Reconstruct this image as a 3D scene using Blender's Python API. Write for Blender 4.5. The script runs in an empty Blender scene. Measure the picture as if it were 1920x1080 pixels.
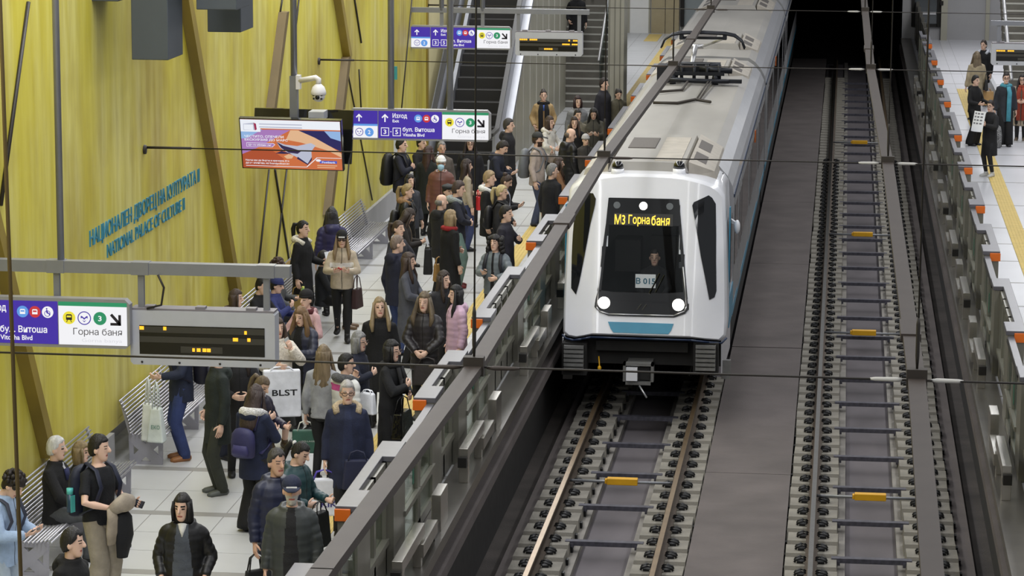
import bpy, bmesh, math, random
import numpy as np
from mathutils import Vector, Matrix, noise

random.seed(7)
SC = bpy.context.scene
COL = SC.collection
PI = math.pi

# ------------------------------------------------------------------ camera
# world: X across the tracks, Y along them (away from the camera), Z up, Z = 0 at the rail heads
FPX, TILT, VPX, VPY, CAMH = 5400.0, 0.025, 1593.0, -390.0, 9.25
_yc = np.array([(VPX - 960) / FPX, (VPY - 540) / FPX, 1.0]); _yc /= np.linalg.norm(_yc)
_xc = np.array([1.0, TILT, -(_yc[0] + TILT * _yc[1]) / _yc[2]]); _xc /= np.linalg.norm(_xc)
_zc = np.cross(_xc, _yc)
RW = np.stack([_xc, _yc, _zc], 1)
cam_data = bpy.data.cameras.new('camera')
cam = bpy.data.objects.new('camera', cam_data); COL.objects.link(cam)
cam_data.sensor_width = 36.0
cam_data.lens = 36.0 * FPX / 1920.0
cam_data.clip_start = 0.5; cam_data.clip_end = 400
_m = Matrix.Identity(4)
for _i in range(3):
    _m[_i][0] = RW[0, _i]; _m[_i][1] = -RW[1, _i]; _m[_i][2] = -RW[2, _i]
_m[2][3] = CAMH
cam.matrix_world = _m
SC.camera = cam
CAM = np.array([0, 0, CAMH])


def ray(px, py):
    return RW.T @ np.array([(px - 960) / FPX, (py - 540) / FPX, 1.0])


def onz(px, py, z):
    d = ray(px, py); return Vector(CAM + (z - CAMH) / d[2] * d)


def onx(px, py, x):
    d = ray(px, py); return Vector(CAM + x / d[0] * d)


def ony(px, py, y):
    d = ray(px, py); return Vector(CAM + y / d[1] * d)


# ------------------------------------------------------------------ light, exposure
w = bpy.data.worlds.new('world'); SC.world = w; w.use_nodes = True
w.node_tree.nodes['Background'].inputs[0].default_value = (0.92, 0.95, 1.0, 1)
w.node_tree.nodes['Background'].inputs[1].default_value = 0.26
SC.view_settings.view_transform = 'Standard'
SC.view_settings.look = 'None'
SC.view_settings.gamma = 1.0
SC.view_settings.exposure = 0.0
SC.view_settings.use_curve_mapping = False


def area(name, loc, sx, sy, power, color=(0.98, 0.985, 1.0), rot=(0, 0, 0)):
    l = bpy.data.lights.new(name, 'AREA'); l.shape = 'RECTANGLE'; l.size = sx; l.size_y = sy
    l.energy = power; l.color = color
    o = bpy.data.objects.new(name, l); o.location = loc; o.rotation_euler = rot; COL.objects.link(o)
    return o


# rows of ceiling lamps above the two platforms and one above the tracks
area('platform_lamp_row', (-7.2, 26, 10.6), 1.6, 34, 1600)
area('platform_lamp_row', (-7.2, 60, 10.6), 1.6, 34, 1600)
area('platform_lamp_row', (5.2, 30, 10.6), 1.6, 34, 1080)
area('platform_lamp_row', (5.2, 66, 10.6), 1.6, 40, 1600)
area('track_lamp_row', (-2.4, 34, 12.0), 1.0, 50, 800)
area('passage_lamp', (-6.6, 90, 5.5), 2.0, 12, 260)
area('passage_lamp', (4.5, 88, 5.5), 2.0, 12, 260)

# ------------------------------------------------------------------ materials
MATS = {}


def lin(c):
    return tuple(((v / 255) / 12.92 if v / 255 <= 0.04045 else ((v / 255 + 0.055) / 1.055) ** 2.4) for v in c)


def mat(name, rgb, rough=0.6, metal=0.0, var=0.12, scale=6.0, emit=None, estr=1.0, bump=0.0, bscale=40.0, stretch=(1, 1, 1), coat=0.0, alpha=None, var2=None):
    if name in MATS: return MATS[name]
    m = bpy.data.materials.new(name); m.use_nodes = True
    nt = m.node_tree; n = nt.nodes; L = nt.links
    b = n['Principled BSDF']
    c = lin(rgb)
    b.inputs['Roughness'].default_value = rough; b.inputs['Metallic'].default_value = metal
    if coat: b.inputs['Coat Weight'].default_value = coat
    if var > 0:
        tc = n.new('ShaderNodeTexCoord'); mp = n.new('ShaderNodeMapping'); mp.inputs['Scale'].default_value = stretch
        nz = n.new('ShaderNodeTexNoise'); nz.inputs['Scale'].default_value = scale; nz.inputs['Detail'].default_value = 4
        rp = n.new('ShaderNodeValToRGB')
        lo = tuple(max(0, v * (1 - var)) for v in c); hi = tuple(min(1, v * (1 + var)) for v in c)
        if var2: hi = lin(var2)
        rp.color_ramp.elements[0].position = 0.3; rp.color_ramp.elements[1].position = 0.7
        rp.color_ramp.elements[0].color = lo + (1,); rp.color_ramp.elements[1].color = hi + (1,)
        L.new(tc.outputs['Object'], mp.inputs[0]); L.new(mp.outputs[0], nz.inputs['Vector'])
        L.new(nz.outputs['Fac'], rp.inputs[0]); L.new(rp.outputs[0], b.inputs['Base Color'])
        if bump:
            nb = n.new('ShaderNodeTexNoise'); nb.inputs['Scale'].default_value = bscale; nb.inputs['Detail'].default_value = 3
            bp = n.new('ShaderNodeBump'); bp.inputs['Strength'].default_value = bump; bp.inputs['Distance'].default_value = 0.02
            L.new(mp.outputs[0], nb.inputs['Vector']); L.new(nb.outputs['Fac'], bp.inputs['Height']); L.new(bp.outputs[0], b.inputs['Normal'])
    else:
        b.inputs['Base Color'].default_value = c + (1,)
    if emit:
        b.inputs['Emission Color'].default_value = lin(emit) + (1,); b.inputs['Emission Strength'].default_value = estr
    MATS[name] = m
    return m


def glow(name, rgb, s=1.0):
    return mat(name, (10, 10, 10), 0.5, 0, 0, emit=rgb, estr=s)


def glass(name, tint, fac, rough=0.03):
    """thin glass: part see-through, part reflecting"""
    if name in MATS: return MATS[name]
    m = bpy.data.materials.new(name); m.use_nodes = True
    n = m.node_tree.nodes; L = m.node_tree.links
    n.remove(n['Principled BSDF'])
    t = n.new('ShaderNodeBsdfTransparent'); t.inputs[0].default_value = lin(tint) + (1,)
    g = n.new('ShaderNodeBsdfGlossy'); g.inputs['Roughness'].default_value = rough; g.inputs[0].default_value = (0.8, 0.85, 0.85, 1)
    fr = n.new('ShaderNodeLayerWeight'); fr.inputs[0].default_value = 0.35
    mm = n.new('ShaderNodeMath'); mm.operation = 'MULTIPLY_ADD'; mm.inputs[1].default_value = 0.5; mm.inputs[2].default_value = fac
    L.new(fr.outputs['Fresnel'], mm.inputs[0])
    mx = n.new('ShaderNodeMixShader'); L.new(mm.outputs[0], mx.inputs[0]); L.new(t.outputs[0], mx.inputs[1]); L.new(g.outputs[0], mx.inputs[2])
    L.new(mx.outputs[0], n['Material Output'].inputs[0])
    MATS[name] = m
    return m


def cloth(rgb, rough=0.85, var=0.18):
    g = sum(rgb) / 3; rgb = tuple(int((c * .78 + g * .22) * (.86 if g < 110 else .97)) for c in rgb)
    return mat('cloth_%d_%d_%d_%d' % (*rgb, int(rough * 100)), rgb, rough, 0, var, 9.0, bump=0.25, bscale=60)


# ------------------------------------------------------------------ mesh helpers
class MB:
    def __init__(s):
        s.v = []; s.f = []; s.mi = []; s.sm = []

    def add(s, vs, fs, mi=0, smooth=False):
        k = len(s.v)
        s.v.extend([tuple(p) for p in vs])
        for f in fs:
            s.f.append(tuple(i + k for i in f)); s.mi.append(mi); s.sm.append(smooth)
        return s

    def box(s, x0, x1, y0, y1, z0, z1, mi=0):
        if x0 > x1: x0, x1 = x1, x0
        if y0 > y1: y0, y1 = y1, y0
        if z0 > z1: z0, z1 = z1, z0
        v = [(x0, y0, z0), (x1, y0, z0), (x1, y1, z0), (x0, y1, z0), (x0, y0, z1), (x1, y0, z1), (x1, y1, z1), (x0, y1, z1)]
        return s.add(v, [(3, 2, 1, 0), (4, 5, 6, 7), (0, 1, 5, 4), (1, 2, 6, 5), (2, 3, 7, 6), (3, 0, 4, 7)], mi)

    def hexa(s, v, mi=0):
        """8 corners: bottom ring then top ring, counter-clockwise seen from above"""
        return s.add(v, [(3, 2, 1, 0), (4, 5, 6, 7), (0, 1, 5, 4), (1, 2, 6, 5), (2, 3, 7, 6), (3, 0, 4, 7)], mi)

    def bar(s, p, q, w, h, mi=0, up=(0, 0, 1)):
        p = Vector(p); q = Vector(q); t = (q - p).normalized(); up = Vector(up)
        if abs(t.dot(up)) > 0.99: up = Vector((1, 0, 0))
        a = t.cross(up).normalized(); b = a.cross(t).normalized()
        a *= w / 2; b *= h / 2
        v = [p - a - b, p + a - b, q + a - b, q - a - b, p - a + b, p + a + b, q + a + b, q - a + b]
        return s.hexa(v, mi)

    def loft(s, pts, rads, n=10, ref=(1, 0, 0), mi=0, smooth=True, cap=True, dome=False):
        """tube through pts; rads: r or (a along ref, b)"""
        pts = [Vector(p) for p in pts]; ref = Vector(ref)
        rads = [(r, r) if not isinstance(r, (tuple, list)) else r for r in rads]
        if dome:
            t0 = (pts[0] - pts[1]).normalized(); t1 = (pts[-1] - pts[-2]).normalized()
            r0, r1 = rads[0], rads[-1]; m0 = min(r0) * 0.75; m1 = min(r1) * 0.75
            pts = [pts[0] + t0 * m0, pts[0] + t0 * m0 * 0.6] + pts + [pts[-1] + t1 * m1 * 0.6, pts[-1] + t1 * m1]
            rads = [(r0[0] * .3, r0[1] * .3), (r0[0] * .75, r0[1] * .75)] + rads + [(r1[0] * .75, r1[1] * .75), (r1[0] * .3, r1[1] * .3)]
        vs = []; m = len(pts)
        for i, p in enumerate(pts):
            t = (pts[min(i + 1, m - 1)] - pts[max(i - 1, 0)])
            t = t.normalized() if t.length > 1e-9 else Vector((0, 0, 1))
            u = ref - t * ref.dot(t)
            if u.length < 1e-3: u = Vector((0, 1, 0)) - t * t.y
            u.normalize(); v = t.cross(u)
            for k in range(n):
                a = 2 * PI * k / n
                vs.append(p + u * (rads[i][0] * math.cos(a)) + v * (rads[i][1] * math.sin(a)))
        fs = []
        for i in range(m - 1):
            for k in range(n):
                k2 = (k + 1) % n
                fs.append((i * n + k, i * n + k2, (i + 1) * n + k2, (i + 1) * n + k))
        if cap:
            fs.append(tuple(range(n - 1, -1, -1))); fs.append(tuple((m - 1) * n + k for k in range(n)))
        return s.add(vs, fs, mi, smooth)

    def tube(s, p, q, r, n=8, mi=0):
        return s.loft([p, q], [r, r], n, mi=mi)

    def ell(s, c, r, nu=12, nv=8, mi=0, zmin=None, zmax=None, ymin=None):
        vs = []; fs = []
        for j in range(nv + 1):
            ph = -PI / 2 + PI * j / nv
            for i in range(nu):
                th = 2 * PI * i / nu
                z = r[2] * math.sin(ph); y = r[1] * math.cos(ph) * math.sin(th)
                if zmin is not None: z = max(z, zmin)
                if zmax is not None: z = min(z, zmax)
                if ymin is not None: y = max(y, ymin)
                vs.append((c[0] + r[0] * math.cos(ph) * math.cos(th), c[1] + y, c[2] + z))
        for j in range(nv):
            for i in range(nu):
                i2 = (i + 1) % nu
                fs.append((j * nu + i, j * nu + i2, (j + 1) * nu + i2, (j + 1) * nu + i))
        return s.add(vs, fs, mi, True)

    def prism(s, poly, fn, d0, d1, mi=0, smooth=False):
        """poly: 2D points counter-clockwise; fn(u, v, d) -> 3D"""
        k = len(poly)
        vs = [fn(u, v, d0) for u, v in poly] + [fn(u, v, d1) for u, v in poly]
        fs = [tuple(range(k - 1, -1, -1)), tuple(range(k, 2 * k))]
        for i in range(k):
            j = (i + 1) % k; fs.append((i, j, k + j, k + i))
        return s.add(vs, fs, mi, smooth)

    def xform(s, M, start=0):
        for i in range(start, len(s.v)):
            s.v[i] = tuple(M @ Vector(s.v[i]))
        return s

    def mesh(s, name, mats):
        me = bpy.data.meshes.new(name); me.from_pydata(s.v, [], s.f)
        for m in mats: me.materials.append(m)
        if len(mats) > 1: me.polygons.foreach_set('material_index', s.mi)
        me.polygons.foreach_set('use_smooth', s.sm)
        bm = bmesh.new(); bm.from_mesh(me); bmesh.ops.recalc_face_normals(bm, faces=bm.faces); bm.to_mesh(me); bm.free()
        me.update(); return me

    def build(s, name, mats, parent=None, local=False, bevel=0.0, kind=None):
        """verts are world coordinates unless local; a top-level mesh gets its origin at its base"""
        if not isinstance(mats, (list, tuple)): mats = [mats]
        if parent is None and not local:
            a = np.array(s.v); lo = a.min(0); hi = a.max(0)
            c = Vector(((lo[0] + hi[0]) / 2, (lo[1] + hi[1]) / 2, lo[2]))
            s.v = [tuple(p) for p in (a - np.array(c))]
        else:
            c = Vector((0, 0, 0))
        o = bpy.data.objects.new(name, s.mesh(name, mats)); COL.objects.link(o)
        o.location = c
        if parent is not None:
            o.parent = parent
            if not local: o.matrix_parent_inverse = base_inv(parent)
        if bevel:
            md = o.modifiers.new('bevel', 'BEVEL'); md.width = bevel; md.segments = 2; md.limit_method = 'ANGLE'
        if kind: o['kind'] = kind
        return o


def basis(o):
    m = Matrix.LocRotScale(o.location, o.rotation_euler, o.scale)
    if o.parent: return basis(o.parent) @ o.matrix_parent_inverse @ m
    return m


def base_inv(o):
    return basis(o).inverted()


def tag(o, label, cat, group=None, kind=None):
    o['label'] = label; o['category'] = cat
    if group: o['group'] = group
    if kind: o['kind'] = kind
    return o


def thing(name, label, cat, loc=(0, 0, 0), rz=0.0, group=None):
    o = bpy.data.objects.new(name, None); o.empty_display_size = 0.2; COL.objects.link(o)
    o.location = loc; o.rotation_euler = (0, 0, rz)
    return tag(o, label, cat, group)


def dup(o, delta, label=None, parent=None):
    c = o.copy(); COL.objects.link(c)
    if parent is None:
        c.location = o.location + Vector(delta)
        if label: c['label'] = label
    else:
        c.parent = parent
    for ch in list(o.children): dup(ch, delta, None, c)
    return c


_TXT = {}


def text_geo(s, bold=False):
    if 'н' in s and (s, bold) not in _TXT:      # this letter is laid out from three bars
        vs, fs, x = [], [], 0.0
        for ch in s:
            if ch == ' ': x += .27; continue
            if ch == 'н':
                e = .018 if bold else 0
                q = []; g = []
                for (a, c, d, f) in ((0 - e, .085 + e, 0 - e, .54 + e), (.35 - e, .435 + e, 0 - e, .54 + e), (.085, .35, .24 - e, .32 + e)):
                    k = len(q); q += [(a, d, 0), (c, d, 0), (c, f, 0), (a, f, 0)]; g.append((k, k + 1, k + 2, k + 3))
            else:
                q, g = text_geo(ch, bold); lo = min(p[0] for p in q); q = [(p[0] - lo, p[1], 0) for p in q]
            k = len(vs); vs += [(p[0] + x, p[1], 0) for p in q]; fs += [tuple(i + k for i in f) for f in g]
            x += max(p[0] for p in q) + .085
        _TXT[(s, bold)] = (vs, fs)
    if (s, bold) not in _TXT:
        cu = bpy.data.curves.new('lettering', 'FONT'); cu.body = s; cu.resolution_u = 3
        if bold: cu.offset = 0.018
        o = bpy.data.objects.new('lettering', cu); COL.objects.link(o)
        dg = bpy.context.evaluated_depsgraph_get()
        me = bpy.data.meshes.new_from_object(o.evaluated_get(dg))
        vs = [tuple(v.co) for v in me.vertices]; fs = [tuple(p.vertices) for p in me.polygons]
        bpy.data.objects.remove(o); bpy.data.curves.remove(cu); bpy.data.meshes.remove(me)
        _TXT[(s, bold)] = (vs, fs)
    return _TXT[(s, bold)]


def put_text(mb, s, x0, x1, z0, z1, fn, mi=0, bold=True):
    """fit the lettering's outline into the rectangle, fn(u, v) -> 3D"""
    vs, fs = text_geo(s, bold)
    a = np.array(vs); lo = a.min(0); hi = a.max(0)
    q = [fn(x0 + (p[0] - lo[0]) / (hi[0] - lo[0]) * (x1 - x0), z0 + (p[1] - lo[1]) / (hi[1] - lo[1]) * (z1 - z0)) for p in vs]
    mb.add(q, fs, mi)


def disc(mb, cx, cz, r, fn, mi=0, n=20, r0=0.0):
    if r0 <= 0:
        mb.add([fn(cx + r * math.cos(2 * PI * k / n), cz + r * math.sin(2 * PI * k / n)) for k in range(n)], [tuple(range(n))], mi)
    else:
        vs = [fn(cx + q * math.cos(2 * PI * k / n), cz + q * math.sin(2 * PI * k / n)) for q in (r, r0) for k in range(n)]
        mb.add(vs, [(k, (k + 1) % n, n + (k + 1) % n, n + k) for k in range(n)], mi)


def poly(mb, pts, fn, mi=0):
    mb.add([fn(u, v) for u, v in pts], [tuple(range(len(pts)))], mi)

# ------------------------------------------------------------------ setting: platforms, track bed, walls
ZP = 1.05
M_floor = mat('granite_tiles', (197, 198, 199), 0.35, 0, 0.05, 1.2)
M_floor2 = mat('granite_pale', (212, 212, 217), 0.32, 0, 0.03, 1.0)
M_band = mat('granite_band', (150, 148, 146), 0.4, 0, 0.06, 3)
M_tact = mat('tactile_yellow', (214, 188, 112), 0.7, 0, 0.08, 5)
M_bed = mat('track_bed', (62, 57, 54), 0.9, 0, 0.35, 1.6, bump=0.3)
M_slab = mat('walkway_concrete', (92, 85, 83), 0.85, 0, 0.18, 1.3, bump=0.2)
M_trough = mat('trough_concrete', (92, 87, 90), 0.85, 0, 0.18, 1.5, stretch=(1, .4, 1))
M_ledge = mat('ledge_concrete', (128, 124, 118), 0.9, 0, 0.2, 3)
M_block = mat('sleeper_concrete', (126, 122, 113), 0.9, 0, 0.2, 2.5, bump=0.3)
M_clip = mat('clip_black', (26, 26, 27), 0.5, 0.3, 0)
M_railtop = mat('rail_polished', (190, 186, 178), 0.22, 1.0, 0.05)
M_railbr = mat('rail_brown', (150, 128, 100), 0.32, 0.8, 0.1)
M_railside = mat('rail_rust', (78, 66, 54), 0.7, 0.4, 0.2, 8)
M_tie = mat('tie_steel', (74, 73, 82), 0.6, 0.3, 0.35, 14)
M_ybox = mat('box_yellow', (214, 160, 20), 0.5, 0, 0.08)
M_rod = mat('rod_grey', (140, 142, 146), 0.5, 0.6, 0.05)
M_tunnel_dark = mat('tunnel_darkness', (9, 9, 10), 0.95, 0, 0)  # darkness of the tunnel put into a near-black surface colour
M_edge_shade = mat('edge_shade', (44, 42, 41), 0.8, 0, 0.2)  # shade below the sills put into the wall colour


def floor_mesh(name, x0, x1, y0, y1, bands, bw, xs, gap, m0, m1, jx=0.006):
    """tiles laid as slabs: rows between the cross bands, each row cut by narrow joints"""
    b = MB()
    ys = [y0] + [y for y in bands if y0 < y < y1] + [y1]
    cuts = [x0] + [x for x in xs if x0 < x < x1] + [x1]
    b.box(x0, x1, y0, y1, ZP - 0.9, ZP - 0.004, 1)
    for i in range(len(ys) - 1):
        a = ys[i] + (bw if i else 0); c = ys[i + 1]
        if i: b.box(x0, x1, ys[i] + .003, ys[i] + bw - .003, ZP - .05, ZP, 1)
        rows = max(1, round((c - a) / gap)); h = (c - a) / rows
        for r in range(rows):
            for k in range(len(cuts) - 1):
                b.box(cuts[k] + jx, cuts[k + 1] - jx, a + r * h + jx, a + (r + 1) * h - jx, ZP - .05, ZP, 0)
    return b.build(name, [m0, m1], kind='structure')


bandsL = [23.9, 26.3, 28.9, 31.4, 33.55, 36.2, 38.7, 41.05, 43.45, 46.5, 49, 51.5, 54, 56.5, 59.0, 62, 65, 68, 71, 74]
floor_mesh('floor_left', -9.35, -4.5, 14, 100, bandsL, 0.17, [-8.6, -7.75, -6.9, -6.05, -5.2], 0.8, M_floor, M_band)
bandsR = [y - 0.05 for y in (32.2, 34.5, 36.9, 39.4, 41.8, 44.1, 46.6, 48.9, 51.2, 53.2, 55.2, 58.3, 61.8, 64.3, 66.6, 69.2, 71.5, 74.75, 77.35, 80.3, 83, 86)]
floor_mesh('floor_right', 2.14, 7.2, 30, 100, bandsR, 0.09, [3.19, 3.5, 5.4], 3.0, M_floor2, M_band, 0.004)
b = MB(); b.box(-5.86, -5.55, 14, 97, ZP, ZP + .006)
for k in range(5): b.box(-5.84 + k * .06, -5.81 + k * .06, 14, 97, ZP + .006, ZP + .011)
tag(b.build('tactile_strip', M_tact), 'yellow ribbed tactile strip along the crowded platform', 'tactile paving')
b = MB(); b.box(3.19, 3.5, 30, 81.5, ZP, ZP + .006)
for k in range(5): b.box(3.2 + k * .06, 3.23 + k * .06, 30, 81.5, ZP + .006, ZP + .011)
tag(b.build('tactile_strip', M_tact), 'yellow ribbed tactile strip on the nearly empty right platform', 'tactile paving')
b = MB(); b.box(-6.6, -6.15, 95.6, 98.4, ZP, ZP + .008)
tag(b.build('tactile_strip', M_tact), 'yellow tactile square before the lift at the far end', 'tactile paving')

b = MB(); b.box(-4.5, 2.14, 14, 104, -0.75, -0.47, 0)
b.build('floor_trackbed', M_bed, kind='structure')
b = MB()
for (a, c) in ((15, 22.4), (22.42, 30.7), (30.72, 39.6), (39.62, 48.97), (49.03, 58), (58.02, 67), (67.02, 104)):
    b.box(-1.778, -0.585, a, c, -0.47, -0.205)
b.build('walkway_slab', M_slab, kind='structure')
b = MB()
for x0, x1 in ((-4.12, -3.94), (1.6, 1.8)): b.box(x0, x1, 14, 104, -.47, -.33, 0)
b.build('ledge_trim', M_slab, kind='structure')
b = MB()
for x0 in (-2.87, 0.51):
    b.box(x0 - .33, x0 + .33, 14, 104, -.47, -.43, 1)
    for s in (-1, 1):
        b.box(x0 + s * .33, x0 + s * .45, 14, 104, -.47, -.335, 0)
        b.box(x0 + s * .45, x0 + s * 1.07, 14, 104, -.47, -.40, 1)
b.build('track_trough', [M_ledge, M_trough], kind='structure')

# platform edge walls under the sills
MX = lambda x: -2.36 - x          # mirror of the left platform edge on the right one
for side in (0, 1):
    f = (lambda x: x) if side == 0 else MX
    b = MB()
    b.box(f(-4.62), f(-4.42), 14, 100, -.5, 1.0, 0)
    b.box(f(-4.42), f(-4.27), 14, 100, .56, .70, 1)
    b.build('wall_platform_edge', [M_edge_shade, M_slab], kind='structure')

# rails
RAILX = (-3.62, -2.12, -0.24, 1.26)
prof = [(-.075, -.172), (.075, -.172), (.075, -.158), (.012, -.14), (.012, -.045), (.036, -.035), (.036, -.004), (.03, 0), (-.03, 0), (-.036, -.004), (-.036, -.035), (-.012, -.045), (-.012, -.14), (-.075, -.158)]
RN = ['inner rail of the train track, next to the crowded platform', 'brownish rail of the train track beside the central walkway',
      'bright polished rail of the empty track beside the central walkway', 'rail of the empty track partly under the overhead conductor bar']
for x, nm in zip(RAILX, RN):
    o = thing('track_rail', nm, 'rail', (x, 14, -.172))
    b = MB(); b.prism(prof, lambda u, v, d, x=x: (x + u, d, v), 14, 103); b.build('rail_profile', M_railside, o)
    b = MB(); b.box(x - .03, x + .03, 14, 103, .0005, .003); b.build('running_surface', M_railtop if x == -0.24 else M_railbr, o)

# sleeper blocks with spring clips
bb = MB()
bb.hexa([(-.335, -.295, -.19), (.335, -.295, -.19), (.335, .285, -.19), (-.335, .285, -.19), (-.32, -.215, 0), (.32, -.215, 0), (.32, .25, -.012), (-.32, .25, -.012)])
bb.box(-.09, .09, -.11, .11, 0, .018)
blk_me = bb.mesh('sleeper_block', [M_block])
cb = MB()
for dy in (-.05, .05):
    cb.loft([(0, dy, .01), (.03, dy, .05), (.08, dy, .058), (.135, dy, .035), (.15, dy, .005)], [.016, .016, .017, .016, .014], 6)
cb.box(-.01, .12, -.085, .085, 0, .026)
clip_me = cb.mesh('rail_clip', [M_clip])
lug = MB(); lug.box(.325, .36, -.05, .05, -.15, -.07); lug_me = lug.mesh('side_lug', [M_clip])
GL = ['concrete sleeper blocks of the train track', 'concrete sleeper blocks of the empty track']
BL = ['grey concrete block with black clips under the platform-side rail before the train',
      'grey concrete block with black clips under the walkway-side rail before the train',
      'grey concrete block with black clips under the bright rail of the empty track',
      'grey concrete block under the farther rail of the empty track']
for ri, x in enumerate(RAILX):
    y = 33.68 - 0.62 * 1
    ymax = 46.5 if ri < 2 else 97
    first = None
    while y < ymax:
        o = bpy.data.objects.new('sleeper_block', blk_me); COL.objects.link(o)
        o.location = (x + random.uniform(-.01, .01), y, -.19); o.rotation_euler = (0, 0, random.uniform(-.012, .012))
        tag(o, BL[ri], 'sleeper', GL[ri // 2] if False else BL[ri].replace('grey concrete block', 'concrete blocks'))
        if y < 75:
            for s in (0, 1):
                c = bpy.data.objects.new('rail_clip', clip_me); COL.objects.link(c); c.parent = o
                c.location = (.05 * (1 if s == 0 else -1), 0, .0); c.rotation_euler = (0, 0, 0 if s == 0 else PI)
            inner = 1 if ri % 2 == 0 else -1
            if y < 60:
                c = bpy.data.objects.new('side_lug', lug_me); COL.objects.link(c); c.parent = o
                c.rotation_euler = (0, 0, 0 if ri in (0, 1, 3) else PI)
        y += 0.62

tb = MB(); tb.box(-.5, .5, -.055, .055, -.03, .03); tb.box(-.47, -.39, -.07, .07, -.06, .0); tb.box(.39, .47, -.07, .07, -.06, .0)
tie_me = tb.mesh('tie_bar', [M_tie])
for x0, ya, yb, lab in ((-2.87, 35.56 - 1.88, 46, 'dark steel tie bar across the trough before the train'), (0.51, 35.17 - 1.88, 96, 'dark steel tie bar across the trough of the empty track')):
    y = ya
    while y < yb:
        o = bpy.data.objects.new('tie_bar', tie_me); COL.objects.link(o); o.location = (x0, y, -.215)
        tag(o, lab, 'tie bar', lab.replace('bar', 'bars')); y += 1.88
for (px, py, x0, lab) in ((1167, 899, -2.87, 'yellow box on a grey rod before the train'), (1632, 928, .51, 'yellow box on a grey rod, lowest in the empty track'),
                          (1620, 621, .51, 'yellow box on a rod, second from the bottom of the empty track'), (1618, 437, .51, 'yellow box on a rod, third from the bottom of the empty track'),
                          (1612, 265, .51, 'yellow box on a rod, farthest in the empty track')):
    p = onz(px, py, -.06)
    o = thing('track_magnet', lab, 'track equipment', (x0, p.y, -.13))
    b = MB(); b.box(p.x - .21, p.x + .21, p.y - .06, p.y + .06, -.13, -.04); b.box(p.x - .24, p.x - .21, p.y - .045, p.y + .045, -.12, -.055); b.build('yellow_box', M_ybox, o, bevel=.008)
    b = MB(); b.tube((x0 - .72, p.y + .02, -.10), (x0 + .72, p.y + .02, -.10), .02); b.build('rod', M_rod, o)

# joint strip of the walkway slab
# tunnel mouth
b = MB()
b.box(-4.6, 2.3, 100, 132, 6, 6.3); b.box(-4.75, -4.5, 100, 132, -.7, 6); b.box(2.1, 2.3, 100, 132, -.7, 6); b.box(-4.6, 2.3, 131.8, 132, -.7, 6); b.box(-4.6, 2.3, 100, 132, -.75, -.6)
b.build('wall_tunnel', M_tunnel_dark, kind='structure')
b = MB(); b.box(-4.55, 2.2, 86, 104, 5.4, 5.8); b.build('ceiling_tunnel_mouth', M_tunnel_dark, kind='structure')

# ---------------- yellow wall on the left
def wall_mat():
    m = bpy.data.materials.new('yellow_plaster'); m.use_nodes = True
    n = m.node_tree.nodes; L = m.node_tree.links; bs = n['Principled BSDF']; bs.inputs['Roughness'].default_value = 0.5
    tc = n.new('ShaderNodeTexCoord'); last = None
    cols = [(lin((202, 188, 54)), lin((213, 201, 76))), (lin((189, 176, 82)), lin((219, 211, 130)))]
    facs = []
    for sc, st, det in ((1.0, (1, 1.2, .28), 5), (1.0, (1, 4.5, .55), 5), (1.0, (1, .4, .3), 4)):
        mp = n.new('ShaderNodeMapping'); mp.inputs['Scale'].default_value = st; L.new(tc.outputs['Object'], mp.inputs[0])
        nz = n.new('ShaderNodeTexNoise'); nz.inputs['Scale'].default_value = sc; nz.inputs['Detail'].default_value = det; nz.inputs['Roughness'].default_value = .6
        L.new(mp.outputs[0], nz.inputs['Vector']); facs.append(nz.outputs['Fac'])
    def ramp(f, a, c, p0=.35, p1=.65):
        r = n.new('ShaderNodeValToRGB'); r.color_ramp.elements[0].position = p0; r.color_ramp.elements[1].position = p1
        r.color_ramp.elements[0].color = a + (1,); r.color_ramp.elements[1].color = c + (1,); L.new(f, r.inputs[0]); return r.outputs[0]
    a = ramp(facs[1], *cols[0]); c = ramp(facs[1], *cols[1])
    mx = n.new('ShaderNodeMix'); mx.data_type = 'RGBA'
    f = ramp(facs[0], (0, 0, 0), (1, 1, 1), .4, .66)
    L.new(f, mx.inputs[0]); L.new(a, mx.inputs[6]); L.new(c, mx.inputs[7])
    mx2 = n.new('ShaderNodeMix'); mx2.data_type = 'RGBA'; mx2.blend_type = 'MULTIPLY'; mx2.inputs[0].default_value = .85
    g = ramp(facs[2], lin((204, 192, 166)), (1, 1, 1), .35, .55)
    L.new(mx.outputs[2], mx2.inputs[6]); L.new(g, mx2.inputs[7])
    L.new(mx2.outputs[2], bs.inputs['Base Color'])
    return m


M_wall = wall_mat()
M_plinth = mat('plinth_grey', (150, 149, 150), 0.5, 0, 0.06, 2)
M_rib_shade = mat('rib_shade', (140, 120, 42), 0.5, 0, 0.15, 2.5, stretch=(1, 1, .3))  # wall yellow darkened: shade on the ribs put into their colour
M_ribbr = mat('rib_brown', (104, 86, 46), 0.55, 0, 0.15, 2.5, stretch=(1, 1, .3))
M_rodb = mat('rod_black', (38, 33, 27), 0.5, 0, 0)
M_teal = mat('letter_teal', (52, 132, 158), 0.5, 0, 0)
M_seam = mat('seam_black', (35, 33, 31), .9, 0, 0)
WX = -8.75
b = MB(); b.box(WX - .4, WX, 14, 60.4, 1.52, 11.5); b.build('wall_left', M_wall, kind='structure')
b = MB()
for a, c in ((14, 28.3), (32.35, 33.45), (38.3, 39.3), (45.2, 47.3), (51.9, 60.4)): b.box(WX - .4, WX + .06, a, c, ZP, 1.52)
b.box(WX - .75, WX - .4, 14, 60.4, ZP, 1.52)
b.build('baseboard_left', M_plinth, kind='structure')


def on_wall(px, py): return onx(px, py, WX)


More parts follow.
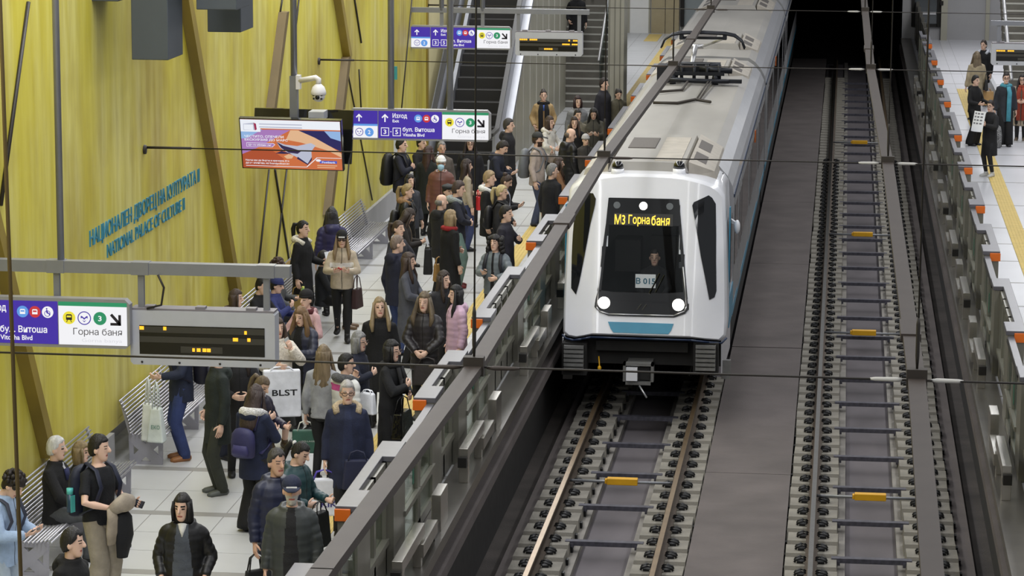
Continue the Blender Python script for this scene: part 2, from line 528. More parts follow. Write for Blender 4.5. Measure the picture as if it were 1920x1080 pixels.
# leaning ribs and slender rods in front of the wall
def rib(p, q, wid, label, m, ext=0.0, name='wall_rib'):
    p = on_wall(*p); q = on_wall(*q); d = (p - q); p = p + d * ext
    b = MB(); n2 = Vector((0, wid / 2, 0)); e = Vector((.13, 0, 0)); e0 = Vector((-.02, 0, 0))
    b.add([p - n2 + e0, p + n2 + e0, q + n2 + e0, q - n2 + e0, p - n2 * .8 + e, p + n2 * .8 + e, q + n2 * .8 + e, q - n2 * .8 + e],
          [(0, 1, 2, 3), (7, 6, 5, 4), (0, 4, 5, 1), (1, 5, 6, 2), (2, 6, 7, 3), (3, 7, 4, 0)])
    return tag(b.build(name, m), label, 'wall rib')


rib((340, 0), (434, 545), .30, 'long shade-toned slanting rib on the yellow wall right of the blue lettering', M_rib_shade, .3)
rib((-8, 480), (82, 855), .26, 'shade-toned slanting rib on the yellow wall behind the white-haired sitter', M_rib_shade, .6)
rib((628, 0), (645, 105), .30, 'shade-toned upper rib above the end of the hanging cable', M_rib_shade, .8)
rib((525, 22), (497, 235), .26, 'brown rib on the wall left of the camera pole', M_ribbr)
rib((643, 106), (608, 400), .34, 'brown lower rib beneath the cable end and behind the screen', M_ribbr)


def rod(p, q, r, label):
    p = on_wall(*p); q = on_wall(*q); off = Vector((r * .8, 0, 0))
    b = MB(); b.tube(p + off, q + off, r, 6)
    return tag(b.build('wall_rod', M_rodb), label, 'wall rod')


rod((50, 4), (-2, 385), .024, 'thick black slanting rod at the upper left of the yellow wall')
rod((529, -10), (524, 22), .016, 'short dark rod above the brown rib by the camera pole')
rod((560, -10), (552, 60), .016, 'dark rod crossing behind the camera pole')
rod((503, 318), (481, 520), .016, 'left dark rod under the advertising screen')
rod((514, 318), (541, 490), .018, 'middle dark rod under the screen, leaning right')
rod((536, 318), (516, 490), .016, 'right dark rod under the screen, leaning left')
rod((645, 105), (697, 375), .014, 'long thin dark rod between screen and direction sign, leaning right')
rod((662, -10), (676, 80), .018, 'short dark rod near the top centre of the wall')
rod((672, 130), (676, 205), .014, 'short dark rod right of the camera dome')
rod((772, -10), (752, 203), .014, 'thin dark rod left of the far direction sign')
rod((657, 262), (645, 395), .014, 'dark rod beside the empty bench')

a0 = on_wall(167, 432.5); a1 = on_wall(373, 341)
b = thing('wall_lettering', 'upper line of teal Cyrillic letters on the yellow wall', 'lettering', (WX, 35.6, a1.z))
def wall_text(mb, s, y0, y1, z0, z1):
    vs, fs = text_geo(s, False)
    a = np.array(vs); lo = a.min(0); hi = a.max(0)
    q = [(WX + .014, y0 + (p[0] - lo[0]) / (hi[0] - lo[0]) * (y1 - y0), z0 + (p[1] - lo[1]) / (hi[1] - lo[1]) * (z1 - z0)) for p in vs]
    k = len(q); q2 = [(WX - .01, p[1], p[2]) for p in q]
    ed = {}
    for f in fs:
        for i in range(len(f)):
            e = (f[i], f[(i + 1) % len(f)])
            ed[e] = 1
    sides = [(e[0], e[1], e[1] + k, e[0] + k) for e in ed if (e[1], e[0]) not in ed]
    fs = list(fs) + sides; q = q + q2
    par = list(range(len(q)))
    def find(i):
        while par[i] != i: par[i] = par[par[i]]; i = par[i]
        return i
    for f in fs:
        for i in f[1:]: par[find(i)] = find(f[0])
    isl = {}
    for f in fs: isl.setdefault(find(f[0]), []).append(f)
    for i, g in isl.items():
        ix = sorted({j for f in g for j in f}); mp = {j: n for n, j in enumerate(ix)}
        lb = MB(); lb.add([q[j] for j in ix], [tuple(mp[j] for j in f) for f in g]); lb.build('letter', M_teal, mb)
wall_text(b, 'НАЦИОНАЛЕН ДВОРЕЦ НА КУЛТУРАТА II', a0.y, a1.y, a1.z - .035, a0.z + .0)
a0 = on_wall(200, 458); a1 = on_wall(345, 393)
b = thing('wall_lettering', 'lower line of teal Latin letters on the yellow wall', 'lettering', (WX, 35.5, a1.z))
wall_text(b, 'NATIONAL PALACE OF CULTURE II', on_wall(200, 470).y, on_wall(345, 380).y, a1.z, on_wall(345, 370).z)

# ---------------- platform screens
M_psd = mat('screen_steel', (126, 124, 114), 0.4, 0.4, 0.08, 3, stretch=(1, 1, .3))
M_psd2 = mat('screen_steel_dark', (72, 70, 65), 0.4, 0.5, 0.1, 3)
M_cap = mat('screen_cap', (98, 97, 103), 0.35, 0.2, 0.05)
M_org = mat('lamp_orange', (214, 104, 24), 0.4, 0, 0.04)
M_sill = mat('sill_steel', (120, 116, 110), 0.32, 0.7, 0.12, 2.0)
M_buf = mat('buffer_steel', (188, 184, 175), 0.24, 0.85, 0.1, 3)
M_gl = glass('screen_glass', (232, 236, 233), 0.02)
M_green = mat('sticker_green', (24, 96, 74), .5, 0, 0)
AS = [15.6, 22.0, 27.0, 32.15, 37.35, 44.0, 49.1, 54.2, 59.4, 65.9, 71.0, 76.2, 81.2]
FIX = 2.87


def psd(side):
    f = (lambda x: x) if side == 0 else MX
    sn = ['crowded platform', 'right platform'][side]
    names = ['first', 'second', 'third', 'fourth', 'fifth', 'sixth', 'seventh', 'eighth', 'ninth', 'tenth', 'eleventh', 'twelfth', 'thirteenth']
    b = MB(); b.box(f(-4.62), f(-4.28), 14, 98, 1.0, 1.08); b.box(f(-4.3), f(-4.27), 14, 98, .95, 1.085)
    tag(b.build('platform_sill', M_sill), 'steel sill along the track edge of the ' + sn, 'sill')
    vis = [a for a in AS if a > (20 if side == 0 else 32)]
    for k, A in enumerate(vis):
        i = AS.index(A)
        nxt = AS[i + 1] if i + 1 < len(AS) else A + 5.1
        B = A + FIX + (1.28 if nxt - A > 6 else 0)
        o = thing('fixed_screen', 'grey %sfixed screen between sliding doors of the %s, %s from the camera' % ('wide ' if nxt - A > 6 else '', sn, names[k]), 'platform screen', (f(-4.7), (A + B) / 2, ZP))
        for (y0, y1, ly) in ((A, A + .66, A), (B - .7, B, B)):
            b = MB(); b.box(f(-4.80), f(-4.585), y0, y1, ZP, 2.29); b.build('end_post', M_psd, o)
            b = MB(); b.box(f(-4.82), f(-4.56), y0 - .01, y1 + .01, 2.29, 2.35); b.build('post_cap', M_cap, o, bevel=.006)
            s = -1 if ly == A else 1
            b = MB(); b.box(f(-4.825), f(-4.665), ly - .012, ly + s * .035, 2.2, 2.325); b.build('door_lamp', M_org, o, bevel=.008)
        b = MB(); b.box(f(-4.82), f(-4.70), A + .66, B - .7, 2.29, 2.35); b.build('top_cap', M_cap, o, bevel=.006)
        b = MB()
        yy = A + .66; L = B - .7 - yy; nn = 2 if L < 2.2 else 4
        for q in range(nn + 1):
            y = yy + L * q / nn; b.box(f(-4.76), f(-4.66), y - .05, y + .05, 1.08, 2.29)
        b.box(f(-4.76), f(-4.66), yy, yy + L, 2.2, 2.29); b.box(f(-4.76), f(-4.66), yy, yy + L, 1.06, 1.42); b.box(f(-4.76), f(-4.63), yy, yy + L, 1.40, 1.46)
        b.build('screen_frame', M_psd, o)
        b = MB()
        for q in range(nn): b.box(f(-4.72), f(-4.70), yy + L * q / nn + .05, yy + L * (q + 1) / nn - .05, 1.46, 2.2)
        b.build('glass_pane', M_gl, o)
        # sliding doors from B to next A
        D = nxt - B
        if D > .5:
            o = thing('sliding_door', 'low glazed sliding doors, %s pair from the camera on the %s' % (names[k], sn), 'sliding door', (f(-4.61), (B + nxt) / 2, 1.08))
            for (y0, y1) in ((B, B + D / 2 - .01), (B + D / 2 + .01, nxt)):
                b = MB(); x0, x1 = f(-4.645), f(-4.585)
                for y in (y0, y1 - .1): b.box(x0, x1, y, y + .10, 1.09, 2.24)
                b.box(x0, x1, y0, y1, 2.16, 2.24); b.box(x0, x1, y0, y1, 1.09, 1.2); b.box(x0, f(-4.56), y0, y1, 1.52, 1.58)
                lf = b.build('door_leaf', M_psd, o)
                b = MB(); b.box(f(-4.62), f(-4.61), y0 + .1, y1 - .1, 1.58, 2.16); b.box(f(-4.62), f(-4.61), y0 + .1, y1 - .1, 1.2, 1.52); b.build('door_glass', M_gl, lf)
                b = MB(); ym = (y0 + y1) / 2 + .07; b.box(f(-4.586), f(-4.58), ym, ym + .09, 1.72, 2.0); b.build('green_sticker', M_green, lf) if y0 == B else None
            b = MB(); b.box(f(-4.665), f(-4.58), B, nxt, 2.24, 2.275); b.build('door_cap', M_cap, o)
            b = MB(); b.box(f(-4.585), f(-4.57), B, nxt, 2.20, 2.24); b.build('brush_strip', M_seam, o)
        # buffer bars standing on the sill
        if A < 78:
            o = thing('buffer_bar', 'bright steel stepped buffer bar on the sill, %s along the %s' % (names[k], sn), 'buffer bar', (f(-4.385), B - 1.7, 1.08))
            b = MB(); b.box(f(-4.44), f(-4.33), B - 1.75, B - .15, 1.37, 1.50); b.box(f(-4.44), f(-4.33), B - 1.75, B - 1.60, 1.08, 1.37)
            b.build('upper_arm', M_buf, o, bevel=.005)
            b = MB(); b.box(f(-4.42), f(-4.30), B - .45, B + .62, 1.19, 1.34); b.box(f(-4.42), f(-4.33), B - .45, B - .35, 1.08, 1.2); b.build('lower_arm', M_buf, o, bevel=.005)
            b = MB(); b.box(f(-4.445), f(-4.34), B - 1.82, B - 1.745, 1.28, 1.40); b.build('end_stop', M_seam, o)
            o = thing('buffer_post', 'short bright steel buffer post beside the doors, %s along the %s' % (names[k], sn), 'buffer post', (f(-4.385), B + 1.36, 1.08))
            b = MB(); b.box(f(-4.44), f(-4.33), B + 1.08, B + 1.64, 1.08, 1.50); b.build('post_box', M_buf, o, bevel=.005)
            b = MB(); b.box(f(-4.44), f(-4.34), B + .66, B + 1.08, 1.08, 1.2); b.build('post_foot', M_psd2, o)


psd(0); psd(1)
b = MB(); b.box(2.38, 2.44, 84.2, 98, ZP, 2.3, 0)
for k in range(6): b.box(2.36, 2.46, 85 + k * 2.2, 85.1 + k * 2.2, ZP, 2.45, 0)
o = tag(b.build('end_fence', M_psd2), 'dark fence at the far end of the right platform', 'fence')

# ------------------------------------------------------------------ the train
M_white = mat('train_white', (232, 233, 238), 0.22, 0, 0.03, 2, coat=.5)
M_roof = mat('train_roof', (151, 148, 143), 0.55, 0, 0.12, 1.2, stretch=(1, .25, 1))
M_silver = mat('train_silver', (158, 158, 160), 0.35, 0.3, 0.06, 2)
M_tblue = mat('train_blue', (58, 140, 172), 0.35, 0, 0.05, coat=.3)
M_navy = mat('train_navy', (34, 48, 74), 0.4, 0, 0)
M_tblack = mat('train_black', (12, 13, 14), 0.12, 0, 0, coat=.5)
M_under = mat('underframe', (30, 29, 28), 0.8, 0, 0.2)
M_grille = mat('grille_dark', (92, 87, 83), 0.7, 0, 0.15, 60)
M_beige = mat('cowl_beige', (172, 165, 154), 0.55, 0, 0.12, 4)
M_coup = mat('coupler_grey', (128, 128, 126), 0.45, 0.5, 0.15, 9)
M_lamp = glow('lamp_lit', (255, 250, 240), 6.0)
M_lampoff = mat('lamp_off', (92, 96, 98), 0.2, 0.2, 0)
M_amber = glow('led_amber', (255, 214, 70), 1.5)
M_led2 = glow('led_orange', (255, 180, 40), 1.6)
M_wsg = glass('windscreen_glass', (244, 246, 246), 0.025, .02)
M_wing = mat('window_dark', (24, 26, 29), 0.08, 0, 0, coat=.6)
M_cab = mat('cab_grey', (58, 58, 58), .8, 0, .1)
M_panto = mat('pantograph_black', (34, 36, 42), .45, .5, .1)
M_steel = mat('steel_bright', (196, 196, 198), .38, .7, .04)
M_cable = mat('cable_dark', (58, 52, 46), .6, .2, 0)
M_paper = mat('paper_white', (236, 238, 242), .7, 0, 0)
M_ink = mat('ink_teal', (44, 104, 128), .6, 0, 0)

XC = -2.93
YB = onz(1215, 634, 1.1).y; YT = onz(1215, 327, 3.5).y
SLF = (YT - YB) / 2.4


def yfront(x, z):
    return YB + SLF * (z - 1.1) + 0.75 * max(0.0, abs(x - XC) - 0.72) ** 1.6


def fr(px, py):
    y = 43.0
    for _ in range(8):
        p = ony(px, py, y); y = yfront(p.x, p.z)
    return p


def pz(ox, oy, s, pts): return [(ox + a / s, oy + c / s) for a, c in pts]


def grid_poly(xz, step=.09, hole=None):
    """flat polygon in x,z cut into a fine grid so that it can follow the curved nose"""
    bm = bmesh.new()
    f = bm.faces.new([bm.verts.new((x, 0, z)) for x, z in xz])
    xs = [p[0] for p in xz]; zs = [p[1] for p in xz]
    for axis, lo, hi in ((0, min(xs), max(xs)), (2, min(zs), max(zs))):
        t = lo + step
        while t < hi:
            co = [0, 0, 0]; no = [0, 0, 0]; co[axis] = t; no[axis] = 1
            bmesh.ops.bisect_plane(bm, geom=bm.verts[:] + bm.edges[:] + bm.faces[:], plane_co=co, plane_no=no, dist=1e-5)
            t += step
    if hole:
        kill = []
        for f in bm.faces:
            c = f.calc_center_median(); inside = False; k = len(hole)
            for i in range(k):
                x1, z1 = hole[i]; x2, z2 = hole[(i + 1) % k]
                if (z1 > c.z) != (z2 > c.z) and c.x < (x2 - x1) * (c.z - z1) / (z2 - z1) + x1: inside = not inside
            if inside: kill.append(f)
        bmesh.ops.delete(bm, geom=kill, context='FACES')
    vs = [tuple(v.co) for v in bm.verts]; bm.verts.index_update()
    fs = [tuple(v.index for v in f.verts) for f in bm.faces]
    bm.free(); return vs, fs


def nose(mb, pix, off, mi=0, thick=0.0, smooth=False, hole=None):
    pts = [fr(*p) for p in pix]; xz = [(p.x, p.z) for p in pts]
    vs, fs = grid_poly(xz, hole=hole)
    mb.add([(x, yfront(x, z) - off, z) for x, _, z in vs], fs, mi, smooth)
    if thick:
        k = len(xz)
        mb.add([(x, yfront(x, z) - off, z) for x, z in xz] + [(x, yfront(x, z) - off + thick, z) for x, z in xz],
               [(i, (i + 1) % k, k + (i + 1) % k, k + i) for i in range(k)], mi)


train = thing('metro_train', 'white and blue metro train arriving at the crowded platform, headlights on', 'train', (XC, 60, 0.0))
outline = pz(1040, 290, 5.333, [(140, 360), (170, 310), (240, 268), (350, 236), (480, 212), (680, 191), (925, 196), (1170, 206), (1300, 222), (1400, 245), (1500, 270), (1590, 302), (1660, 350), (1700, 405)]) + \
    [(1361, 420), (1363, 480), (1364, 560), (1363.5, 605)] + pz(1040, 480, 4.153, [(1338, 628), (1300, 668), (1200, 662), (1060, 646), (670, 634), (280, 622), (210, 636), (150, 645), (90, 632), (60, 603)]) + \
    [(1055.5, 590), (1057, 540), (1060, 480), (1063, 420)]
wsp = pz(1040, 290, 5.333, [(540, 430), (890, 436), (1245, 445)]) + [(1279, 440), (1284, 500)] + pz(1040, 480, 4.153, [(1035, 330), (1042, 415), (1015, 448), (930, 476), (670, 470), (420, 462), (345, 432), (310, 395), (318, 330), (345, 200)]) + [(1128, 480), (1135, 430)]
# shell: hollow nose, joined to the first car
ol = [fr(*p) for p in outline]
cx = sum(p.x for p in ol) / len(ol)
b = MB()
hole = [(XC + (fr(*p).x - XC) * .95, 2.3 + (fr(*p).z - 2.3) * .95) for p in wsp]
vs, fs = grid_poly([(cx + (p.x - cx) * .965, 2.3 + (p.z - 2.3) * .965) for p in ol], hole=hole)
b.add([(x, yfront(x, z), z) for x, _, z in vs], fs, 0, True)
rings = [[(cx + (p.x - cx) * .965, yfront(cx + (p.x - cx) * .965, 2.3 + (p.z - 2.3) * .965), 2.3 + (p.z - 2.3) * .965) for p in ol],
         [(cx + (p.x - cx) * .99, p.y + .03, 2.3 + (p.z - 2.3) * .99) for p in ol],
         [(p.x, p.y + .11, p.z) for p in ol]]
mxx = max(abs(p.x - cx) for p in ol)
r3 = []
for p in ol:
    u = (p.x - cx) / mxx
    r3.append((XC + u * 1.27, 44.6, min(3.5, max(p.z, .98))))
rings.append(r3); rings.append([(p[0], 45.4, p[2]) for p in r3])
k = len(ol); vs = [q for r in rings for q in r]
fs = [(i * k + j, i * k + (j + 1) % k, (i + 1) * k + (j + 1) % k, (i + 1) * k + j) for i in range(4) for j in range(k)]
b.add(vs, fs, 0, True)
shell = b.build('front_shell', M_white, train)
b = MB(); b.box(XC - 1.1, XC + 1.1, 45.2, 45.3, .8, 3.3); b.box(XC - 1.12, XC - 1.1, 43.6, 45.2, 1.1, 3.2); b.box(XC + 1.1, XC + 1.12, 43.6, 45.2, 1.1, 3.2)
b.box(XC - 1.1, XC + 1.1, 43.7, 45.2, 3.2, 3.25); b.box(XC - 1.1, XC + 1.1, 43.5, 45.2, 1.05, 1.12)
b.box(XC - .85, XC + .85, 43.25, 43.75, 1.12, 1.62); b.build('cab_interior', M_cab, train)
l_ = bpy.data.lights.new('cab_fill_light', 'POINT'); l_.energy = 5; l_.shadow_soft_size = .1; lo_ = bpy.data.objects.new('cab_fill_light', l_); lo_.location = (XC, 43.75, 2.9); COL.objects.link(lo_)  # added fill light that brightens the driver behind the windscreen
b = MB(); b.box(XC + .0, XC + .5, 44.75, 44.9, 1.4, 2.35); b.box(XC - .55, XC - .15, 44.6, 45.1, 1.8, 2.3); b.build('cab_seat', M_under, train)
# dark opaque surround, lamps panel and display band, then the clear pane
b = MB()
top = [(1141.2, 370.6), (1207, 371.8), (1273.4, 373.4), (1277.5, 424), (1207, 421.5), (1136, 421)]
low = [(1121.5, 543)] + [(1150, 547), (1207, 549), (1250, 549.5)] + [(1287.5, 547)] + pz(1040, 480, 4.153, [(1042, 415), (1015, 448), (930, 476), (670, 470), (420, 462), (345, 432), (310, 395)]) + [(1117, 560)]
nose(b, top, .018); nose(b, low, .018)
nose(b, [(1136, 420), (1141, 420), (1127, 546), (1121.5, 546), (1124, 520), (1128, 480)], .018)
nose(b, [(1273, 422), (1277.5, 422), (1284, 500), (1287.5, 549), (1281, 549)], .018)
nose(b, wsp, .004, hole=hole)
b.build('windscreen_frame', M_tblack, train)
b = MB(); nose(b, [(1139, 419), (1275, 422), (1285, 549), (1124, 546)], .012); b.build('windscreen', M_wsg, train)
b = MB()
for (q0, q1) in (((1127, 500), (1118.5, 575)), ((1118.5, 575), (1124, 583)), ((1124, 583), (1142, 588.5)), ((1142, 588.5), (1207, 590)), ((1207, 590), (1263, 591.5)), ((1263, 591.5), (1284, 583)), ((1284, 583), (1287.5, 574)), ((1287.5, 574), (1281, 500))):
    p = fr(*q0); q = fr(*q1); p.y -= .025; q.y -= .025; b.tube(p, q, .011, 6)
b.build('trim_line', M_steel, train)
for nm, pix in (('side_window', pz(1040, 290, 5.333, [(1540, 405), (1575, 430), (1612, 492), (1616, 800), (1615, 1070)]) + [(1343.5, 545), (1340, 557), (1330, 562), (1322, 520), (1314, 480), (1306, 430), (1298, 385), (1301, 379)]),
                ('side_window', pz(1040, 290, 5.333, [(290, 375), (385, 385), (412, 440), (405, 500)]) + [(1107, 420), (1096, 480), (1086, 530), (1080, 552), (1071, 540), (1072, 480), (1074, 440), (1079, 384), (1085, 372)])):
    b = MB(); nose(b, pix, .012, thick=.02); b.build(nm, M_wing, train)
b = MB(); nose(b, [(1140, 603), (1201, 604.8), (1263, 607), (1258, 620), (1253, 626.3), (1201, 625), (1150, 623), (1145, 616)], .012, thick=.012); b.build('blue_band', M_tblue, train)
b = MB()
for q0, q1 in zip([outline[i] for i in range(18, 28)], [outline[i] for i in range(19, 29)]):
    if q0[1] < 620 or q1[1] < 620: continue
    p = fr(*q0); q = fr(*q1); p.y += .0; q.y += .0; p.z -= .02; q.z -= .02; b.tube(p, q, .017, 6)
b.build('lower_lip', M_navy, train)


def fdisc(name, px, py, rpx, m, off=.03, depth=.03):
    c = fr(px, py); r = rpx * c.y / FPX
    n = Vector((0, -1, SLF)).normalized(); o = MB(); o.loft([c + n * off, c + n * (off - depth)], [r, r], 20, ref=(1, 0, 0), smooth=False)
    return o.build(name, m, train)


fdisc('headlight', 1132.7, 568, 11.5, M_lamp); fdisc('headlight', 1272, 572, 11.5, M_lamp)
fdisc('top_lamp', 1206.5, 386.6, 7.6, M_lamp); fdisc('marker_lamp', 1157, 385, 6.6, M_lampoff); fdisc('marker_lamp', 1256, 387.5, 6.6, M_lampoff)
b = MB()
A0 = fr(1152, 399); A1 = fr(1262.5, 422)
fp = lambda u, v: (u, yfront(u, v) - .034, v)
poly(b, [(fr(1151.5, 423).x, fr(1151.5, 421).z), (fr(1262, 424).x, fr(1262, 424).z), (fr(1262, 401).x, fr(1262, 401.5).z), (fr(1151.5, 399).x, fr(1151.5, 399).z)], lambda u, v: (u, yfront(u, v) - .026, v), 0)
tl = (fr(1257, 405).z - fr(1153, 402).z) / (fr(1257, 405).x - fr(1153, 402).x)
xa = fr(1153, 402).x; za = fr(1153, 420).z; zb = fr(1153, 401).z
sk = lambda u, v: (u, yfront(u, v) - .034, v + (u - xa) * tl)
put_text(b, 'М3', fr(1153, 402).x, fr(1173, 402).x, za, zb, sk, 1)
put_text(b, 'Горна', fr(1179, 402).x, fr(1219, 402).x, za - .02, zb, sk, 1)
put_text(b, 'баня', fr(1222, 402).x, fr(1256.5, 402).x, za, zb, sk, 1)
b.build('destination_display', [mat('display_black', (20, 18, 12), .4, 0, 0), M_amber], train)
# wiper
b = MB(); b.bar(fr(1237, 512) - Vector((0, .04, 0)), fr(1218, 550) - Vector((0, .04, 0)), .018, .018); b.bar(fr(1246, 515) - Vector((0, .045, 0)), fr(1229, 548) - Vector((0, .045, 0)), .014, .014)
b.build('wiper', M_tblack, train)
b = MB(); c = fr(1204, 575)
for dx in (-.045, .035): b.bar((c.x + dx - .03, c.y - .025, c.z - .04), (c.x + dx + .03, c.y - .025, c.z + .04), .03, .01)
b.build('front_emblem', mat('emblem_grey', (98, 96, 88), .4, .5, 0), train)

# beacons on the roof edge
for px in (1157, 1272.5):
    c = onz(px, 325, 3.5)
    o = MB(); o.loft([(c.x, c.y + .12, 3.46), (c.x, c.y + .12, 3.56)], [.105, .095], 16); bo = o.build('beacon_base', M_white, train)
    o = MB(); o.loft([(c.x, c.y + .12, 3.56), (c.x, c.y + .12, 3.62), (c.x, c.y + .12, 3.67)], [.092, .085, .05], 16); o.build('beacon_dome', M_tblack, bo)

# car bodies
secp = [(1.27, .98), (1.27, 2.92), (1.24, 3.08), (1.16, 3.24), (1.02, 3.40), (.88, 3.49), (0, 3.52), (-.88, 3.49), (-1.02, 3.40), (-1.16, 3.24), (-1.24, 3.08), (-1.27, 2.92), (-1.27, .98)]
cars = [(45.4, 62.6), (63.3, 82.3), (83.0, 102)]
doors = []
for i, A in enumerate(AS):
    n_ = AS[i + 1] if i + 1 < len(AS) else 86.3
    doors.append(((A + FIX + (1.28 if n_ - A > 6 else 0)) + n_) / 2)
for ci, (y0, y1) in enumerate(cars):
    b = MB()
    k = len(secp); vs = [(XC + u, y0, z) for u, z in secp] + [(XC + u, y1, z) for u, z in secp]
    for i in range(k):
        j = (i + 1) % k
        mi = 0 if (i in (0, 11, 12)) else (2 if i in (4, 5, 6, 7) else 1)
        b.add([vs[i], vs[j], vs[k + j], vs[k + i]], [(0, 1, 2, 3)], mi)
    b.add(vs[:k], [tuple(range(k))], 0); b.add(vs[k:], [tuple(range(k))], 0)
    car = b.build('car_body', [M_silver, M_white, M_roof], train)
    b = MB(); b.box(XC - 1.2, XC + 1.2, y0, y1, .28, .98); b.build('underframe', M_under, train)
    for s in (-1, 1):
        b = MB(); b.box(XC + s * 1.262, XC + s * 1.28, y0, y1, 2.90, 2.95); b.build('roof_edge_line', M_navy, car)
        b = MB(); b.box(XC + s * 1.262, XC + s * 1.276, y0, y1, 1.0, 1.14); b.build('blue_sill_line', M_tblue, car)
        dl = [d for d in doors if y0 + .6 < d < y1 - .6]
        for d in dl:
            for q in (-1, 1):
                b = MB(); b.box(XC + s * 1.268, XC + s * 1.284, d + q * .01, d + q * .66, 1.1, 2.86); dd = b.build('car_door', M_silver, car)
                b = MB(); b.box(XC + s * 1.28, XC + s * 1.288, d + q * .14, d + q * .54, 1.75, 2.7); b.build('door_window', M_wing, dd)
            b = MB(); b.box(XC + s * 1.27, XC + s * 1.282, d - .72, d - .66, 1.1, 2.88); b.box(XC + s * 1.27, XC + s * 1.282, d + .66, d + .72, 1.1, 2.88); b.build('door_pillar', M_steel, car)
        es = [y0 + .3] + [e for d in dl for e in (d - .8, d + .8)] + [y1 - .3]
        for q in range(0, len(es), 2):
            if es[q + 1] - es[q] > .8:
                b = MB(); b.box(XC + s * 1.268, XC + s * 1.278, es[q] + .15, es[q + 1] - .15, 1.75, 2.72); b.build('car_window', M_wing, car)
    if ci:
        b = MB(); b.box(XC - 1.0, XC + 1.0, cars[ci - 1][1], y0, .9, 3.3); b.build('gangway_bellows', M_under, train)
for y in (55.6, 71.5):
    b = MB(); b.box(XC + 1.27, XC + 1.29, y, y + .18, 2.55, 2.78); b.build('door_signal', M_org, train)
# cab side door, blue panels, cameras
for s in (-1, 1):
    b = MB(); b.box(XC + s * 1.262, XC + s * 1.28, 44.1, 44.75, 1.75, 2.75); b.build('cab_side_window', M_wing, train)
    b = MB(); b.box(XC + s * 1.255, XC + s * 1.279, 43.95, 45.38, 1.06, 1.55); b.build('blue_side_panel', M_tblue, train)
    b = MB(); b.box(XC + s * 1.255, XC + s * 1.275, 43.9, 44.05, 1.55, 2.95); b.build('blue_corner_line', M_tblue, train)
    b = MB(); b.bar((XC + s * 1.25, 44.2, 2.72), (XC + s * 1.36, 44.15, 2.66), .05, .05); b.ell((XC + s * 1.37, 44.12, 2.62), (.05, .07, .11), 10, 8); b.build('side_camera', M_white, train)

# front underframe: ribbed blocks, coupler
b = MB(); b.box(XC - 1.2, XC + 1.2, 43.1, 45.4, .62, 1.02); b.box(XC - .7, XC + .7, 42.95, 43.2, .85, 1.0); b.build('front_underframe', M_under, train)
for s, px in ((-1, 1076), (1, 1323)):
    c = ony(px, 668, 42.75)
    b = MB()
    for r in range(6): b.box(c.x - .15, c.x + .15, 42.7 + .0, 43.1, c.z + .17 - r * .068 - .045, c.z + .17 - r * .068)
    b.box(c.x - .145, c.x + .145, 42.76, 43.1, c.z - .22, c.z + .17); b.build('anti_climber', M_coup, train)
    b = MB(); b.box(c.x - .19, c.x + .19, 42.8, 43.1, c.z - .3, c.z + .19); b.build('climber_housing', M_under, train)
    c = ony([1064, 1361][s > 0], 695, 43.2)
    b = MB(); b.box(c.x - .07, c.x + .07, 43.2, 43.3, c.z - .13, c.z + .16); b.build('rail_guard', M_coup, train)
    b = MB(); xx = XC + s * 1.2; b.hexa([(xx, 43.15, .5), (xx + s * .02, 43.15, .5), (xx + s * .05, 45.3, .5), (xx, 45.3, .5), (xx, 43.0, 1.02), (xx + s * .02, 43.0, 1.02), (xx + s * .05, 45.3, 1.02), (xx, 45.3, 1.02)]); b.build('side_skirt', M_white, train)
c = ony(1197, 700, 42.5)
b = MB()
b.box(c.x - .23, c.x + .23, 42.45, 42.6, c.z + .12, c.z + .16); b.box(c.x - .23, c.x + .23, 42.45, 42.6, c.z - .17, c.z - .12); b.box(c.x - .23, c.x - .19, 42.45, 42.6, c.z - .17, c.z + .16); b.box(c.x + .19, c.x + .23, 42.45, 42.6, c.z - .17, c.z + .16)
b.box(c.x - .19, c.x + .19, 42.58, 43.3, c.z - .12, c.z + .12); cp = b.build('coupler', M_coup, train)
b = MB(); b.box(c.x - .18, c.x - .01, 42.4, 42.56, c.z - .10, c.z + .10); b.build('coupler_face', M_white, cp)
b = MB(); b.box(c.x + .01, c.x + .17, 42.5, 42.56, c.z - .10, c.z + .10); b.build('coupler_cone', M_under, cp)
b = MB(); b.tube((c.x + .02, 42.45, c.z - .18), (c.x + .14, 42.35, c.z - .34), .014); b.build('uncoupling_handle', M_steel, cp)
c = ony(1124, 690, 42.8); b = MB(); b.ell((c.x, 42.8, c.z), (.03, .03, .04)); b.tube((c.x, 42.8, c.z + .03), (c.x - .02, 42.9, c.z + .16), .01); b.build('brake_cock', M_ybox, train)

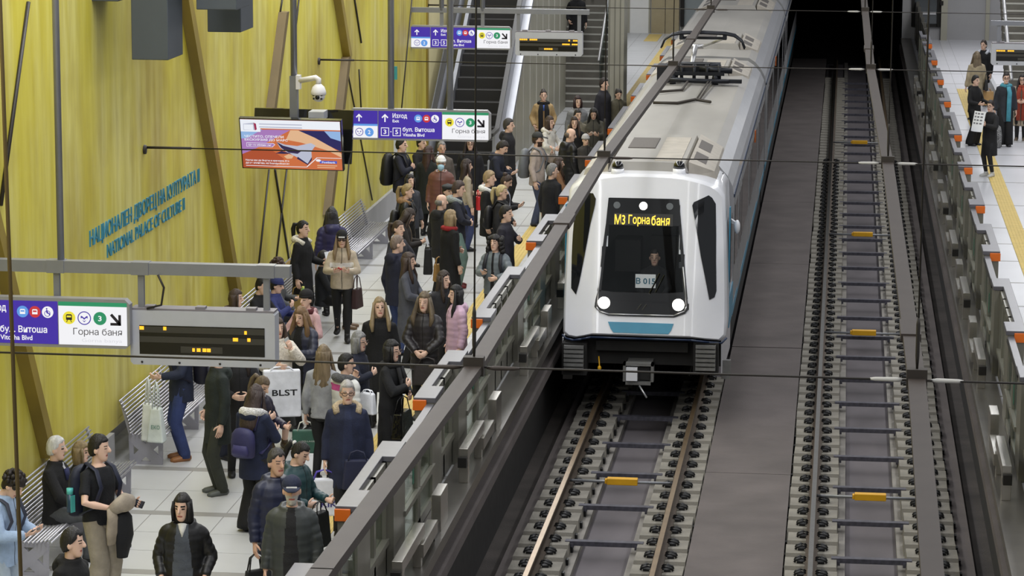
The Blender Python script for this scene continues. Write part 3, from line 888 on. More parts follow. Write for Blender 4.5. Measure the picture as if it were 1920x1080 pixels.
# roof equipment
ZR = 3.5
def roofbox(name, x0, x1, y0, y1, z0, z1, m, tp=.06, par=None):
    b = MB(); b.hexa([(x0, y0, z0), (x1, y0, z0), (x1, y1, z0), (x0, y1, z0), (x0 + tp, y0 + tp, z1), (x1 - tp, y0 + tp, z1), (x1 - tp, y1 - tp, z1), (x0 + tp, y1 - tp, z1)])
    return b.build(name, m, par or train)
for (y0, y1) in ((43.75, 47.6), (58.9, 61.6), (65.0, 68.2), (77, 81)):
    mid = roofbox('air_conditioner', XC - .62, XC + .62, y0 + .1, y1, ZR - .02, ZR + .13, M_roof)
    roofbox('cooling_grille', XC - .45, XC - .0, y0 + .5 + (y1 - y0) * .35, y0 + .5 + (y1 - y0) * .7, ZR + .10, ZR + .145, M_grille, .01, mid)
    roofbox('cover_plate', XC + .08, XC + .5, y0 + .3, y1 - .5, ZR + .10, ZR + .14, M_beige, .01, mid)
    for s in (-1, 1):
        b = MB(); x0 = XC + s * .62; x1 = XC + s * 1.08
        L_ = (y1 - y0)
        ins = [(x0, y0 + .15, 3.42), (x1, y0 + .45, 3.18), (x1, y1 - .15, 3.18), (x0, y1, 3.42), (x0, y0 + .15, 3.64), (x1 - s * .08, y0 + .5, 3.46), (x1 - s * .08, y1 - .2, 3.46), (x0, y1, 3.64)]
        if s < 0: ins = [ins[1], ins[0], ins[3], ins[2], ins[5], ins[4], ins[7], ins[6]]
        b.hexa(ins); cw = b.build('side_cowl', M_beige, mid)
        for (t0, t1) in ((.14, .40), (.56, .86)):
            b = MB()
            q = []
            for (u, t) in ((.12, t0), (.62, t0), (.62, t1), (.12, t1)):
                q.append((x0 + (x1 - s * .08 - x0) * u, y0 + .3 + (L_ - .45) * t, 3.645 - .18 * u))
            b.add(q + [(p[0], p[1], p[2] - .03) for p in q], [(0, 1, 2, 3), (0, 1, 5, 4), (1, 2, 6, 5), (2, 3, 7, 6), (3, 0, 4, 7)]); b.build('cowl_grille', M_grille, cw)
# pantograph
pn = MB()
Yb = 57.6
for dx in (-.42, .42):
    for dy in (-.45, .5): pn.loft([(XC + dx, Yb + dy, 3.5), (XC + dx, Yb + dy, 3.56), (XC + dx, Yb + dy, 3.62), (XC + dx, Yb + dy, 3.7)], [.07, .05, .07, .05], 10)
pn.bar((XC - .6, Yb - .45, 3.72), (XC + .6, Yb - .45, 3.72), .08, .07); pn.bar((XC - .6, Yb + .5, 3.72), (XC + .6, Yb + .5, 3.72), .08, .07)
pn.bar((XC - .42, Yb - .5, 3.72), (XC - .42, Yb + .55, 3.72), .07, .06); pn.bar((XC + .42, Yb - .5, 3.72), (XC + .42, Yb + .55, 3.72), .07, .06)
pn.tube((XC - .5, Yb + .1, 3.82), (XC + .5, Yb + .1, 3.82), .085, 10); pn.tube((XC + .1, Yb - .35, 3.8), (XC + .75, Yb - .4, 3.78), .06, 8)
pn.box(XC + .5, XC + .95, Yb - .6, Yb - .45, 3.55, 3.62); pn.box(XC - .35, XC + .3, Yb - .3, Yb, 3.7, 3.9)
for q in range(5): pn.tube((XC - .5 + q * .25, Yb - .42, 3.55), (XC - .5 + q * .25, Yb - .42, 3.9), .035, 8); pn.tube((XC - .45 + q * .2, Yb + .35, 3.75), (XC - .45 + q * .2, Yb + .75, 3.8), .03, 6)
pn.loft([(XC - .62, Yb - .6, 3.58), (XC - .3, Yb - .75, 3.62), (XC + .2, Yb - .72, 3.6), (XC + .7, Yb - .7, 3.6)], [.045] * 4, 8, ref=(0, 0, 1)); pn.box(XC - .75, XC - .55, Yb - .3, Yb + .3, 3.55, 3.85)
pant = pn.build('pantograph', M_panto, train)
hc = ony(1318, 62, 55.2); hz = 4.66; hx = hc.x
el = (XC - .02, Yb + 1.3, 4.2)
b = MB(); b.tube((XC - .08, Yb + .1, 3.84), (XC - .06, Yb + 1.15, 4.12), .05); b.build('lower_arm', M_steel, pant)
b = MB()
for s in (-.40, .40): b.tube((XC - .06 + s * .35, Yb + 1.15, 4.12), (hx + s, 55.35, hz - .08), .028)
b.tube((XC - .2, Yb + 1.15, 4.12), (XC + .1, Yb + 1.15, 4.12), .05); b.build('upper_arm', M_steel, pant)
b = MB()
for dy in (0, .3):
    pts = [(hx - .80, 55.2 + dy, hz - .27), (hx - .74, 55.2 + dy, hz - .12), (hx - .60, 55.2 + dy, hz - .02), (hx - .42, 55.2 + dy, hz + .015), (hx, 55.2 + dy, hz + .03), (hx + .42, 55.2 + dy, hz + .015), (hx + .60, 55.2 + dy, hz - .02), (hx + .74, 55.2 + dy, hz - .12), (hx + .80, 55.2 + dy, hz - .27)]
    b.loft(pts, [.016] * 2 + [.024] * 5 + [.016] * 2, 6, ref=(0, 0, 1))
b.box(hx - .42, hx + .42, 55.3, 55.36, hz - .1, hz - .05); b.box(hx - .45, hx - .38, 55.2, 55.5, hz - .1, hz); b.box(hx + .38, hx + .45, 55.2, 55.5, hz - .1, hz)
b.build('collector_head', M_panto, pant)
b = MB()
b.loft([(XC - .1, Yb - .5, 3.6), (XC - .15, 55.6, 3.55), (XC - .55, 55.2, 3.55), (XC - .75, 55.3, 3.55)], [.025] * 4, 6, ref=(0, 0, 1))
for dx in (.0, .06): b.loft([(XC + .3 + dx, Yb - .5, 3.6), (XC + .22 + dx, 54.0, 3.55)], [.02, .02], 6)
b.loft([(XC - .55, 53.2, 3.55), (XC - .1, 53.2, 3.55), (XC + .2, 53.9, 3.55), (XC + .5, 53.5, 3.55)], [.028] * 4, 6, ref=(0, 0, 1))
b.build('roof_cables', M_cable, train)

o = MB(); c = ony(1209.5, 529, YB - .0); sw = (1228.5 - 1190) * 43.2 / FPX / 2; sh = .105
pc = fr(1209.5, 529); yy = pc.y + .09
o.box(pc.x - sw, pc.x + sw, yy, yy + .006, pc.z - sh, pc.z + sh, 0)
put_text(o, 'В 015', pc.x - sw * .94, pc.x + sw * .96, pc.z - .045, pc.z + .05, lambda u, v: (u, yy - .004, v), 1)
tag(o.build('number_card', [M_paper, M_ink]), 'white paper card reading B 015 behind the train windscreen', 'card')

# ------------------------------------------------------------------ overhead conductor bars, wires, droppers
M_bar = mat('conductor_brown', (68, 60, 55), 0.55, 0.3, 0.1, 3)
M_wire = mat('wire_dark', (46, 42, 38), .6, .3, 0)
M_ins = mat('insulator_pale', (196, 194, 188), .5, 0, 0)
ZB = 4.75
WY = [22.1, 35.4, 47.6, 60.3]
LX = [(8, -2.95), (16, -2.94), (22.1, -2.83), (35.2, -2.92), (47.4, -2.79), (62.9, -2.76), (80, -2.75)]
RX = [(8, .56), (16, .59), (22.1, .63), (35.2, .58), (47.4, .46), (62.9, .43), (84, .42)]
for pts, lab in ((LX, 'brown overhead conductor bar above the train, crossing the picture diagonally'), (RX, 'brown overhead conductor bar above the empty right track')):
    o = thing('conductor_bar', lab, 'overhead conductor bar', (pts[0][1], 40, ZB - .07))
    b = MB()
    for (ya, xa), (yb2, xb) in zip(pts[:-1], pts[1:]):
        b.bar((xa, ya, ZB), (xb, yb2 + .02, ZB), .135, .06); b.bar((xa, ya, ZB - .06), (xb, yb2 + .02, ZB - .06), .05, .07)
    b.build('bar_profile', M_bar, o)
    def xat(y):
        for (ya, xa), (yb2, xb) in zip(pts[:-1], pts[1:]):
            if ya <= y <= yb2: return xa + (xb - xa) * (y - ya) / (yb2 - ya)
    for y in WY:
        b = MB(); b.box(xat(y) - .08, xat(y) + .08, y - .05, y + .05, ZB - .05, ZB + .10); b.build('bar_clamp', M_cable, o)
    for y in ((24.2, 51.5) if pts is RX else (53, 30)):
        b = MB(); b.box(xat(y) - .085, xat(y) + .085, y - .35, y + .35, ZB - .02, ZB + .045); b.build('splice_plate', M_bar, o)
for i, y in enumerate(WY):
    lab = ['nearest cross wire, carrying the conductor bars in front of the train', 'second cross wire, passing just above the train front', 'third cross wire, over the pantograph', 'farthest cross wire, across the train roof at the top'][i]
    o = thing('cross_wire', lab, 'suspension wire', (-2, y, ZB))
    b = MB(); b.tube((WX + .02, y + .05, ZB + .02), (8.6, y - .05, ZB), .0085, 6); b.build('wire', M_wire, o)
    b = MB(); b.tube((WX + .02, y + .05, ZB + .02), (WX + .6, y + .05, ZB + .02), .018, 6); b.tube((WX - .02, y, ZB), (WX + .03, y, ZB), .06, 8); b.build('turnbuckle', M_cable, o)
    for pts in (LX, RX):
        x = [p[1] for p in pts if abs(p[0] - y) < 3]
        x = x[0] if x else -2.8
        for s in (-1, 1):
            b = MB(); b.loft([(x + s * .1, y, ZB + .01), (x + s * .16, y, ZB + .01), (x + s * .32, y, ZB + .01), (x + s * .36, y, ZB + .01)], [.009, .019, .016, .009], 8); b.build('insulator', M_ins if pts is RX else M_bar, o)
for (x, y, lab) in ((-2.83, 22.1, 'long thin dropper wire hanging to the bar in front of the platform screens'), (-2.91, 35.4, 'thin dropper wire ending above the train front'), (-2.79, 47.6, 'chain-like dropper wire by the left end of the pantograph'), (-2.76, 60.3, 'short dropper wire at the top right of the pantograph'),
                    (.63, 22.1, 'nearest dropper wire of the empty track bar'), (.58, 35.4, 'second dropper wire of the empty track bar'), (.46, 47.6, 'third dropper wire of the empty track bar'), (.43, 60.3, 'farthest dropper wire of the empty track bar')):
    b = MB(); b.tube((x, y, ZB + .06), (x + .02, y, 12), .0075, 6)
    b.loft([(x, y, ZB + .1), (x, y, ZB + .2), (x, y, ZB + .45), (x, y, ZB + .5)], [.009, .016, .016, .009], 6)
    tag(b.build('dropper_wire', M_wire), lab, 'dropper wire')
b = MB(); p = ony(22, 300, 18); b.tube((p.x, 18, 3.5), (p.x - .1, 18, 12), .014, 8)
tag(b.build('hanging_cable', M_ribbr), 'brown vertical cable hanging at the far left of the picture', 'cable')
b = MB(); p = ony(1740, 100, 66); b.tube((p.x, 66, 3.9), (p.x - .02, 66, 12), .014, 6); tag(b.build('hanging_cable', M_wire), 'thin dark cable hanging in front of the right lift', 'cable')

# ------------------------------------------------------------------ signs, displays, poles
M_sgrey = mat('sign_grey', (150, 150, 154), .4, .3, .04)
M_pole = mat('pole_grey', (136, 138, 145), .35, .4, .04)
S_wh = glow('sign_white', (246, 246, 250), .95); S_pu = glow('sign_purple', (66, 42, 168), .9); S_bl = glow('sign_blue', (96, 156, 230), .95)
S_gr = glow('sign_green', (40, 148, 102), .9); S_re = glow('sign_red', (206, 52, 60), .9); S_ye = glow('sign_yellow', (240, 226, 60), .95); S_dk = mat('sign_ink', (34, 30, 44), .5, 0, 0)
S_tx = mat('sign_text', (84, 82, 92), .5, 0, 0); S_gh = glow('sign_ghost', (222, 222, 228), .95)
SM = [S_wh, S_pu, S_bl, S_gr, S_re, S_ye, S_dk, S_tx, S_gh]


def arrow_up(b, cx, cz, r, fn, mi):
    poly(b, [(cx - .16 * r, cz - r), (cx + .16 * r, cz - r), (cx + .16 * r, cz + .6 * r), (cx - .16 * r, cz + .6 * r)], fn, mi)
    poly(b, [(cx, cz + r), (cx - .85 * r, cz + .15 * r), (cx - .6 * r, cz - .08 * r), (cx, cz + .55 * r)], fn, mi)
    poly(b, [(cx, cz + r), (cx, cz + .55 * r), (cx + .6 * r, cz - .08 * r), (cx + .85 * r, cz + .15 * r)], fn, mi)


def bus(b, cx, cz, r, fn, m0, m1):
    poly(b, [(cx - .5 * r, cz - .45 * r), (cx + .5 * r, cz - .45 * r), (cx + .5 * r, cz + .35 * r), (cx + .35 * r, cz + .5 * r), (cx - .35 * r, cz + .5 * r), (cx - .5 * r, cz + .35 * r)], fn, m0)
    f2 = lambda u, v: (lambda p: (p[0], p[1] - .002, p[2]))(fn(u, v))
    poly(b, [(cx - .36 * r, cz - .02 * r), (cx + .36 * r, cz - .02 * r), (cx + .36 * r, cz + .28 * r), (cx - .36 * r, cz + .28 * r)], f2, m1)


def sign(xr, y, zb, W, Hh, label, near=False):
    """direction sign whose right end is at xr; drawn with the proportions of the middle sign"""
    o = thing('direction_sign', label, 'sign', (xr - W / 2, y, zb))
    FW = 2.24 * Hh / .49 if near else W
    X = lambda u: xr - FW * (1 - u)
    Zv = lambda v: zb + Hh * (1 - v)
    u0 = 1 - W / FW
    b = MB()
    r = .05
    x0, x1 = xr - W - .02, xr + .02
    out = [(x0 + r, zb - .02), (x1 - r, zb - .02), (x1, zb - .02 + r), (x1, zb + Hh + .02 - r), (x1 - r, zb + Hh + .02), (x0 + r, zb + Hh + .02), (x0, zb + Hh + .02 - r), (x0, zb - .02 + r)]
    b.prism(out, lambda u, v, d: (u, d, v), y, y + .12); b.build('sign_frame', M_sgrey, o)
    lay = lambda k: (lambda u, v: (X(u), y - .003 - .002 * k, Zv(v)))
    b = MB()
    R = lambda a, c, d, e, mi, k: poly(b, [(a, e), (c, e), (c, d), (a, d)], lay(k), mi)
    fn3 = lambda u, v: (u, y - .009, v)
    fn4 = lambda u, v: (u, y - .012, v)
    if not near:
        R(.004, .196, .03, .49, 1, 0); R(.004, .196, .49, .56, 2, 0); R(.004, .196, .56, .975, 0, 0)
        arrow_up(b, X(.062), Zv(.27), .058, fn3, 0)
        disc(b, X(.064), Zv(.77), .062, fn3, 1); disc(b, X(.064), Zv(.77), .052, fn4, 0)
        for s in (-1, 1): poly(b, [(X(.064) + s * .03, Zv(.77) + .022), (X(.064) + s * .03, Zv(.77) - .002), (X(.064) + s * .004, Zv(.77) - .0)], lambda u, v: (u, y - .014, v), 1)
        poly(b, [(X(.064) - .022, Zv(.77) - .015), (X(.064), Zv(.77) - .034), (X(.064) + .022, Zv(.77) - .015), (X(.064), Zv(.77) - .022)], lambda u, v: (u, y - .014, v), 1)
        disc(b, X(.136), Zv(.775), .068, fn3, 2); put_text(b, '2', X(.136) - .02, X(.136) + .02, Zv(.775) - .03, Zv(.775) + .03, fn4, 0)
    R(max(u0 + .004, .202), .66, .03, .975, 1, 0); R(.664, .996, .12, .975, 0, 0); R(.664, .996, .03, .12, 3, 0)
    if not near:
        arrow_up(b, X(.25), Zv(.27), .062, fn3, 0)
        put_text(b, 'Изход', X(.305), X(.41), Zv(.30), Zv(.10), fn3, 0); put_text(b, 'Exit', X(.305), X(.352), Zv(.42), Zv(.32), fn3, 0)
        for uu, t in ((.25, '3'), (.335, '5')):
            disc_ = [(X(uu) - .062, Zv(.75) - .064), (X(uu) + .062, Zv(.75) - .064), (X(uu) + .062, Zv(.75) + .064), (X(uu) - .062, Zv(.75) + .064)]
            poly(b, disc_, fn3, 0); poly(b, [(X(uu) + (p[0] - X(uu)) * .84, Zv(.75) + (p[1] - Zv(.75)) * .84) for p in disc_], fn4, 1)
            put_text(b, t, X(uu) - .022, X(uu) + .022, Zv(.75) - .034, Zv(.75) + .034, lambda u, v: (u, y - .015, v), 0)
        R(.288, .298, .735, .76, 0, 3)
    else:
        put_text(b, 'Изход', X(.305), X(.41), Zv(.30), Zv(.10), fn3, 0)
    put_text(b, 'бул. Витоша', X(.378), X(.608), Zv(.77), Zv(.58), fn3, 0); put_text(b, 'Vitosha Blvd', X(.378), X(.535), Zv(.90), Zv(.79), fn3, 0)
    for uu, c in ((.49, 2), (.55, 4), (.612, 0)): disc(b, X(uu), Zv(.27), .06, fn3, c)
    bus(b, X(.49), Zv(.27), .055, fn4, 0, 2); bus(b, X(.55), Zv(.27), .055, fn4, 0, 4)
    c = X(.612); d = Zv(.27)
    disc(b, c - .008, d + .036, .008, fn4, 1, 10); poly(b, [(c - .014, d + .026), (c - .014, d - .006), (c + .018, d - .006), (c + .028, d - .03), (c + .018, d - .034), (c + .01, d - .016), (c - .006, d - .014), (c - .004, d + .026)], fn4, 1)
    disc(b, c - .002, d - .014, .032, fn4, 1, 20, .026)
    disc(b, X(.716), Zv(.38), .066, fn3, 5)
    c, d = X(.716), Zv(.38)
    bus(b, c, d + .006, .062, fn4, 6, 5); poly(b, [(c - .03, d - .045), (c - .022, d - .045), (c - .012, d - .022), (c - .02, d - .022)], fn4, 6); poly(b, [(c + .022, d - .045), (c + .03, d - .045), (c + .02, d - .022), (c + .012, d - .022)], fn4, 6)
    c, d = X(.79), Zv(.38)
    disc(b, c, d, .07, fn3, 1, 24, .06)
    for s in (-1, 1): poly(b, [(c + s * .036, d + .022), (c + s * .036, d - .004), (c + s * .022, d + .004), (c, d - .016), (c, d + .002), (c + s * .024, d + .022)], fn4, 1)
    poly(b, [(c - .022, d - .018), (c, d - .042), (c + .022, d - .018), (c, d - .03)], fn4, 1)
    disc(b, X(.866), Zv(.38), .068, fn3, 3); put_text(b, '3', X(.866) - .018, X(.866) + .018, Zv(.38) - .027, Zv(.38) + .027, fn4, 0)
    c, d = X(.942), Zv(.40)
    poly(b, [(c - .058, d + .044), (c - .036, d + .064), (c + .046, d - .026), (c + .022, d - .046)], fn3, 6); poly(b, [(c + .028, d + .05), (c + .056, d + .05), (c + .056, d - .06), (c + .028, d - .06)], fn3, 6)
    poly(b, [(c - .055, d - .032), (c - .055, d - .06), (c + .05, d - .06), (c + .05, d - .032)], fn3, 6)
    put_text(b, 'Горна баня', X(.735), X(.972), Zv(.79), Zv(.60), fn3, 7, False); put_text(b, 'Gorna banya', X(.776), X(.972), Zv(.93), Zv(.83), fn3, 8, False)
    b.build('sign_panel', SM, o)
    return o


def pole(px, y, z0, z1, r, label, square=False):
    p = ony(px, 100, y); b = MB()
    if square: b.box(p.x - r, p.x + r, y - r, y + r, z0, z1)
    else: b.tube((p.x, y, z0), (p.x, y, z1), r, 14)
    return tag(b.build('sign_pole', M_pole), label, 'pole')


def sign_at(px_r, py_t, py_b, y, label, wid, near=False):
    t = ony(px_r, py_t, y); q = ony(px_r, py_b, y)
    return sign(t.x, y, q.z, wid, t.z - q.z, label, near), q.z, t.z


s1, zb1, zt1 = sign_at(917, 210, 264, 43.0, 'purple and white direction sign in front of the escalator foot, middle of three', 2.12)
for px in (733, 844): pole(px, 43.06, zt1 + .02, 12, .05, 'grey pole carrying the middle direction sign, %s' % ('left one' if px == 733 else 'right one'))
s2, zb2, zt2 = sign_at(957, 52, 92, 58.0, 'small purple and white direction sign across the escalator, farthest of three', 2.04)
s3, zb3, zt3 = sign_at(239, 566, 651, 28.0, 'large purple and white direction sign cut by the left edge, nearest of three', 1.45, True)

M_disp = mat('display_case', (176, 178, 184), .45, 0, .03); M_dispb = mat('display_case_top', (120, 116, 122), .5, 0, .04)
M_dwin = mat('display_window', (22, 20, 16), .25, 0, 0); M_dwin2 = mat('display_row', (58, 56, 50), .4, 0, 0)


def led(x0, x1, z0, z1, y, rows, label, rz=0.0):
    o = thing('train_display', label, 'departure display', ((x0 + x1) / 2, y, z0))
    W = x1 - x0; Hh = z1 - z0
    b = MB(); b.prism([(x0, z0 + .03), (x0 + .03, z0), (x1 - .03, z0), (x1, z0 + .03), (x1, z1 - .02), (x1 - .02, z1), (x0 + .02, z1), (x0, z1 - .02)], lambda u, v, d: (u, d, v), y, y + .22); b.build('case', M_disp, o)
    b = MB(); b.box(x0 + .01, x1 - .01, y + .01, y + .21, z1, z1 + .02)
    for t in (.1, .45, .8): b.box(x0 + W * t, x0 + W * t + .1, y + .02, y + .12, z1 + .02, z1 + .045)
    b.build('case_top', M_dispb, o)
    for t in (.08, .34, .62, .9): b = MB(); b.tube((x0 + W * t, y - .006, z0 + .03), (x0 + W * t, y + .005, z0 + .03), .012, 8); b.build('latch', M_dwin, o)
    fz = lambda k: (lambda u, v: (x0 + W * u, y - .004 - .003 * k, z1 - Hh * v))
    b = MB()
    poly(b, [(.065, .80), (.93, .80), (.93, .27), (.065, .27)], fz(0), 0)
    poly(b, [(.065, .40), (.93, .40), (.93, .29), (.065, .29)], fz(1), 1); poly(b, [(.065, .58), (.93, .58), (.93, .47), (.065, .47)], fz(1), 1)
    poly(b, [(.35, .76), (.64, .76), (.64, .64), (.35, .64)], fz(1), 1)
    for (ua, ub, v) in rows:
        n = max(1, int((ub - ua) / .028)); d = (ub - ua) / n
        for k in range(n):
            if n > 3 and k % 5 == 4: continue
            poly(b, [(ua + d * k + d * .06, v + .032), (ua + d * (k + 1) - d * .06, v + .032), (ua + d * (k + 1) - d * .06, v - .032), (ua + d * k + d * .06, v - .032)], fz(2), 2)
    b.build('led_window', [M_dwin, M_dwin2, M_led2], o)
    return o


q0 = ony(245, 683, 28.1); q1 = ony(515, 592, 28.1)
led(q0.x, q1.x, q0.z, q1.z + .02, 28.1, [(.065, .10, .32), (.23, .255, .32), (.79, .81, .36), (.71, .75, .49), (.81, .835, .49), (.43, .45, .70), (.46, .49, .70), (.50, .56, .70)], 'grey departure display with a few orange lights, hanging over the bench at left')
zbm = ony(300, 503, 28.2).z
b = MB(); b.box(WX + .02, ony(545, 515, 28.2).x, 28.14, 28.26, zbm - .06, zbm + .06); 
o = thing('sign_beam', 'grey beam holding the nearest sign and display', 'beam', (-7, 28.2, zbm - .06)); b.build('beam', M_pole, o)
for px, zz in ((107, zt3), (265, q1.z + .02), (500, q1.z + .02)):
    x = ony(px, 530, 28.2).x; b = MB(); b.box(x - .03, x + .03, 28.17, 28.23, zz, zbm - .06); b.box(x - .09, x + .09, 28.13, 28.27, zbm - .065, zbm + .065); b.build('hanger', M_pole, o)
b = MB(); xk = ony(296, 512, 28.1).x; b.loft([(xk, 28.1, zbm - .05), (xk + .06, 28.1, zbm - .18), (xk + .03, 28.1, zbm - .36), (xk - .12, 28.1, q1.z + .04)], [.012] * 4, 6, ref=(0, 1, 0)); b.build('power_cord', M_wire, o)
pole(106, 28.2, zbm + .06, 12, .036, 'grey round pole at the far left above the nearest direction sign')

q0 = ony(966, 104, 58.0); q1 = ony(1092, 62, 58.0)
led(q0.x, q1.x, q0.z, q1.z, 58.0, [(.065, .36, .31), (.79, .82, .33), (.86, .93, .33), (.70, .93, .49), (.43, .56, .70)], 'pale departure display in front of the stairs at the far end of the crowded platform')
zbm2 = ony(900, 20, 58.1).z
o = thing('sign_beam', 'grey beam above the farthest sign and the display by the stairs', 'beam', (-7.5, 58.1, zbm2 - .05))
b = MB(); b.box(ony(772, 17, 58.1).x, ony(1105, 24, 58.1).x, 58.06, 58.16, zbm2 - .05, zbm2 + .05); b.build('beam', M_pole, o)
for px, zz in ((828, zt2), (905, zt2), (972, q1.z), (1086, q1.z)):
    x = ony(px, 40, 58.1).x; b = MB(); b.box(x - .035, x + .035, 58.08, 58.14, zz, zbm2 - .05); b.build('hanger', M_pole, o)
b = MB(); b.tube((ony(828, 10, 58.1).x, 58.1, zbm2), (ony(828, 10, 58.1).x, 58.1, 12), .05); b.tube((ony(905, 10, 58.1).x, 58.1, zbm2), (ony(905, 10, 58.1).x, 58.1, 12), .05); b.build('upright', M_pole, o)

q0 = ony(1858, 122, 56.5); q1 = ony(1858, 82, 56.5)
led(q0.x, q0.x + 1.45, q0.z, q1.z, 56.5, [(.065, .30, .32), (.62, .80, .70)], 'pale departure display over the right platform, cut by the right edge')
o = thing('sign_beam', 'short pale beam above the right platform display', 'beam', (q0.x + .7, 56.6, q1.z + .5))
zz = ony(1900, 44, 56.6).z
b = MB(); b.box(ony(1858, 44, 56.6).x, q0.x + 1.6, 56.55, 56.65, zz - .04, zz + .05); b.build('beam', M_pole, o)
b = MB(); b.box(q0.x + .1, q0.x + .17, 56.57, 56.63, q1.z, zz - .04); b.box(q0.x + 1.2, q0.x + 1.27, 56.57, 56.63, q1.z, zz - .04); b.tube((q0.x + 1.4, 56.6, zz), (q0.x + 1.4, 56.6, 12), .05); b.build('hanger', M_pole, o)

# ---------------- advertising screen
T_wh = glow('ad_white', (238, 242, 250), .95); T_or = mat('ad_orange', (20, 8, 4), .3, 0, 0, emit=(214, 116, 70), estr=.85); T_nv = glow('ad_navy', (38, 36, 98), .85); T_pk = glow('ad_violet', (176, 128, 196), .85)
T_lb = glow('ad_lightblue', (150, 186, 232), .9); T_sand = glow('ad_sand', (232, 186, 146), .9); T_dk = glow('ad_dark', (52, 38, 84), .8); T_rd = glow('ad_rose', (170, 50, 92), .8); T_gy = glow('ad_grey', (190, 194, 214), .9); T_pb = glow('ad_blue', (74, 92, 200), .9); T_rust = glow('ad_rust', (188, 86, 54), .8)
TM = [T_wh, T_or, T_nv, T_pk, T_lb, T_sand, T_dk, T_rd, T_gy, T_pb, T_rust]
YT_ = 40.0
pTL = ony(450, 223, YT_); pTR = ony(640, 228, YT_)
pB = ony(460, 319, YT_)
TW = pTR.x - pTL.x; TH = (pTL.z - pB.z) * 1.02
til = math.radians(16)
tv = thing('advertising_screen', 'bright advertising screen with a spacecraft over orange ground, hung by the yellow wall', 'screen', ((pTL.x + pTR.x) / 2, YT_, pTL.z - TH))
hinge = Vector((pTL.x, YT_, pTL.z)); ax = Vector((TW, -.10, 0)).normalized(); dn = Vector((0, math.sin(til), -math.cos(til))); nf = ax.cross(-dn).normalized()
if nf.y > 0: nf = -nf
TVf = lambda k: (lambda u, v: hinge + ax * (TW * u) + dn * (TH * v) + nf * (.004 + .0022 * k))
def slab(b, u0, u1, v0, v1, d0, d1, mi=0):
    F = lambda u, v, d: hinge + ax * (TW * u) + dn * (TH * v) - nf * d
    b.prism([(u0, v0), (u1, v0), (u1, v1), (u0, v1)], F, d0, d1, mi)
b = MB(); slab(b, -.012, 1.012, -.02, 1.02, 0, .07); b.build('screen_case', M_tblack, tv)
b = MB()
RR = lambda a, c, d, e, mi, k: poly(b, [(a, d), (c, d), (c, e), (a, e)], TVf(k), mi)
RR(0, 1, 0, 1, 1, 0)
poly(b, [(0, .22), (.3, .2), (.5, .2), (.3, .42), (.12, .62), (0, .72)], TVf(1), 3); poly(b, [(0, .2), (.22, .2), (.06, .38), (0, .4)], TVf(2), 4)
poly(b, [(.5, .2), (.62, .2), (.8, .38), (1, .66), (1, .74), (.86, .6), (.6, .45), (.45, .4)], TVf(1), 5)
poly(b, [(.58, .2), (1, .2), (1, .62), (.88, .5), (.74, .34)], TVf(2), 2); poly(b, [(.84, .2), (1, .2), (1, .4), (.9, .34)], TVf(3), 4)
poly(b, [(0, .72), (.12, .6), (.3, .62), (.42, .8), (.3, .97), (.04, 1), (0, 1)], TVf(1), 10)
RR(0, 1, 0, .175, 0, 3); RR(.0, .2, .1, .25, 0, 3)
poly(b, [(.03, .09), (.14, .06), (.155, .14), (.155, .21), (.03, .22)], TVf(4), 8); poly(b, [(.035, .10), (.13, .10), (.13, .21), (.035, .21)], TVf(5), 0); poly(b, [(.135, .06), (.16, .08), (.165, .2), (.145, .22)], TVf(5), 7)
for v in (.075, .135): RR(.19, .62, v, v + .022, 8, 4)
put_text(b, 'ЧЕСТИТО, СПЕЧЕЛИ', .035, .43, .375, .315, TVf(6), 0); put_text(b, 'ЕКСКУРЗИЯ ДО МАРС', .035, .47, .44, .385, TVf(6), 0)
poly(b, [(.05, .475), (.32, .475), (.34, .505), (.31, .56), (.05, .56)], TVf(4), 0); poly(b, [(.054, .481), (.317, .481), (.334, .505), (.306, .553), (.054, .553)], TVf(5), 3)
put_text(b, 'Ще го обявим ли?', .07, .30, .54, .495, TVf(6), 0)
put_text(b, 'Научи как да бъдеш в крачката, без', .03, .47, .86, .815, TVf(6), 0); put_text(b, 'да се оплиташ, на finansipodcast.bg', .03, .47, .92, .87, TVf(6), 0)
poly(b, [(.355, .445), (.44, .5), (.56, .52), (.70, .45), (.745, .5), (.70, .62), (.70, .76), (.655, .88), (.56, .76), (.44, .64), (.385, .56)], TVf(4), 8)
poly(b, [(.355, .445), (.40, .57), (.47, .66), (.56, .68), (.60, .62), (.5, .56), (.42, .52)], TVf(5), 6); poly(b, [(.56, .74), (.655, .88), (.70, .74), (.70, .80), (.655, .905), (.55, .78)], TVf(5), 6); poly(b, [(.335, .685), (.40, .63), (.50, .68), (.42, .69)], TVf(5), 6)
poly(b, [(.42, .74), (.47, .69), (.52, .72), (.50, .78), (.45, .79)], TVf(5), 5)
for seg in ([(.03, .945), (.64, .945), (.64, .955), (.03, .955)], [(.64, .945), (.75, .745), (.756, .755), (.645, .957)], [(.75, .745), (1, .745), (1, .755), (.75, .755)]): poly(b, seg, TVf(5), 0)
disc(b, .765, .805, .026, TVf(5), 0, 12); poly(b, [(.78, .81), (.95, .81), (.95, .865), (.775, .865)], TVf(4), 9); put_text(b, 'Postbank', .80, .935, .858, .82, TVf(6), 0)
RR(.75, .95, .90, .918, 5, 4); RR(.75, .93, .94, .958, 5, 4)
b.build('screen_image', TM, tv)
b = MB(); bx = hinge + ax * (TW * .07) + Vector((0, .55, .10))
bw = TW * 1.0
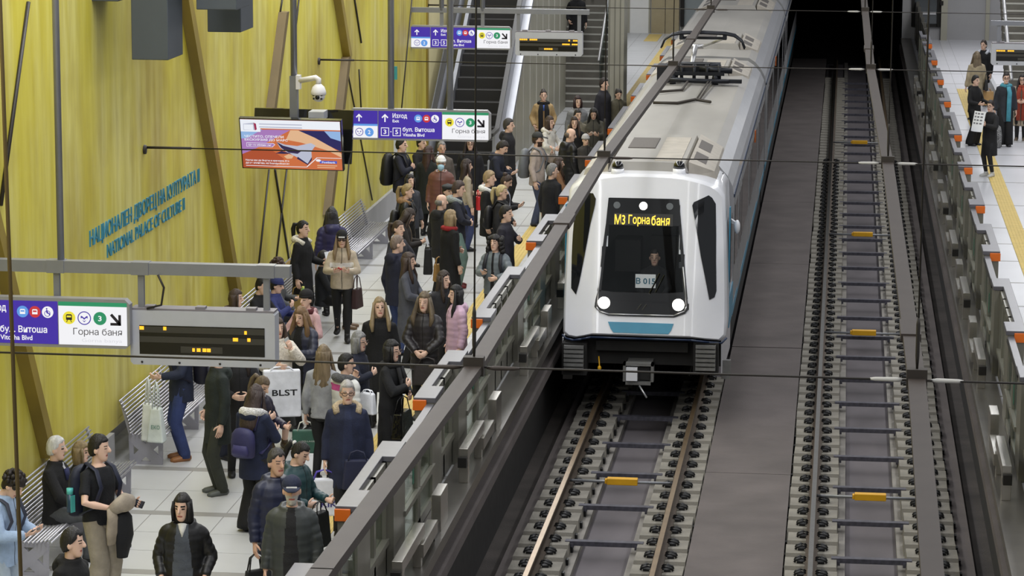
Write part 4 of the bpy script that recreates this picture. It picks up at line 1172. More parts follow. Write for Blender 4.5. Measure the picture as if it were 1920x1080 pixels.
b.add([bx, bx + ax * bw, bx + ax * bw + Vector((0, -.22, -TH)), bx + Vector((0, -.22, -TH)), bx + Vector((0, .07, 0)), bx + ax * bw + Vector((0, .07, 0)), bx + ax * bw + Vector((0, -.15, -TH)), bx + Vector((0, -.15, -TH))], [(0, 1, 2, 3), (7, 6, 5, 4), (0, 4, 5, 1), (1, 5, 6, 2), (2, 6, 7, 3), (3, 7, 4, 0)])
b.build('rear_screen', M_tblack, tv)
xp = ony(551, 215, YT_ + .25).x
b = MB(); b.tube((xp, YT_ + .28, pTL.z + .55), (xp, YT_ + .28, 12), .048, 14); b.box(xp - .055, xp + .055, YT_ + .22, YT_ + .34, pTL.z - .12, pTL.z + .6); b.box(xp - .45, xp + .4, YT_ + .2, YT_ + .36, pTL.z - .15, pTL.z - .02); b.build('screen_pole', M_pole, tv)
c = ony(593, 219, YT_ + .1); b = MB(); b.box(c.x - .11, c.x + .11, YT_ + .08, YT_ + .4, pTL.z, pTL.z + .11); b.build('junction_box', M_disp, tv)
cc = thing('dome_camera', 'white dome security camera on an arm above the advertising screen', 'security camera', (ony(597, 170, YT_).x, YT_ + .1, ony(597, 190, YT_).z))
ctop = ony(597, 150, YT_ + .1); cb_ = ony(597, 191, YT_ + .1); arm0 = ony(557, 149, YT_ + .22)
M_cw = mat('camera_white', (222, 220, 220), .4, 0, .03); M_cb = mat('camera_black', (20, 20, 22), .15, 0, 0)
b = MB(); b.box(xp + .04, xp + .10, YT_ + .2, YT_ + .32, arm0.z - .14, arm0.z + .06); b.loft([(xp + .08, YT_ + .24, arm0.z - .02), (ctop.x - .04, YT_ + .12, arm0.z + .04), (ctop.x, YT_ + .1, arm0.z + .02), (ctop.x, YT_ + .1, arm0.z - .06)], [.04, .04, .04, .04], 10, ref=(0, 1, 0)); b.build('bracket', M_cw, cc)
zt = arm0.z - .04; zb_ = cb_.z
b = MB(); hh = zt - zb_
b.loft([(ctop.x, YT_ + .1, zt), (ctop.x, YT_ + .1, zt - hh * .18), (ctop.x, YT_ + .1, zt - hh * .42), (ctop.x, YT_ + .1, zt - hh * .58), (ctop.x, YT_ + .1, zt - hh * .62)], [.03, .085, .108, .112, .10], 18); b.build('housing', M_cw, cc)
b = MB(); b.ell((ctop.x, YT_ + .1, zt - hh * .66), (.095, .095, hh * .34), 16, 10); ball = b.build('camera_ball', M_cw, cc)
b = MB(); yq = YT_ + .1 - .095
b.tube((ctop.x, yq - .002, zt - hh * .72), (ctop.x, yq + .03, zt - hh * .72), .032, 14)
for dx in (-.055, .055):
    for dz in (-.02, .03): b.tube((ctop.x + dx, yq + .012, zt - hh * .72 + dz), (ctop.x + dx, yq + .05, zt - hh * .72 + dz), .014, 8)
b.build('lens', M_cb, ball)

# ---------------- grey boxes hanging from the ceiling
M_gbox = mat('box_slate', (70, 76, 82), .5, 0, .08, 2)
for (pa, pb, y, lab) in (((247, 112), (316, 112), 33, 'large slate grey ceiling box, lowest of those at the top left'), ((389, 60), (452, 60), 35, 'slate grey ceiling box right of the large one, the lower of a pair'), ((368, 18), (444, 20), 33.6, 'slate grey ceiling box at the top edge, the upper of a pair'), ((158, 2), (222, 4), 33, 'slate grey ceiling box barely showing at the top edge left of the large one')):
    p = ony(*pa, y); q = ony(*pb, y); b = MB(); b.box(p.x, q.x, y, y + .75, p.z, 9.0)
    tag(b.build('ceiling_box', M_gbox, bevel=.01), lab, 'ceiling box')

# ---------------- benches
M_chrome = mat('bench_rod', (205, 205, 212), .3, .7, 0); M_bframe = mat('bench_frame', (168, 167, 176), .5, .2, .05)


def bench(y0, y1, label):
    o = thing('platform_bench', label, 'bench', (-8.45, (y0 + y1) / 2, ZP))
    prof = []
    for k in range(11):
        t = k / 10; prof.append((-8.70 + .13 * t + .03 * math.sin(t * PI), ZP + .80 - .40 * t))
    for k in range(1, 10):
        t = k / 9; prof.append((-8.56 + .40 * t, ZP + .40 - .03 * math.sin(t * PI) + .01 * t))
    prof.append((-8.135, ZP + .385))
    for (x, z) in prof:
        b = MB(); b.tube((x, y0, z), (x, y1, z), .0115, 6); b.build('slat_rod', M_chrome, o)
    n = max(2, round((y1 - y0) / 1.9) + 1)
    for k in range(n):
        y = y0 + .08 + (y1 - y0 - .16) * k / (n - 1)
        b = MB(); xa, xb = -8.60, -8.19; z0, z1 = ZP, ZP + .36; ya, yb2 = y - .012, y + .012
        cnt = [0]
        def pl(pts): cnt[0] += 1; b.prism(pts, lambda u, v, d: (u, d, v), ya - .0012 * cnt[0], yb2 + .0012 * cnt[0])
        pl([(xa, z0), (xa + .05, z0), (xa + .05, z1), (xa - .01, z1)]); pl([(xb - .05, z0), (xb, z0), (xb + .01, z1), (xb - .05, z1)])
        pl([(xa, z0), (xb, z0), (xb, z0 + .04), (xa, z0 + .04)]); pl([(xa, z1 - .05), (xb, z1 - .05), (xb, z1 + .01), (xa, z1 + .01)])
        m_ = ((xa + xb) / 2, (z0 + z1) / 2)
        for (cx_, cz_) in ((xa + .03, z0 + .02), (xb - .03, z0 + .02), (xa + .03, z1 - .02), (xb - .03, z1 - .02)):
            dx, dz = cx_ - m_[0], cz_ - m_[1]; l = math.hypot(dx, dz); nx, nz = -dz / l * .06, dx / l * .06
            q = [(m_[0] + nx, m_[1] + nz), (m_[0] - nx, m_[1] - nz), (cx_ - nx, cz_ - nz), (cx_ + nx, cz_ + nz)]
            pl(q)
        pl([(m_[0] + .085 * math.cos(a_ * PI / 6), m_[1] + .085 * math.sin(a_ * PI / 6)) for a_ in range(12)])
        pl([(-8.60, z1), (-8.555, z1), (-8.69, ZP + .80), (-8.715, ZP + .80)])
        b.build('side_frame', M_bframe, o)
    return o


bench(28.6, 32.3, 'steel rod bench at the lower left with the white-haired man sitting on it')
bench(33.75, 37.9, 'steel rod bench behind the man with two white bags')
bench(39.6, 44.8, 'steel rod bench behind the masked sitter, mostly hidden by people')
bench(47.9, 51.6, 'empty steel rod bench at the end of the yellow wall')

# ---------------- far end of the left platform: escalator, stairs, walls, lift
M_step = mat('escalator_black', (44, 43, 42), .6, .2, .1, 20, stretch=(20, 1, 1)); M_esc = mat('escalator_steel', (158, 160, 166), .38, .6, .06, 1.5); M_hand = mat('handrail_black', (26, 26, 28), .4, 0, 0)
M_clad = mat('cladding_beige', (160, 157, 142), .5, .1, .05, 1); M_cladl = mat('cladding_pale', (196, 194, 186), .5, 0, .04)
M_stair = mat('stair_grey', (104, 101, 94), .7, 0, .1, 4); M_nose = mat('stair_nosing', (176, 175, 168), .6, 0, .04)
SLP = .577
es = thing('escalator', 'escalator with black steps and steel sides behind the crowd', 'escalator', (-8.05, 62, ZP))
for k in range(19):
    y = 61.0 + .4 * k; z = ZP + .231 * k
    b = MB(); b.box(-8.55, -7.47, y, y + .42, z - .25, z + .0 + .231)
    for q in range(0): pass
    b.build('step', M_step, es)
def inc(b, x0, x1, lo, hi, ya=60.4, yb=69.5, mi=0):
    zz = lambda y, h: ZP + h + SLP * max(0, y - 61)
    pts = [(ya, zz(ya, lo)), (61, zz(61, lo)), (yb, zz(yb, lo)), (yb, zz(yb, hi)), (61, zz(61, hi)), (ya, zz(ya, hi))]
    b.prism(pts, lambda u, v, d: (d, u, v), x0, x1, mi)
for (xa, xb, nm) in ((-8.64, -8.56, 'l'), (-7.46, -7.38, 'r')):
    b = MB(); inc(b, xa, xb, -.05, .42); b.build('skirt_panel', M_esc, es)
for (xa, xb) in ((-8.80, -8.74), (-7.36, -7.30)):
    b = MB(); inc(b, xa, xb, .3, 1.0); b.build('balustrade', M_esc, es)
    b = MB(); inc(b, xa - .02, xb + .02, 1.0, 1.07, 59.9); b.build('handrail', M_hand, es)
b = MB(); inc(b, -7.30, -7.14, .25, .40); inc(b, -8.98, -8.80, .25, .4); b.build('outer_deck', M_esc, es)
b = MB(); b.prism([(60.4, ZP), (74.9, ZP), (74.9, 9.0), (61, ZP + .3), (60.4, ZP + .3)], lambda u, v, d: (d, u, v), -7.28, -7.2)
for k in range(9): b.box(-7.2, -7.185, 62 + k * 1.4, 62.04 + k * 1.4, ZP, ZP + .3 + SLP * (1 + k * 1.4) * .97, 1)
b.build('side_cladding', [M_clad, M_cladl], es)
b = MB(); b.box(-8.55, -7.47, 58.8, 61.0, ZP, ZP + .012); b.build('landing_plate', M_esc, es)
b = MB(); b.box(-8.81, -8.72, 55.75, 57.2, ZP, 2.5); b.build('trim_1', mat('column_white', (200, 202, 206), .5, 0, .03), kind='structure')
b = MB(); b.box(-9.4, -8.98, 60.4, 76, ZP, 11.5); b.build('wall_escalator', mat('wall_cream', (206, 196, 150), .6, 0, .08, 1), kind='structure')
b = MB(); b.box(-8.75, -8.72, 60.2, 60.38, 1.6, 11); b.build('trim_2', M_rib_shade, kind='structure')
p = onx(739, 137, WX); b = MB(); b.box(WX, WX + .055, p.y, p.y + .05, p.z - .13, p.z + .13); tag(b.build('exit_plate', mat('exit_teal', (60, 150, 150), .5, 0, .1)), 'small teal plate sticking out of the yellow wall by the sign pole', 'plate')
st = thing('staircase', 'grey stairs with pale nosings behind the crowded platform', 'stairs', (-6.8, 77, ZP))
for k in range(15):
    y = 75 + .30 * k; z = ZP + .171 * (k + 1)
    b = MB(); b.box(-7.5, -6.1, y, y + .34, ZP if k == 0 else z - .36, z); sp = b.build('step', M_stair, st)
    b = MB(); b.box(-7.48, -6.12, y - .005, y + .06, z - .03, z + .004); b.build('nosing', M_nose, sp)
b = MB(); b.tube((-6.42, 75.9, ZP + 1.15), (-6.36, 82, ZP + 1.15 + 6.1 * .57), .04, 10)
st_r = b.build('handrail', M_steel, st)
b = MB()
for y in (76.2, 78.2, 80.2): b.tube((-6.40, y, ZP + .171 + (y - 75) * .57), (-6.40, y, ZP + 1.15 + (y - 75.9) * .57), .025, 8)
b.build('rail_post', M_pole, st)
b = MB(); b.prism([(75.6, ZP + .3), (81, ZP + 3.4), (81, ZP + 4.2), (75.6, ZP + 1.05)], lambda u, v, d: (d, u, v), -6.37, -6.36); b.build('rail_glass', M_gl, st)
b = MB(); b.box(-8.1, -7.5, 75, 83, ZP, 9, 0); b.box(-7.53, -7.49, 74.97, 75.0, ZP, 9, 1); b.build('wall_stair_left', [M_clad, M_cladl], kind='structure')
b = MB(); b.box(-7.5, -6.1, 79.5, 82, 3.4, 3.6); b.build('landing', M_stair, st)
b = MB(); b.box(-6.1, -5.69, 75, 76.2, ZP, 9, 0)
for k in (0, .14, .28): b.box(-6.1 + k + .02, -6.1 + k + .04, 74.98, 75, ZP, 9, 1)
b.build('wall_stair_right', [M_clad, mat('clad_line', (112, 110, 98), .5, 0, 0)], kind='structure')
b = MB(); b.box(-8.2, -4.5, 99, 99.4, ZP, 6); b.build('wall_far_left', M_cladl, kind='structure')
d = ony(1181, 48, 98.95); e = ony(1216, 48, 98.95); b = MB(); b.box(d.x, e.x, 98.9, 98.98, ZP, 4.2); b.build('door_1', mat('door_white', (226, 226, 222), .4, 0, .02), kind='structure')
b = MB(); b.box(d.x - .1, d.x, 98.88, 98.99, ZP, 4.2); b.box(e.x, e.x + .06, 98.88, 98.99, ZP, 4.2); b.build('trim_3', M_clad, kind='structure')
d = ony(1221, 48, 98.9); e = ony(1274, 48, 98.9); lf = thing('lift_door', 'beige metal lift doors at the far end beyond the stairs', 'lift door', ((d.x + e.x) / 2, 98.8, ZP))
for q in (0, .5): b = MB(); w_ = e.x - d.x; b.box(d.x + w_ * q + .01, d.x + w_ * (q + .5) - .01, 98.75, 98.9, ZP, 4.2); b.build('door_leaf', mat('lift_beige', (162, 150, 120), .35, .4, .05), lf)
d = ony(1276, 38, 98.9); e = ony(1301, 38, 98.9); b = MB(); b.box(d.x, d.x + .12, 98.7, 98.95, ZP + .25, 5); b.box(d.x + .12, e.x + .8, 98.85, 98.95, ZP + .25, 5, 1); o = tag(b.build('glass_partition', [M_seam, mat('pane_grey', (140, 148, 150), .2, 0, 0)]), 'dark framed glazed panel left of the train roof at the far end', 'glazed panel')

# right platform far end
b = MB(); b.box(1.95, 6.9, 98, 98.4, ZP, 6); b.build('wall_far_right', mat('wall_grey', (158, 157, 158), .55, 0, .05, .8), kind='structure')
d = ony(1714, 50, 97.9); e = ony(1757, 50, 97.9)
gl = thing('glazed_lift', 'dark framed glass lift front at the far end of the right platform', 'lift', ((d.x + e.x) / 2, 97.9, d.z))
b = MB(); b.box(d.x - .1, d.x, 97.85, 97.99, d.z, 5); b.box(e.x - .02, e.x + .12, 97.85, 97.99, d.z, 5); b.box(d.x, e.x, 97.85, 97.99, d.z, d.z + .1); b.build('lift_frame', M_seam, gl)
b = MB(); b.box(d.x, e.x, 97.93, 97.98, d.z + .1, 5); b.build('lift_glass', mat('lift_glass', (62, 68, 72), .12, 0, .1), gl)
b = MB(); b.box(d.x + .05, e.x - .05, 97.86, 97.9, d.z + .42, d.z + .5); b.build('lift_bar', M_steel, gl)
b = MB(); b.box(e.x + .12, e.x + .33, 97.7, 98, ZP, 6); b.box(4.72, 4.85, 97.9, 98, ZP, 6); b.build('trim_4', M_clad, kind='structure')
b = MB(); b.box(ony(1763, 8, 97.65).x, ony(1766, 8, 97.65).x + .05, 97.64, 97.7, ony(1763, 10, 97.65).z, ony(1763, 2, 97.65).z); tag(b.build('call_panel', M_seam), 'tiny dark call panel on the pillar beside the glass lift', 'panel')
st2 = thing('staircase', 'grey stairs with pale nosings at the right edge behind the departure display', 'stairs', (5.3, 75, ZP))
for k in range(22):
    y = 72.6 + .30 * k; z = ZP + .171 * (k + 1)
    b = MB(); b.box(4.12, 6.6, y, y + .34, ZP if k == 0 else z - .36, z); sp = b.build('step', M_stair, st2)
    b = MB(); b.box(4.14, 6.58, y - .005, y + .06, z - .03, z + .004); b.build('nosing', M_nose, sp)
b = MB(); b.tube((4.22, 73.2, ZP + 1.1), (4.02, 80.4, ZP + 1.1 + 7.2 * .57), .045, 10); b.build('handrail', M_steel, st2)
b = MB()
for y in (73.4, 75.4, 77.4): b.tube((4.16, y, ZP + .1 + (y - 72.6) * .57), (4.16, y, ZP + 1.1 + (y - 73.2) * .57), .03, 8)
b.box(4.0, 4.1, 72.5, 81, ZP, ZP + .5); b.build('rail_post', M_pole, st2)

# ------------------------------------------------------------------ people
SKIN = [(228, 190, 168), (214, 172, 148), (186, 140, 114)]
BK = (22, 22, 25); BK2 = (34, 34, 38); NV = (28, 34, 60); NV2 = (36, 46, 82); GY = (96, 100, 106); DG = (58, 60, 64); WH = (226, 225, 220)
BR = (66, 46, 34); DBR = (38, 28, 23); BLD = (176, 142, 92); LBR = (112, 84, 58); HB = (24, 20, 20); GRY = (150, 148, 146); WHH = (214, 212, 210)
M_eye = mat('eye_dark', (62, 46, 40), .3, 0, 0); M_lip = mat('lip', (168, 96, 86), .5, 0, 0)
BODY_T = [(.84, .15, .11), (.92, .165, .118), (1.02, .15, .105), (1.10, .142, .10), (1.22, .155, .11), (1.32, .165, .112), (1.40, .15, .09), (1.45, .09, .07), (1.48, .058, .06)]
COAT_T = [(.30, .205, .165), (.60, .192, .155), (.80, .184, .146), (.92, .184, .142), (1.05, .180, .134), (1.15, .176, .134), (1.28, .187, .138), (1.36, .186, .128), (1.42, .15, .105), (1.455, .105, .088), (1.48, .088, .085), (1.50, .085, .085)]
# hand targets for the right hand (mirrored for the left): wrist, elbow pole, finger direction, palm normal, thumb direction
ARM = {
    'down': ((-.252, -.03, .865), (-.25, 1, 0), (0, -.12, -1), (1, 0, 0), (0, -1, -.2)),
    'pocket': ((-.215, -.09, .95), (-.5, 1, 0), (.35, -.4, -.8), (1, .2, 0), (0, -1, 0)),
    'phone': ((-.10, -.30, 1.16), (-.7, .1, -1), (.35, -.7, .35), (.2, .6, .75), (-.4, -.2, .8)),
    'phonehigh': ((-.09, -.28, 1.30), (-.8, .1, -1), (.3, -.4, .8), (.2, .8, -.2), (.9, .0, .3)),
    'clasp': ((-.075, -.22, .98), (-1, .3, 0), (.75, -.35, -.55), (.3, .8, 0), (.2, -.3, .8)),
    'belly': ((-.10, -.22, 1.08), (-1, .3, -.2), (.8, -.4, -.1), (.2, .9, .1), (0, -.2, 1)),
    'hold': ((-.27, -.10, .87), (-.5, 1, 0), (0, -.2, -1), (1, .1, 0), (0, -1, 0)),
    'fore': ((-.20, -.28, 1.08), (-.5, .3, -1), (.1, -1, .1), (.8, 0, .5), (0, 0, 1)),
    'strap': ((-.16, -.17, 1.27), (-1, .3, -.6), (.3, .1, .9), (.2, .9, 0), (.8, -.2, 0)),
    'chest': ((-.06, -.23, 1.22), (-1, .2, -.5), (.8, -.2, .4), (.3, .9, 0), (0, -.2, 1)),
    'face': ((-.10, -.26, 1.40), (-.8, .2, -1), (.25, -.1, .9), (.3, .9, 0), (.8, 0, .3)),
    'lap': ((-.10, -.30, 1.02), (-1, .4, 0), (.4, -.9, -.2), (.1, .1, -1), (1, -.2, 0)),
    'reach': ((-.12, -.36, 1.22), (-.7, .1, -1), (.3, -.9, -.2), (1, 0, 0), (0, 0, 1)),
    'side': ((-.30, -.16, 1.02), (-.6, 1, -.3), (.1, -.9, -.3), (1, 0, 0), (0, -.2, 1)),
}


def V(*a): return Vector(a)


def ik(a, t, l1, l2, pole):
    d = t - a; D = min(d.length, l1 + l2 - .004); n = d.normalized(); t = a + n * D
    x = (l1 * l1 - l2 * l2 + D * D) / (2 * D); h = math.sqrt(max(l1 * l1 - x * x, 0))
    p = pole - n * pole.dot(n); p = p.normalized() if p.length > 1e-6 else V(0, 1, 0)
    return a + n * x + p * h, t


def remesh(mb, voxel, it=3):
    me = mb.mesh('tmp', [])
    o = bpy.data.objects.new('tmp', me); COL.objects.link(o)
    r = o.modifiers.new('r', 'REMESH'); r.mode = 'VOXEL'; r.voxel_size = voxel
    sm = o.modifiers.new('s', 'SMOOTH'); sm.factor = .5; sm.iterations = it
    dg = bpy.context.evaluated_depsgraph_get()
    m2 = bpy.data.meshes.new_from_object(o.evaluated_get(dg))
    bpy.data.objects.remove(o); bpy.data.meshes.remove(me)
    n = len(m2.vertices); co = np.empty(n * 3); m2.vertices.foreach_get('co', co)
    fs = [tuple(p.vertices) for p in m2.polygons]
    bpy.data.meshes.remove(m2)
    return co.reshape(-1, 3), fs


def raw_mesh(name, vs, fs, mats, mi=None):
    me = bpy.data.meshes.new(name); me.from_pydata([tuple(v) for v in vs], [], fs)
    for m in mats: me.materials.append(m)
    if mi is not None: me.polygons.foreach_set('material_index', np.asarray(mi, dtype=np.int32))
    me.polygons.foreach_set('use_smooth', np.ones(len(fs), dtype=bool)); me.update()
    return me


def child(name, me, root):
    o = bpy.data.objects.new(name, me); COL.objects.link(o); o.parent = root; return o


def hand(mb, w_, d, pn, th, curl):
    d = d.normalized(); pn = (pn - d * pn.dot(d)).normalized(); sv = d.cross(pn)
    ts = 1 if sv.dot(th) > 0 else -1
    mb.loft([w_ - d * .01, w_ + d * .035, w_ + d * .07, w_ + d * .09], [(.026, .018), (.038, .017), (.041, .015), (.038, .011)], 8, ref=sv)
    for i, L in zip((-1.5, -.5, .5, 1.5), ((.066, .078, .072, .056) if ts < 0 else (.056, .072, .078, .066))):
        b0 = w_ + d * .082 + sv * (i * .0195); c1 = curl * .6 + .1; c2 = curl * 1.5 + .15
        p1 = b0 + (d * math.cos(c1) + pn * math.sin(c1)) * (L * .52); p2 = p1 + (d * math.cos(c2) + pn * math.sin(c2)) * (L * .48)
        mb.loft([b0, p1, p2], [.0095, .009, .0075], 6, ref=sv, dome=True)
    b0 = w_ + d * .018 + sv * (ts * .028); t1 = b0 + (d * .6 + sv * ts * .75 + pn * .25).normalized() * .042; t2 = t1 + (d * .85 + sv * ts * .3 + pn * .4).normalized() * .03
    mb.loft([b0, t1, t2], [.013, .0105, .008], 6, ref=pn, dome=True)


def dens(tab, step, amp, per):
    out = []
    z = tab[0][0]
    while z < tab[-1][0] + 1e-6:
        for (a, c) in zip(tab[:-1], tab[1:]):
            if a[0] <= z <= c[0] + 1e-9:
                t = (z - a[0]) / (c[0] - a[0]); k = 1 + amp * abs(math.sin(PI * z / per)) - amp * .4
                out.append((z, (a[1] + (c[1] - a[1]) * t) * k, (a[2] + (c[2] - a[2]) * t) * k)); break
        z += step
    return out


class Person: pass


def person(label, px, py, h, face, R='down', L='down', coat=(BK, .80, 'coat'), legs=(BK, 'slim'), shoes=BK, hair=('short', HB), pose='stand', yaw=0, nod=0, lean=0, fat=1.0, skin=0,
           feet=None, at=None, hat=None, scarf=None, fur=None, glasses=False, mask=False, beard=None, handdown=0.0, floor=ZP, sleeve=None, cat='person', apart=.095):
    p = Person(); s = h / 1.77; p.s = s; p.face = math.radians(face); p.label = label
    dz = {'sit': -.42}.get(pose, 0.0)
    U = Matrix.Translation((0, 0, dz)) @ Matrix.Translation((0, 0, .92)) @ Matrix.Rotation(math.radians(lean), 4, 'X') @ Matrix.Translation((0, 0, -.92))
    HMx = U @ Matrix.Translation((0, .005, 1.50)) @ Matrix.Rotation(math.radians(yaw), 4, 'Z') @ Matrix.Rotation(math.radians(nod - lean * .6), 4, 'X') @ Matrix.Translation((0, -.02, .136)) @ Matrix.Scale(1.11, 4)
    p.U = U; p.HM = HMx
    top = HMx @ V(0, .01, .122)
    root = thing('person', label, cat)
    root.scale = (s, s, s); root.rotation_euler = (0, 0, p.face)
    rot = Matrix.Rotation(p.face, 3, 'Z')
    if at is not None: root.location = V(*at)
    elif feet is not None: root.location = onz(feet[0], feet[1], floor); root.location.z = floor
    else:
        q = onz(px, py, floor + top.z * s); o2 = rot @ V(top.x * s, top.y * s, 0)
        root.location = V(q.x - o2.x, q.y - o2.y, floor)
    p.root = root
    far = root.location.y > 50
    # skeleton
    p.w = {}; p.hd = {}; arms = {}
    for sd, key, sg in (('R', R, 1), ('L', L, -1)):
        t, pole, d, pn, th = [V(*q) for q in ARM[key]]
        mir = lambda q: V(q.x * sg, q.y, q.z)
        t, pole, d, pn, th = map(mir, (t, pole, d, pn, th))
        if pose == 'sit' and key in ('down', 'clasp', 'belly'): t = V(-.12 * sg, -.24, 1.02)
        a = V(-.168 * sg * (.95 + .05 * fat), .01, 1.388)
        e, t = ik(a, t, .29, .25, pole)
        U3 = U.to_3x3()
        if key in ('phone', 'fore', 'face', 'chest', 'belly', 'clasp', 'lap'): d = (d * .6 + (t - e).normalized() * .4)
        elif key in ('down', 'hold'): d = (t - e).normalized()
        arms[sd] = (U @ a, U @ e, U @ t); p.w[sd] = U @ t; p.hd[sd] = (U3 @ d.normalized(), U3 @ pn, U3 @ th)
    legp = []
    for sg in (-1, 1):
        hip = V(.088 * sg, 0, .90 + dz)
        if pose == 'sit': an = V(.11 * sg, -.42, .09); pole = V(0, -1, .9)
        elif pose == 'walk': an = V(.085 * sg, -.24 if sg > 0 else .26, .09 if sg > 0 else .15); pole = V(0, -1, 0)
        elif pose == 'climb': an = V(.09 * sg, -.24 if sg > 0 else .05, .26 if sg > 0 else .09); pole = V(0, -1, 0)
        else: an = V(apart * sg, .02, .09); pole = V(0, -1, 0)
        kn, an = ik(hip, an, .42, .415, pole)
        legp.append((hip, kn, an, sg))
    # ---- body: one continuous surface
    mb = MB()
    mb.loft([U @ V(0, 0, z) for z, a, c in BODY_T], [(a, c) for z, a, c in BODY_T], 14)
    mb.loft([U @ V(0, .02, 1.43), U @ V(0, .012, 1.50), HMx @ V(0, .02, -.06)], [(.056, .056), (.052, .054), (.05, .055)], 12)
    H3 = HMx.to_3x3(); hx = H3 @ V(1, 0, 0)
    hd = [(-.118, .016, .016, -.052), (-.106, .036, .034, -.047), (-.085, .049, .052, -.034), (-.055, .060, .070, -.016), (-.02, .067, .085, -.006), (.02, .0715, .093, 0), (.06, .069, .091, .004), (.09, .055, .073, .006), (.112, .026, .036, .006)]
    mb.loft([HMx @ V(0, y, z) for z, a, c, y in hd], [(a, c) for z, a, c, y in hd], 16, ref=hx)
    k0 = len(mb.v)
    mb.ell((0, -.094, -.022), (.013, .02, .018), 8, 6); mb.loft([(0, -.088, .012), (0, -.102, -.018)], [.008, .011], 6, dome=True)
    for sg in (-1, 1): mb.ell((.07 * sg, .012, -.012), (.012, .024, .032), 8, 6)
    mb.xform(HMx, k0)
    for sd in 'RL':
        a, e, t = arms[sd]
        mb.loft([a, a.lerp(e, .5), e, e.lerp(t, .4), t, t + (t - e).normalized() * .012], [.047, .044, .038, .040, .027, .026], 10)
    for hip, kn, an, sg in legp:
        mb.loft([hip, hip.lerp(kn, .5), kn, kn.lerp(an, .35), an], [.085, .072, .054, .055, .038], 10)
        mb.loft([an, an + V(.006 * sg, -.05, -.05), an + V(.016 * sg, -.14, -.066)], [.036, .028, .018], 8)
    vs, fs = remesh(mb, .015 if far else (.0085 if root.location.y < 37 else .0105), 3)
    hm = MB()
    for sd in 'RL':
        d, pn, th = p.hd[sd]; hand(hm, p.w[sd], d, pn, th, .75 if (R if sd == 'R' else L) not in ('down', 'side') else .35)
    n0 = len(vs)
    vs = np.vstack([vs, np.array(hm.v)]); fs = fs + [tuple(i + n0 for i in f) for f in hm.f]
    cen = np.array([vs[list(f)].mean(0) for f in fs])
    inv = np.array(HMx.inverted()); lc = cen @ inv[:3, :3].T + inv[:3, 3]
    mi = np.zeros(len(fs), int)
    front = lc[:, 1] < -.055
    for sg in (-1, 1):
        mi[front & (np.abs(lc[:, 0] - .031 * sg) < .0125) & (np.abs(lc[:, 2] - .004) < .0062)] = 1
        mi[front & (np.abs(lc[:, 0] - .032 * sg) < .019) & (np.abs(lc[:, 2] - .026) < .0045)] = 3
    mi[front & (np.abs(lc[:, 0]) < .024) & (np.abs(lc[:, 2] + .064) < .0075)] = 2
    if beard: mi[(lc[:, 1] < .0) & (lc[:, 2] < -.030) & (lc[:, 2] > -.13) & (np.abs(lc[:, 0]) < .07) & (mi != 2) & (lc[:, 1] > -.2)] = 4
    hg = sum(hair[1]) / 3; hcol = tuple(int((c * .74 + hg * .26) * (.84 if 60 < hg < 160 else .95)) for c in hair[1])
    hm_ = mat('hair_%d_%d_%d' % hcol, hcol, .55, 0, .3, 22, bump=.5, bscale=70, stretch=(1, 1, .25))
    mats = [mat('skin_%d' % skin, SKIN[skin], .55, 0, .05), M_eye, M_lip, hm_, mat('beard_%d_%d_%d' % (beard or (9, 9, 9)), beard or (9, 9, 9), .8, 0, .2, 60)]
    child('body', raw_mesh('body', vs, fs, mats, mi), root)
    # ---- trousers
    lk = legs[1]
    if lk != 'none':
        mb = MB()
        if lk == 'skirt':
            mb.loft([U @ V(0, 0, 1.02), V(0, 0, .92 + dz), V(0, 0, .6), V(0, -.02, .32)], [(.155, .115), (.18, .13), (.21, .17), (.24, .2)], 16)
        else:
            wd = {'slim': (.098, .068, .05), 'jeans': (.102, .078, .066), 'wide': (.11, .10, .12), 'tight': (.094, .062, .043)}[lk]
            mb.loft([U @ V(0, 0, 1.02), U @ V(0, 0, .95), V(0, .0, .86 + dz), V(0, 0, .80 + dz)], [(.155, .11), (.175, .125), (.17, .125), (.10, .09)], 14)
            for hip, kn, an, sg in legp:
                mb.loft([hip + V(0, 0, .02), hip.lerp(kn, .45), kn, kn.lerp(an, .5), an + V(0, 0, .01), an + V(0, 0, -.045)], [wd[0], wd[0] * .9, wd[1], (wd[1] + wd[2]) / 2, wd[2], wd[2] * 1.02], 12)
        child('skirt' if lk == 'skirt' else 'trousers', mb.mesh('trousers', [cloth(legs[0], .8)]), root)
    # ---- shoes
    for hip, kn, an, sg in legp:
        mb = MB(); tw = V(.12 * sg, -1, 0).normalized(); ba = an + V(0, 0, -.045)
        mb.loft([ba - tw * .075, ba - tw * .05, ba, ba + tw * .07 + V(0, 0, -.012), ba + tw * .15 + V(0, 0, -.02), ba + tw * .185 + V(0, 0, -.025)], [(.022, .024), (.042, .046), (.049, .05), (.052, .042), (.047, .034), (.022, .02)], 10, ref=(1, 0, 0))
        mb.loft([ba + V(0, 0, .0), ba + V(0, 0, .05), ba + V(0, 0, .085)], [(.046, .05), (.047, .052), (.044, .048)], 10)
        sh = child('shoe', mb.mesh('shoe', [mat('shoe_%d_%d_%d' % shoes, shoes, .5, 0, .1)]), root)
        if isinstance(sleeve, tuple) and sleeve[0] == 'sole' or sum(shoes) > 150:
            mb = MB(); k0 = len(mb.v); z0 = ba.z - .047
            mb.loft([V(ba.x, ba.y, z0) - tw * .08, V(ba.x, ba.y, z0) - tw * .04, V(ba.x, ba.y, z0) + tw * .1, V(ba.x, ba.y, z0) + tw * .19], [(.03, .012), (.042, .014), (.046, .014), (.024, .012)], 10)
            child('shoe_sole', mb.mesh('shoe_sole', [mat('sole_white', (214, 212, 206), .6, 0, 0)]), root).parent = sh
            # soles sit under the shoes
    # ---- top garment
    rgb, hem, kind = coat[:3]
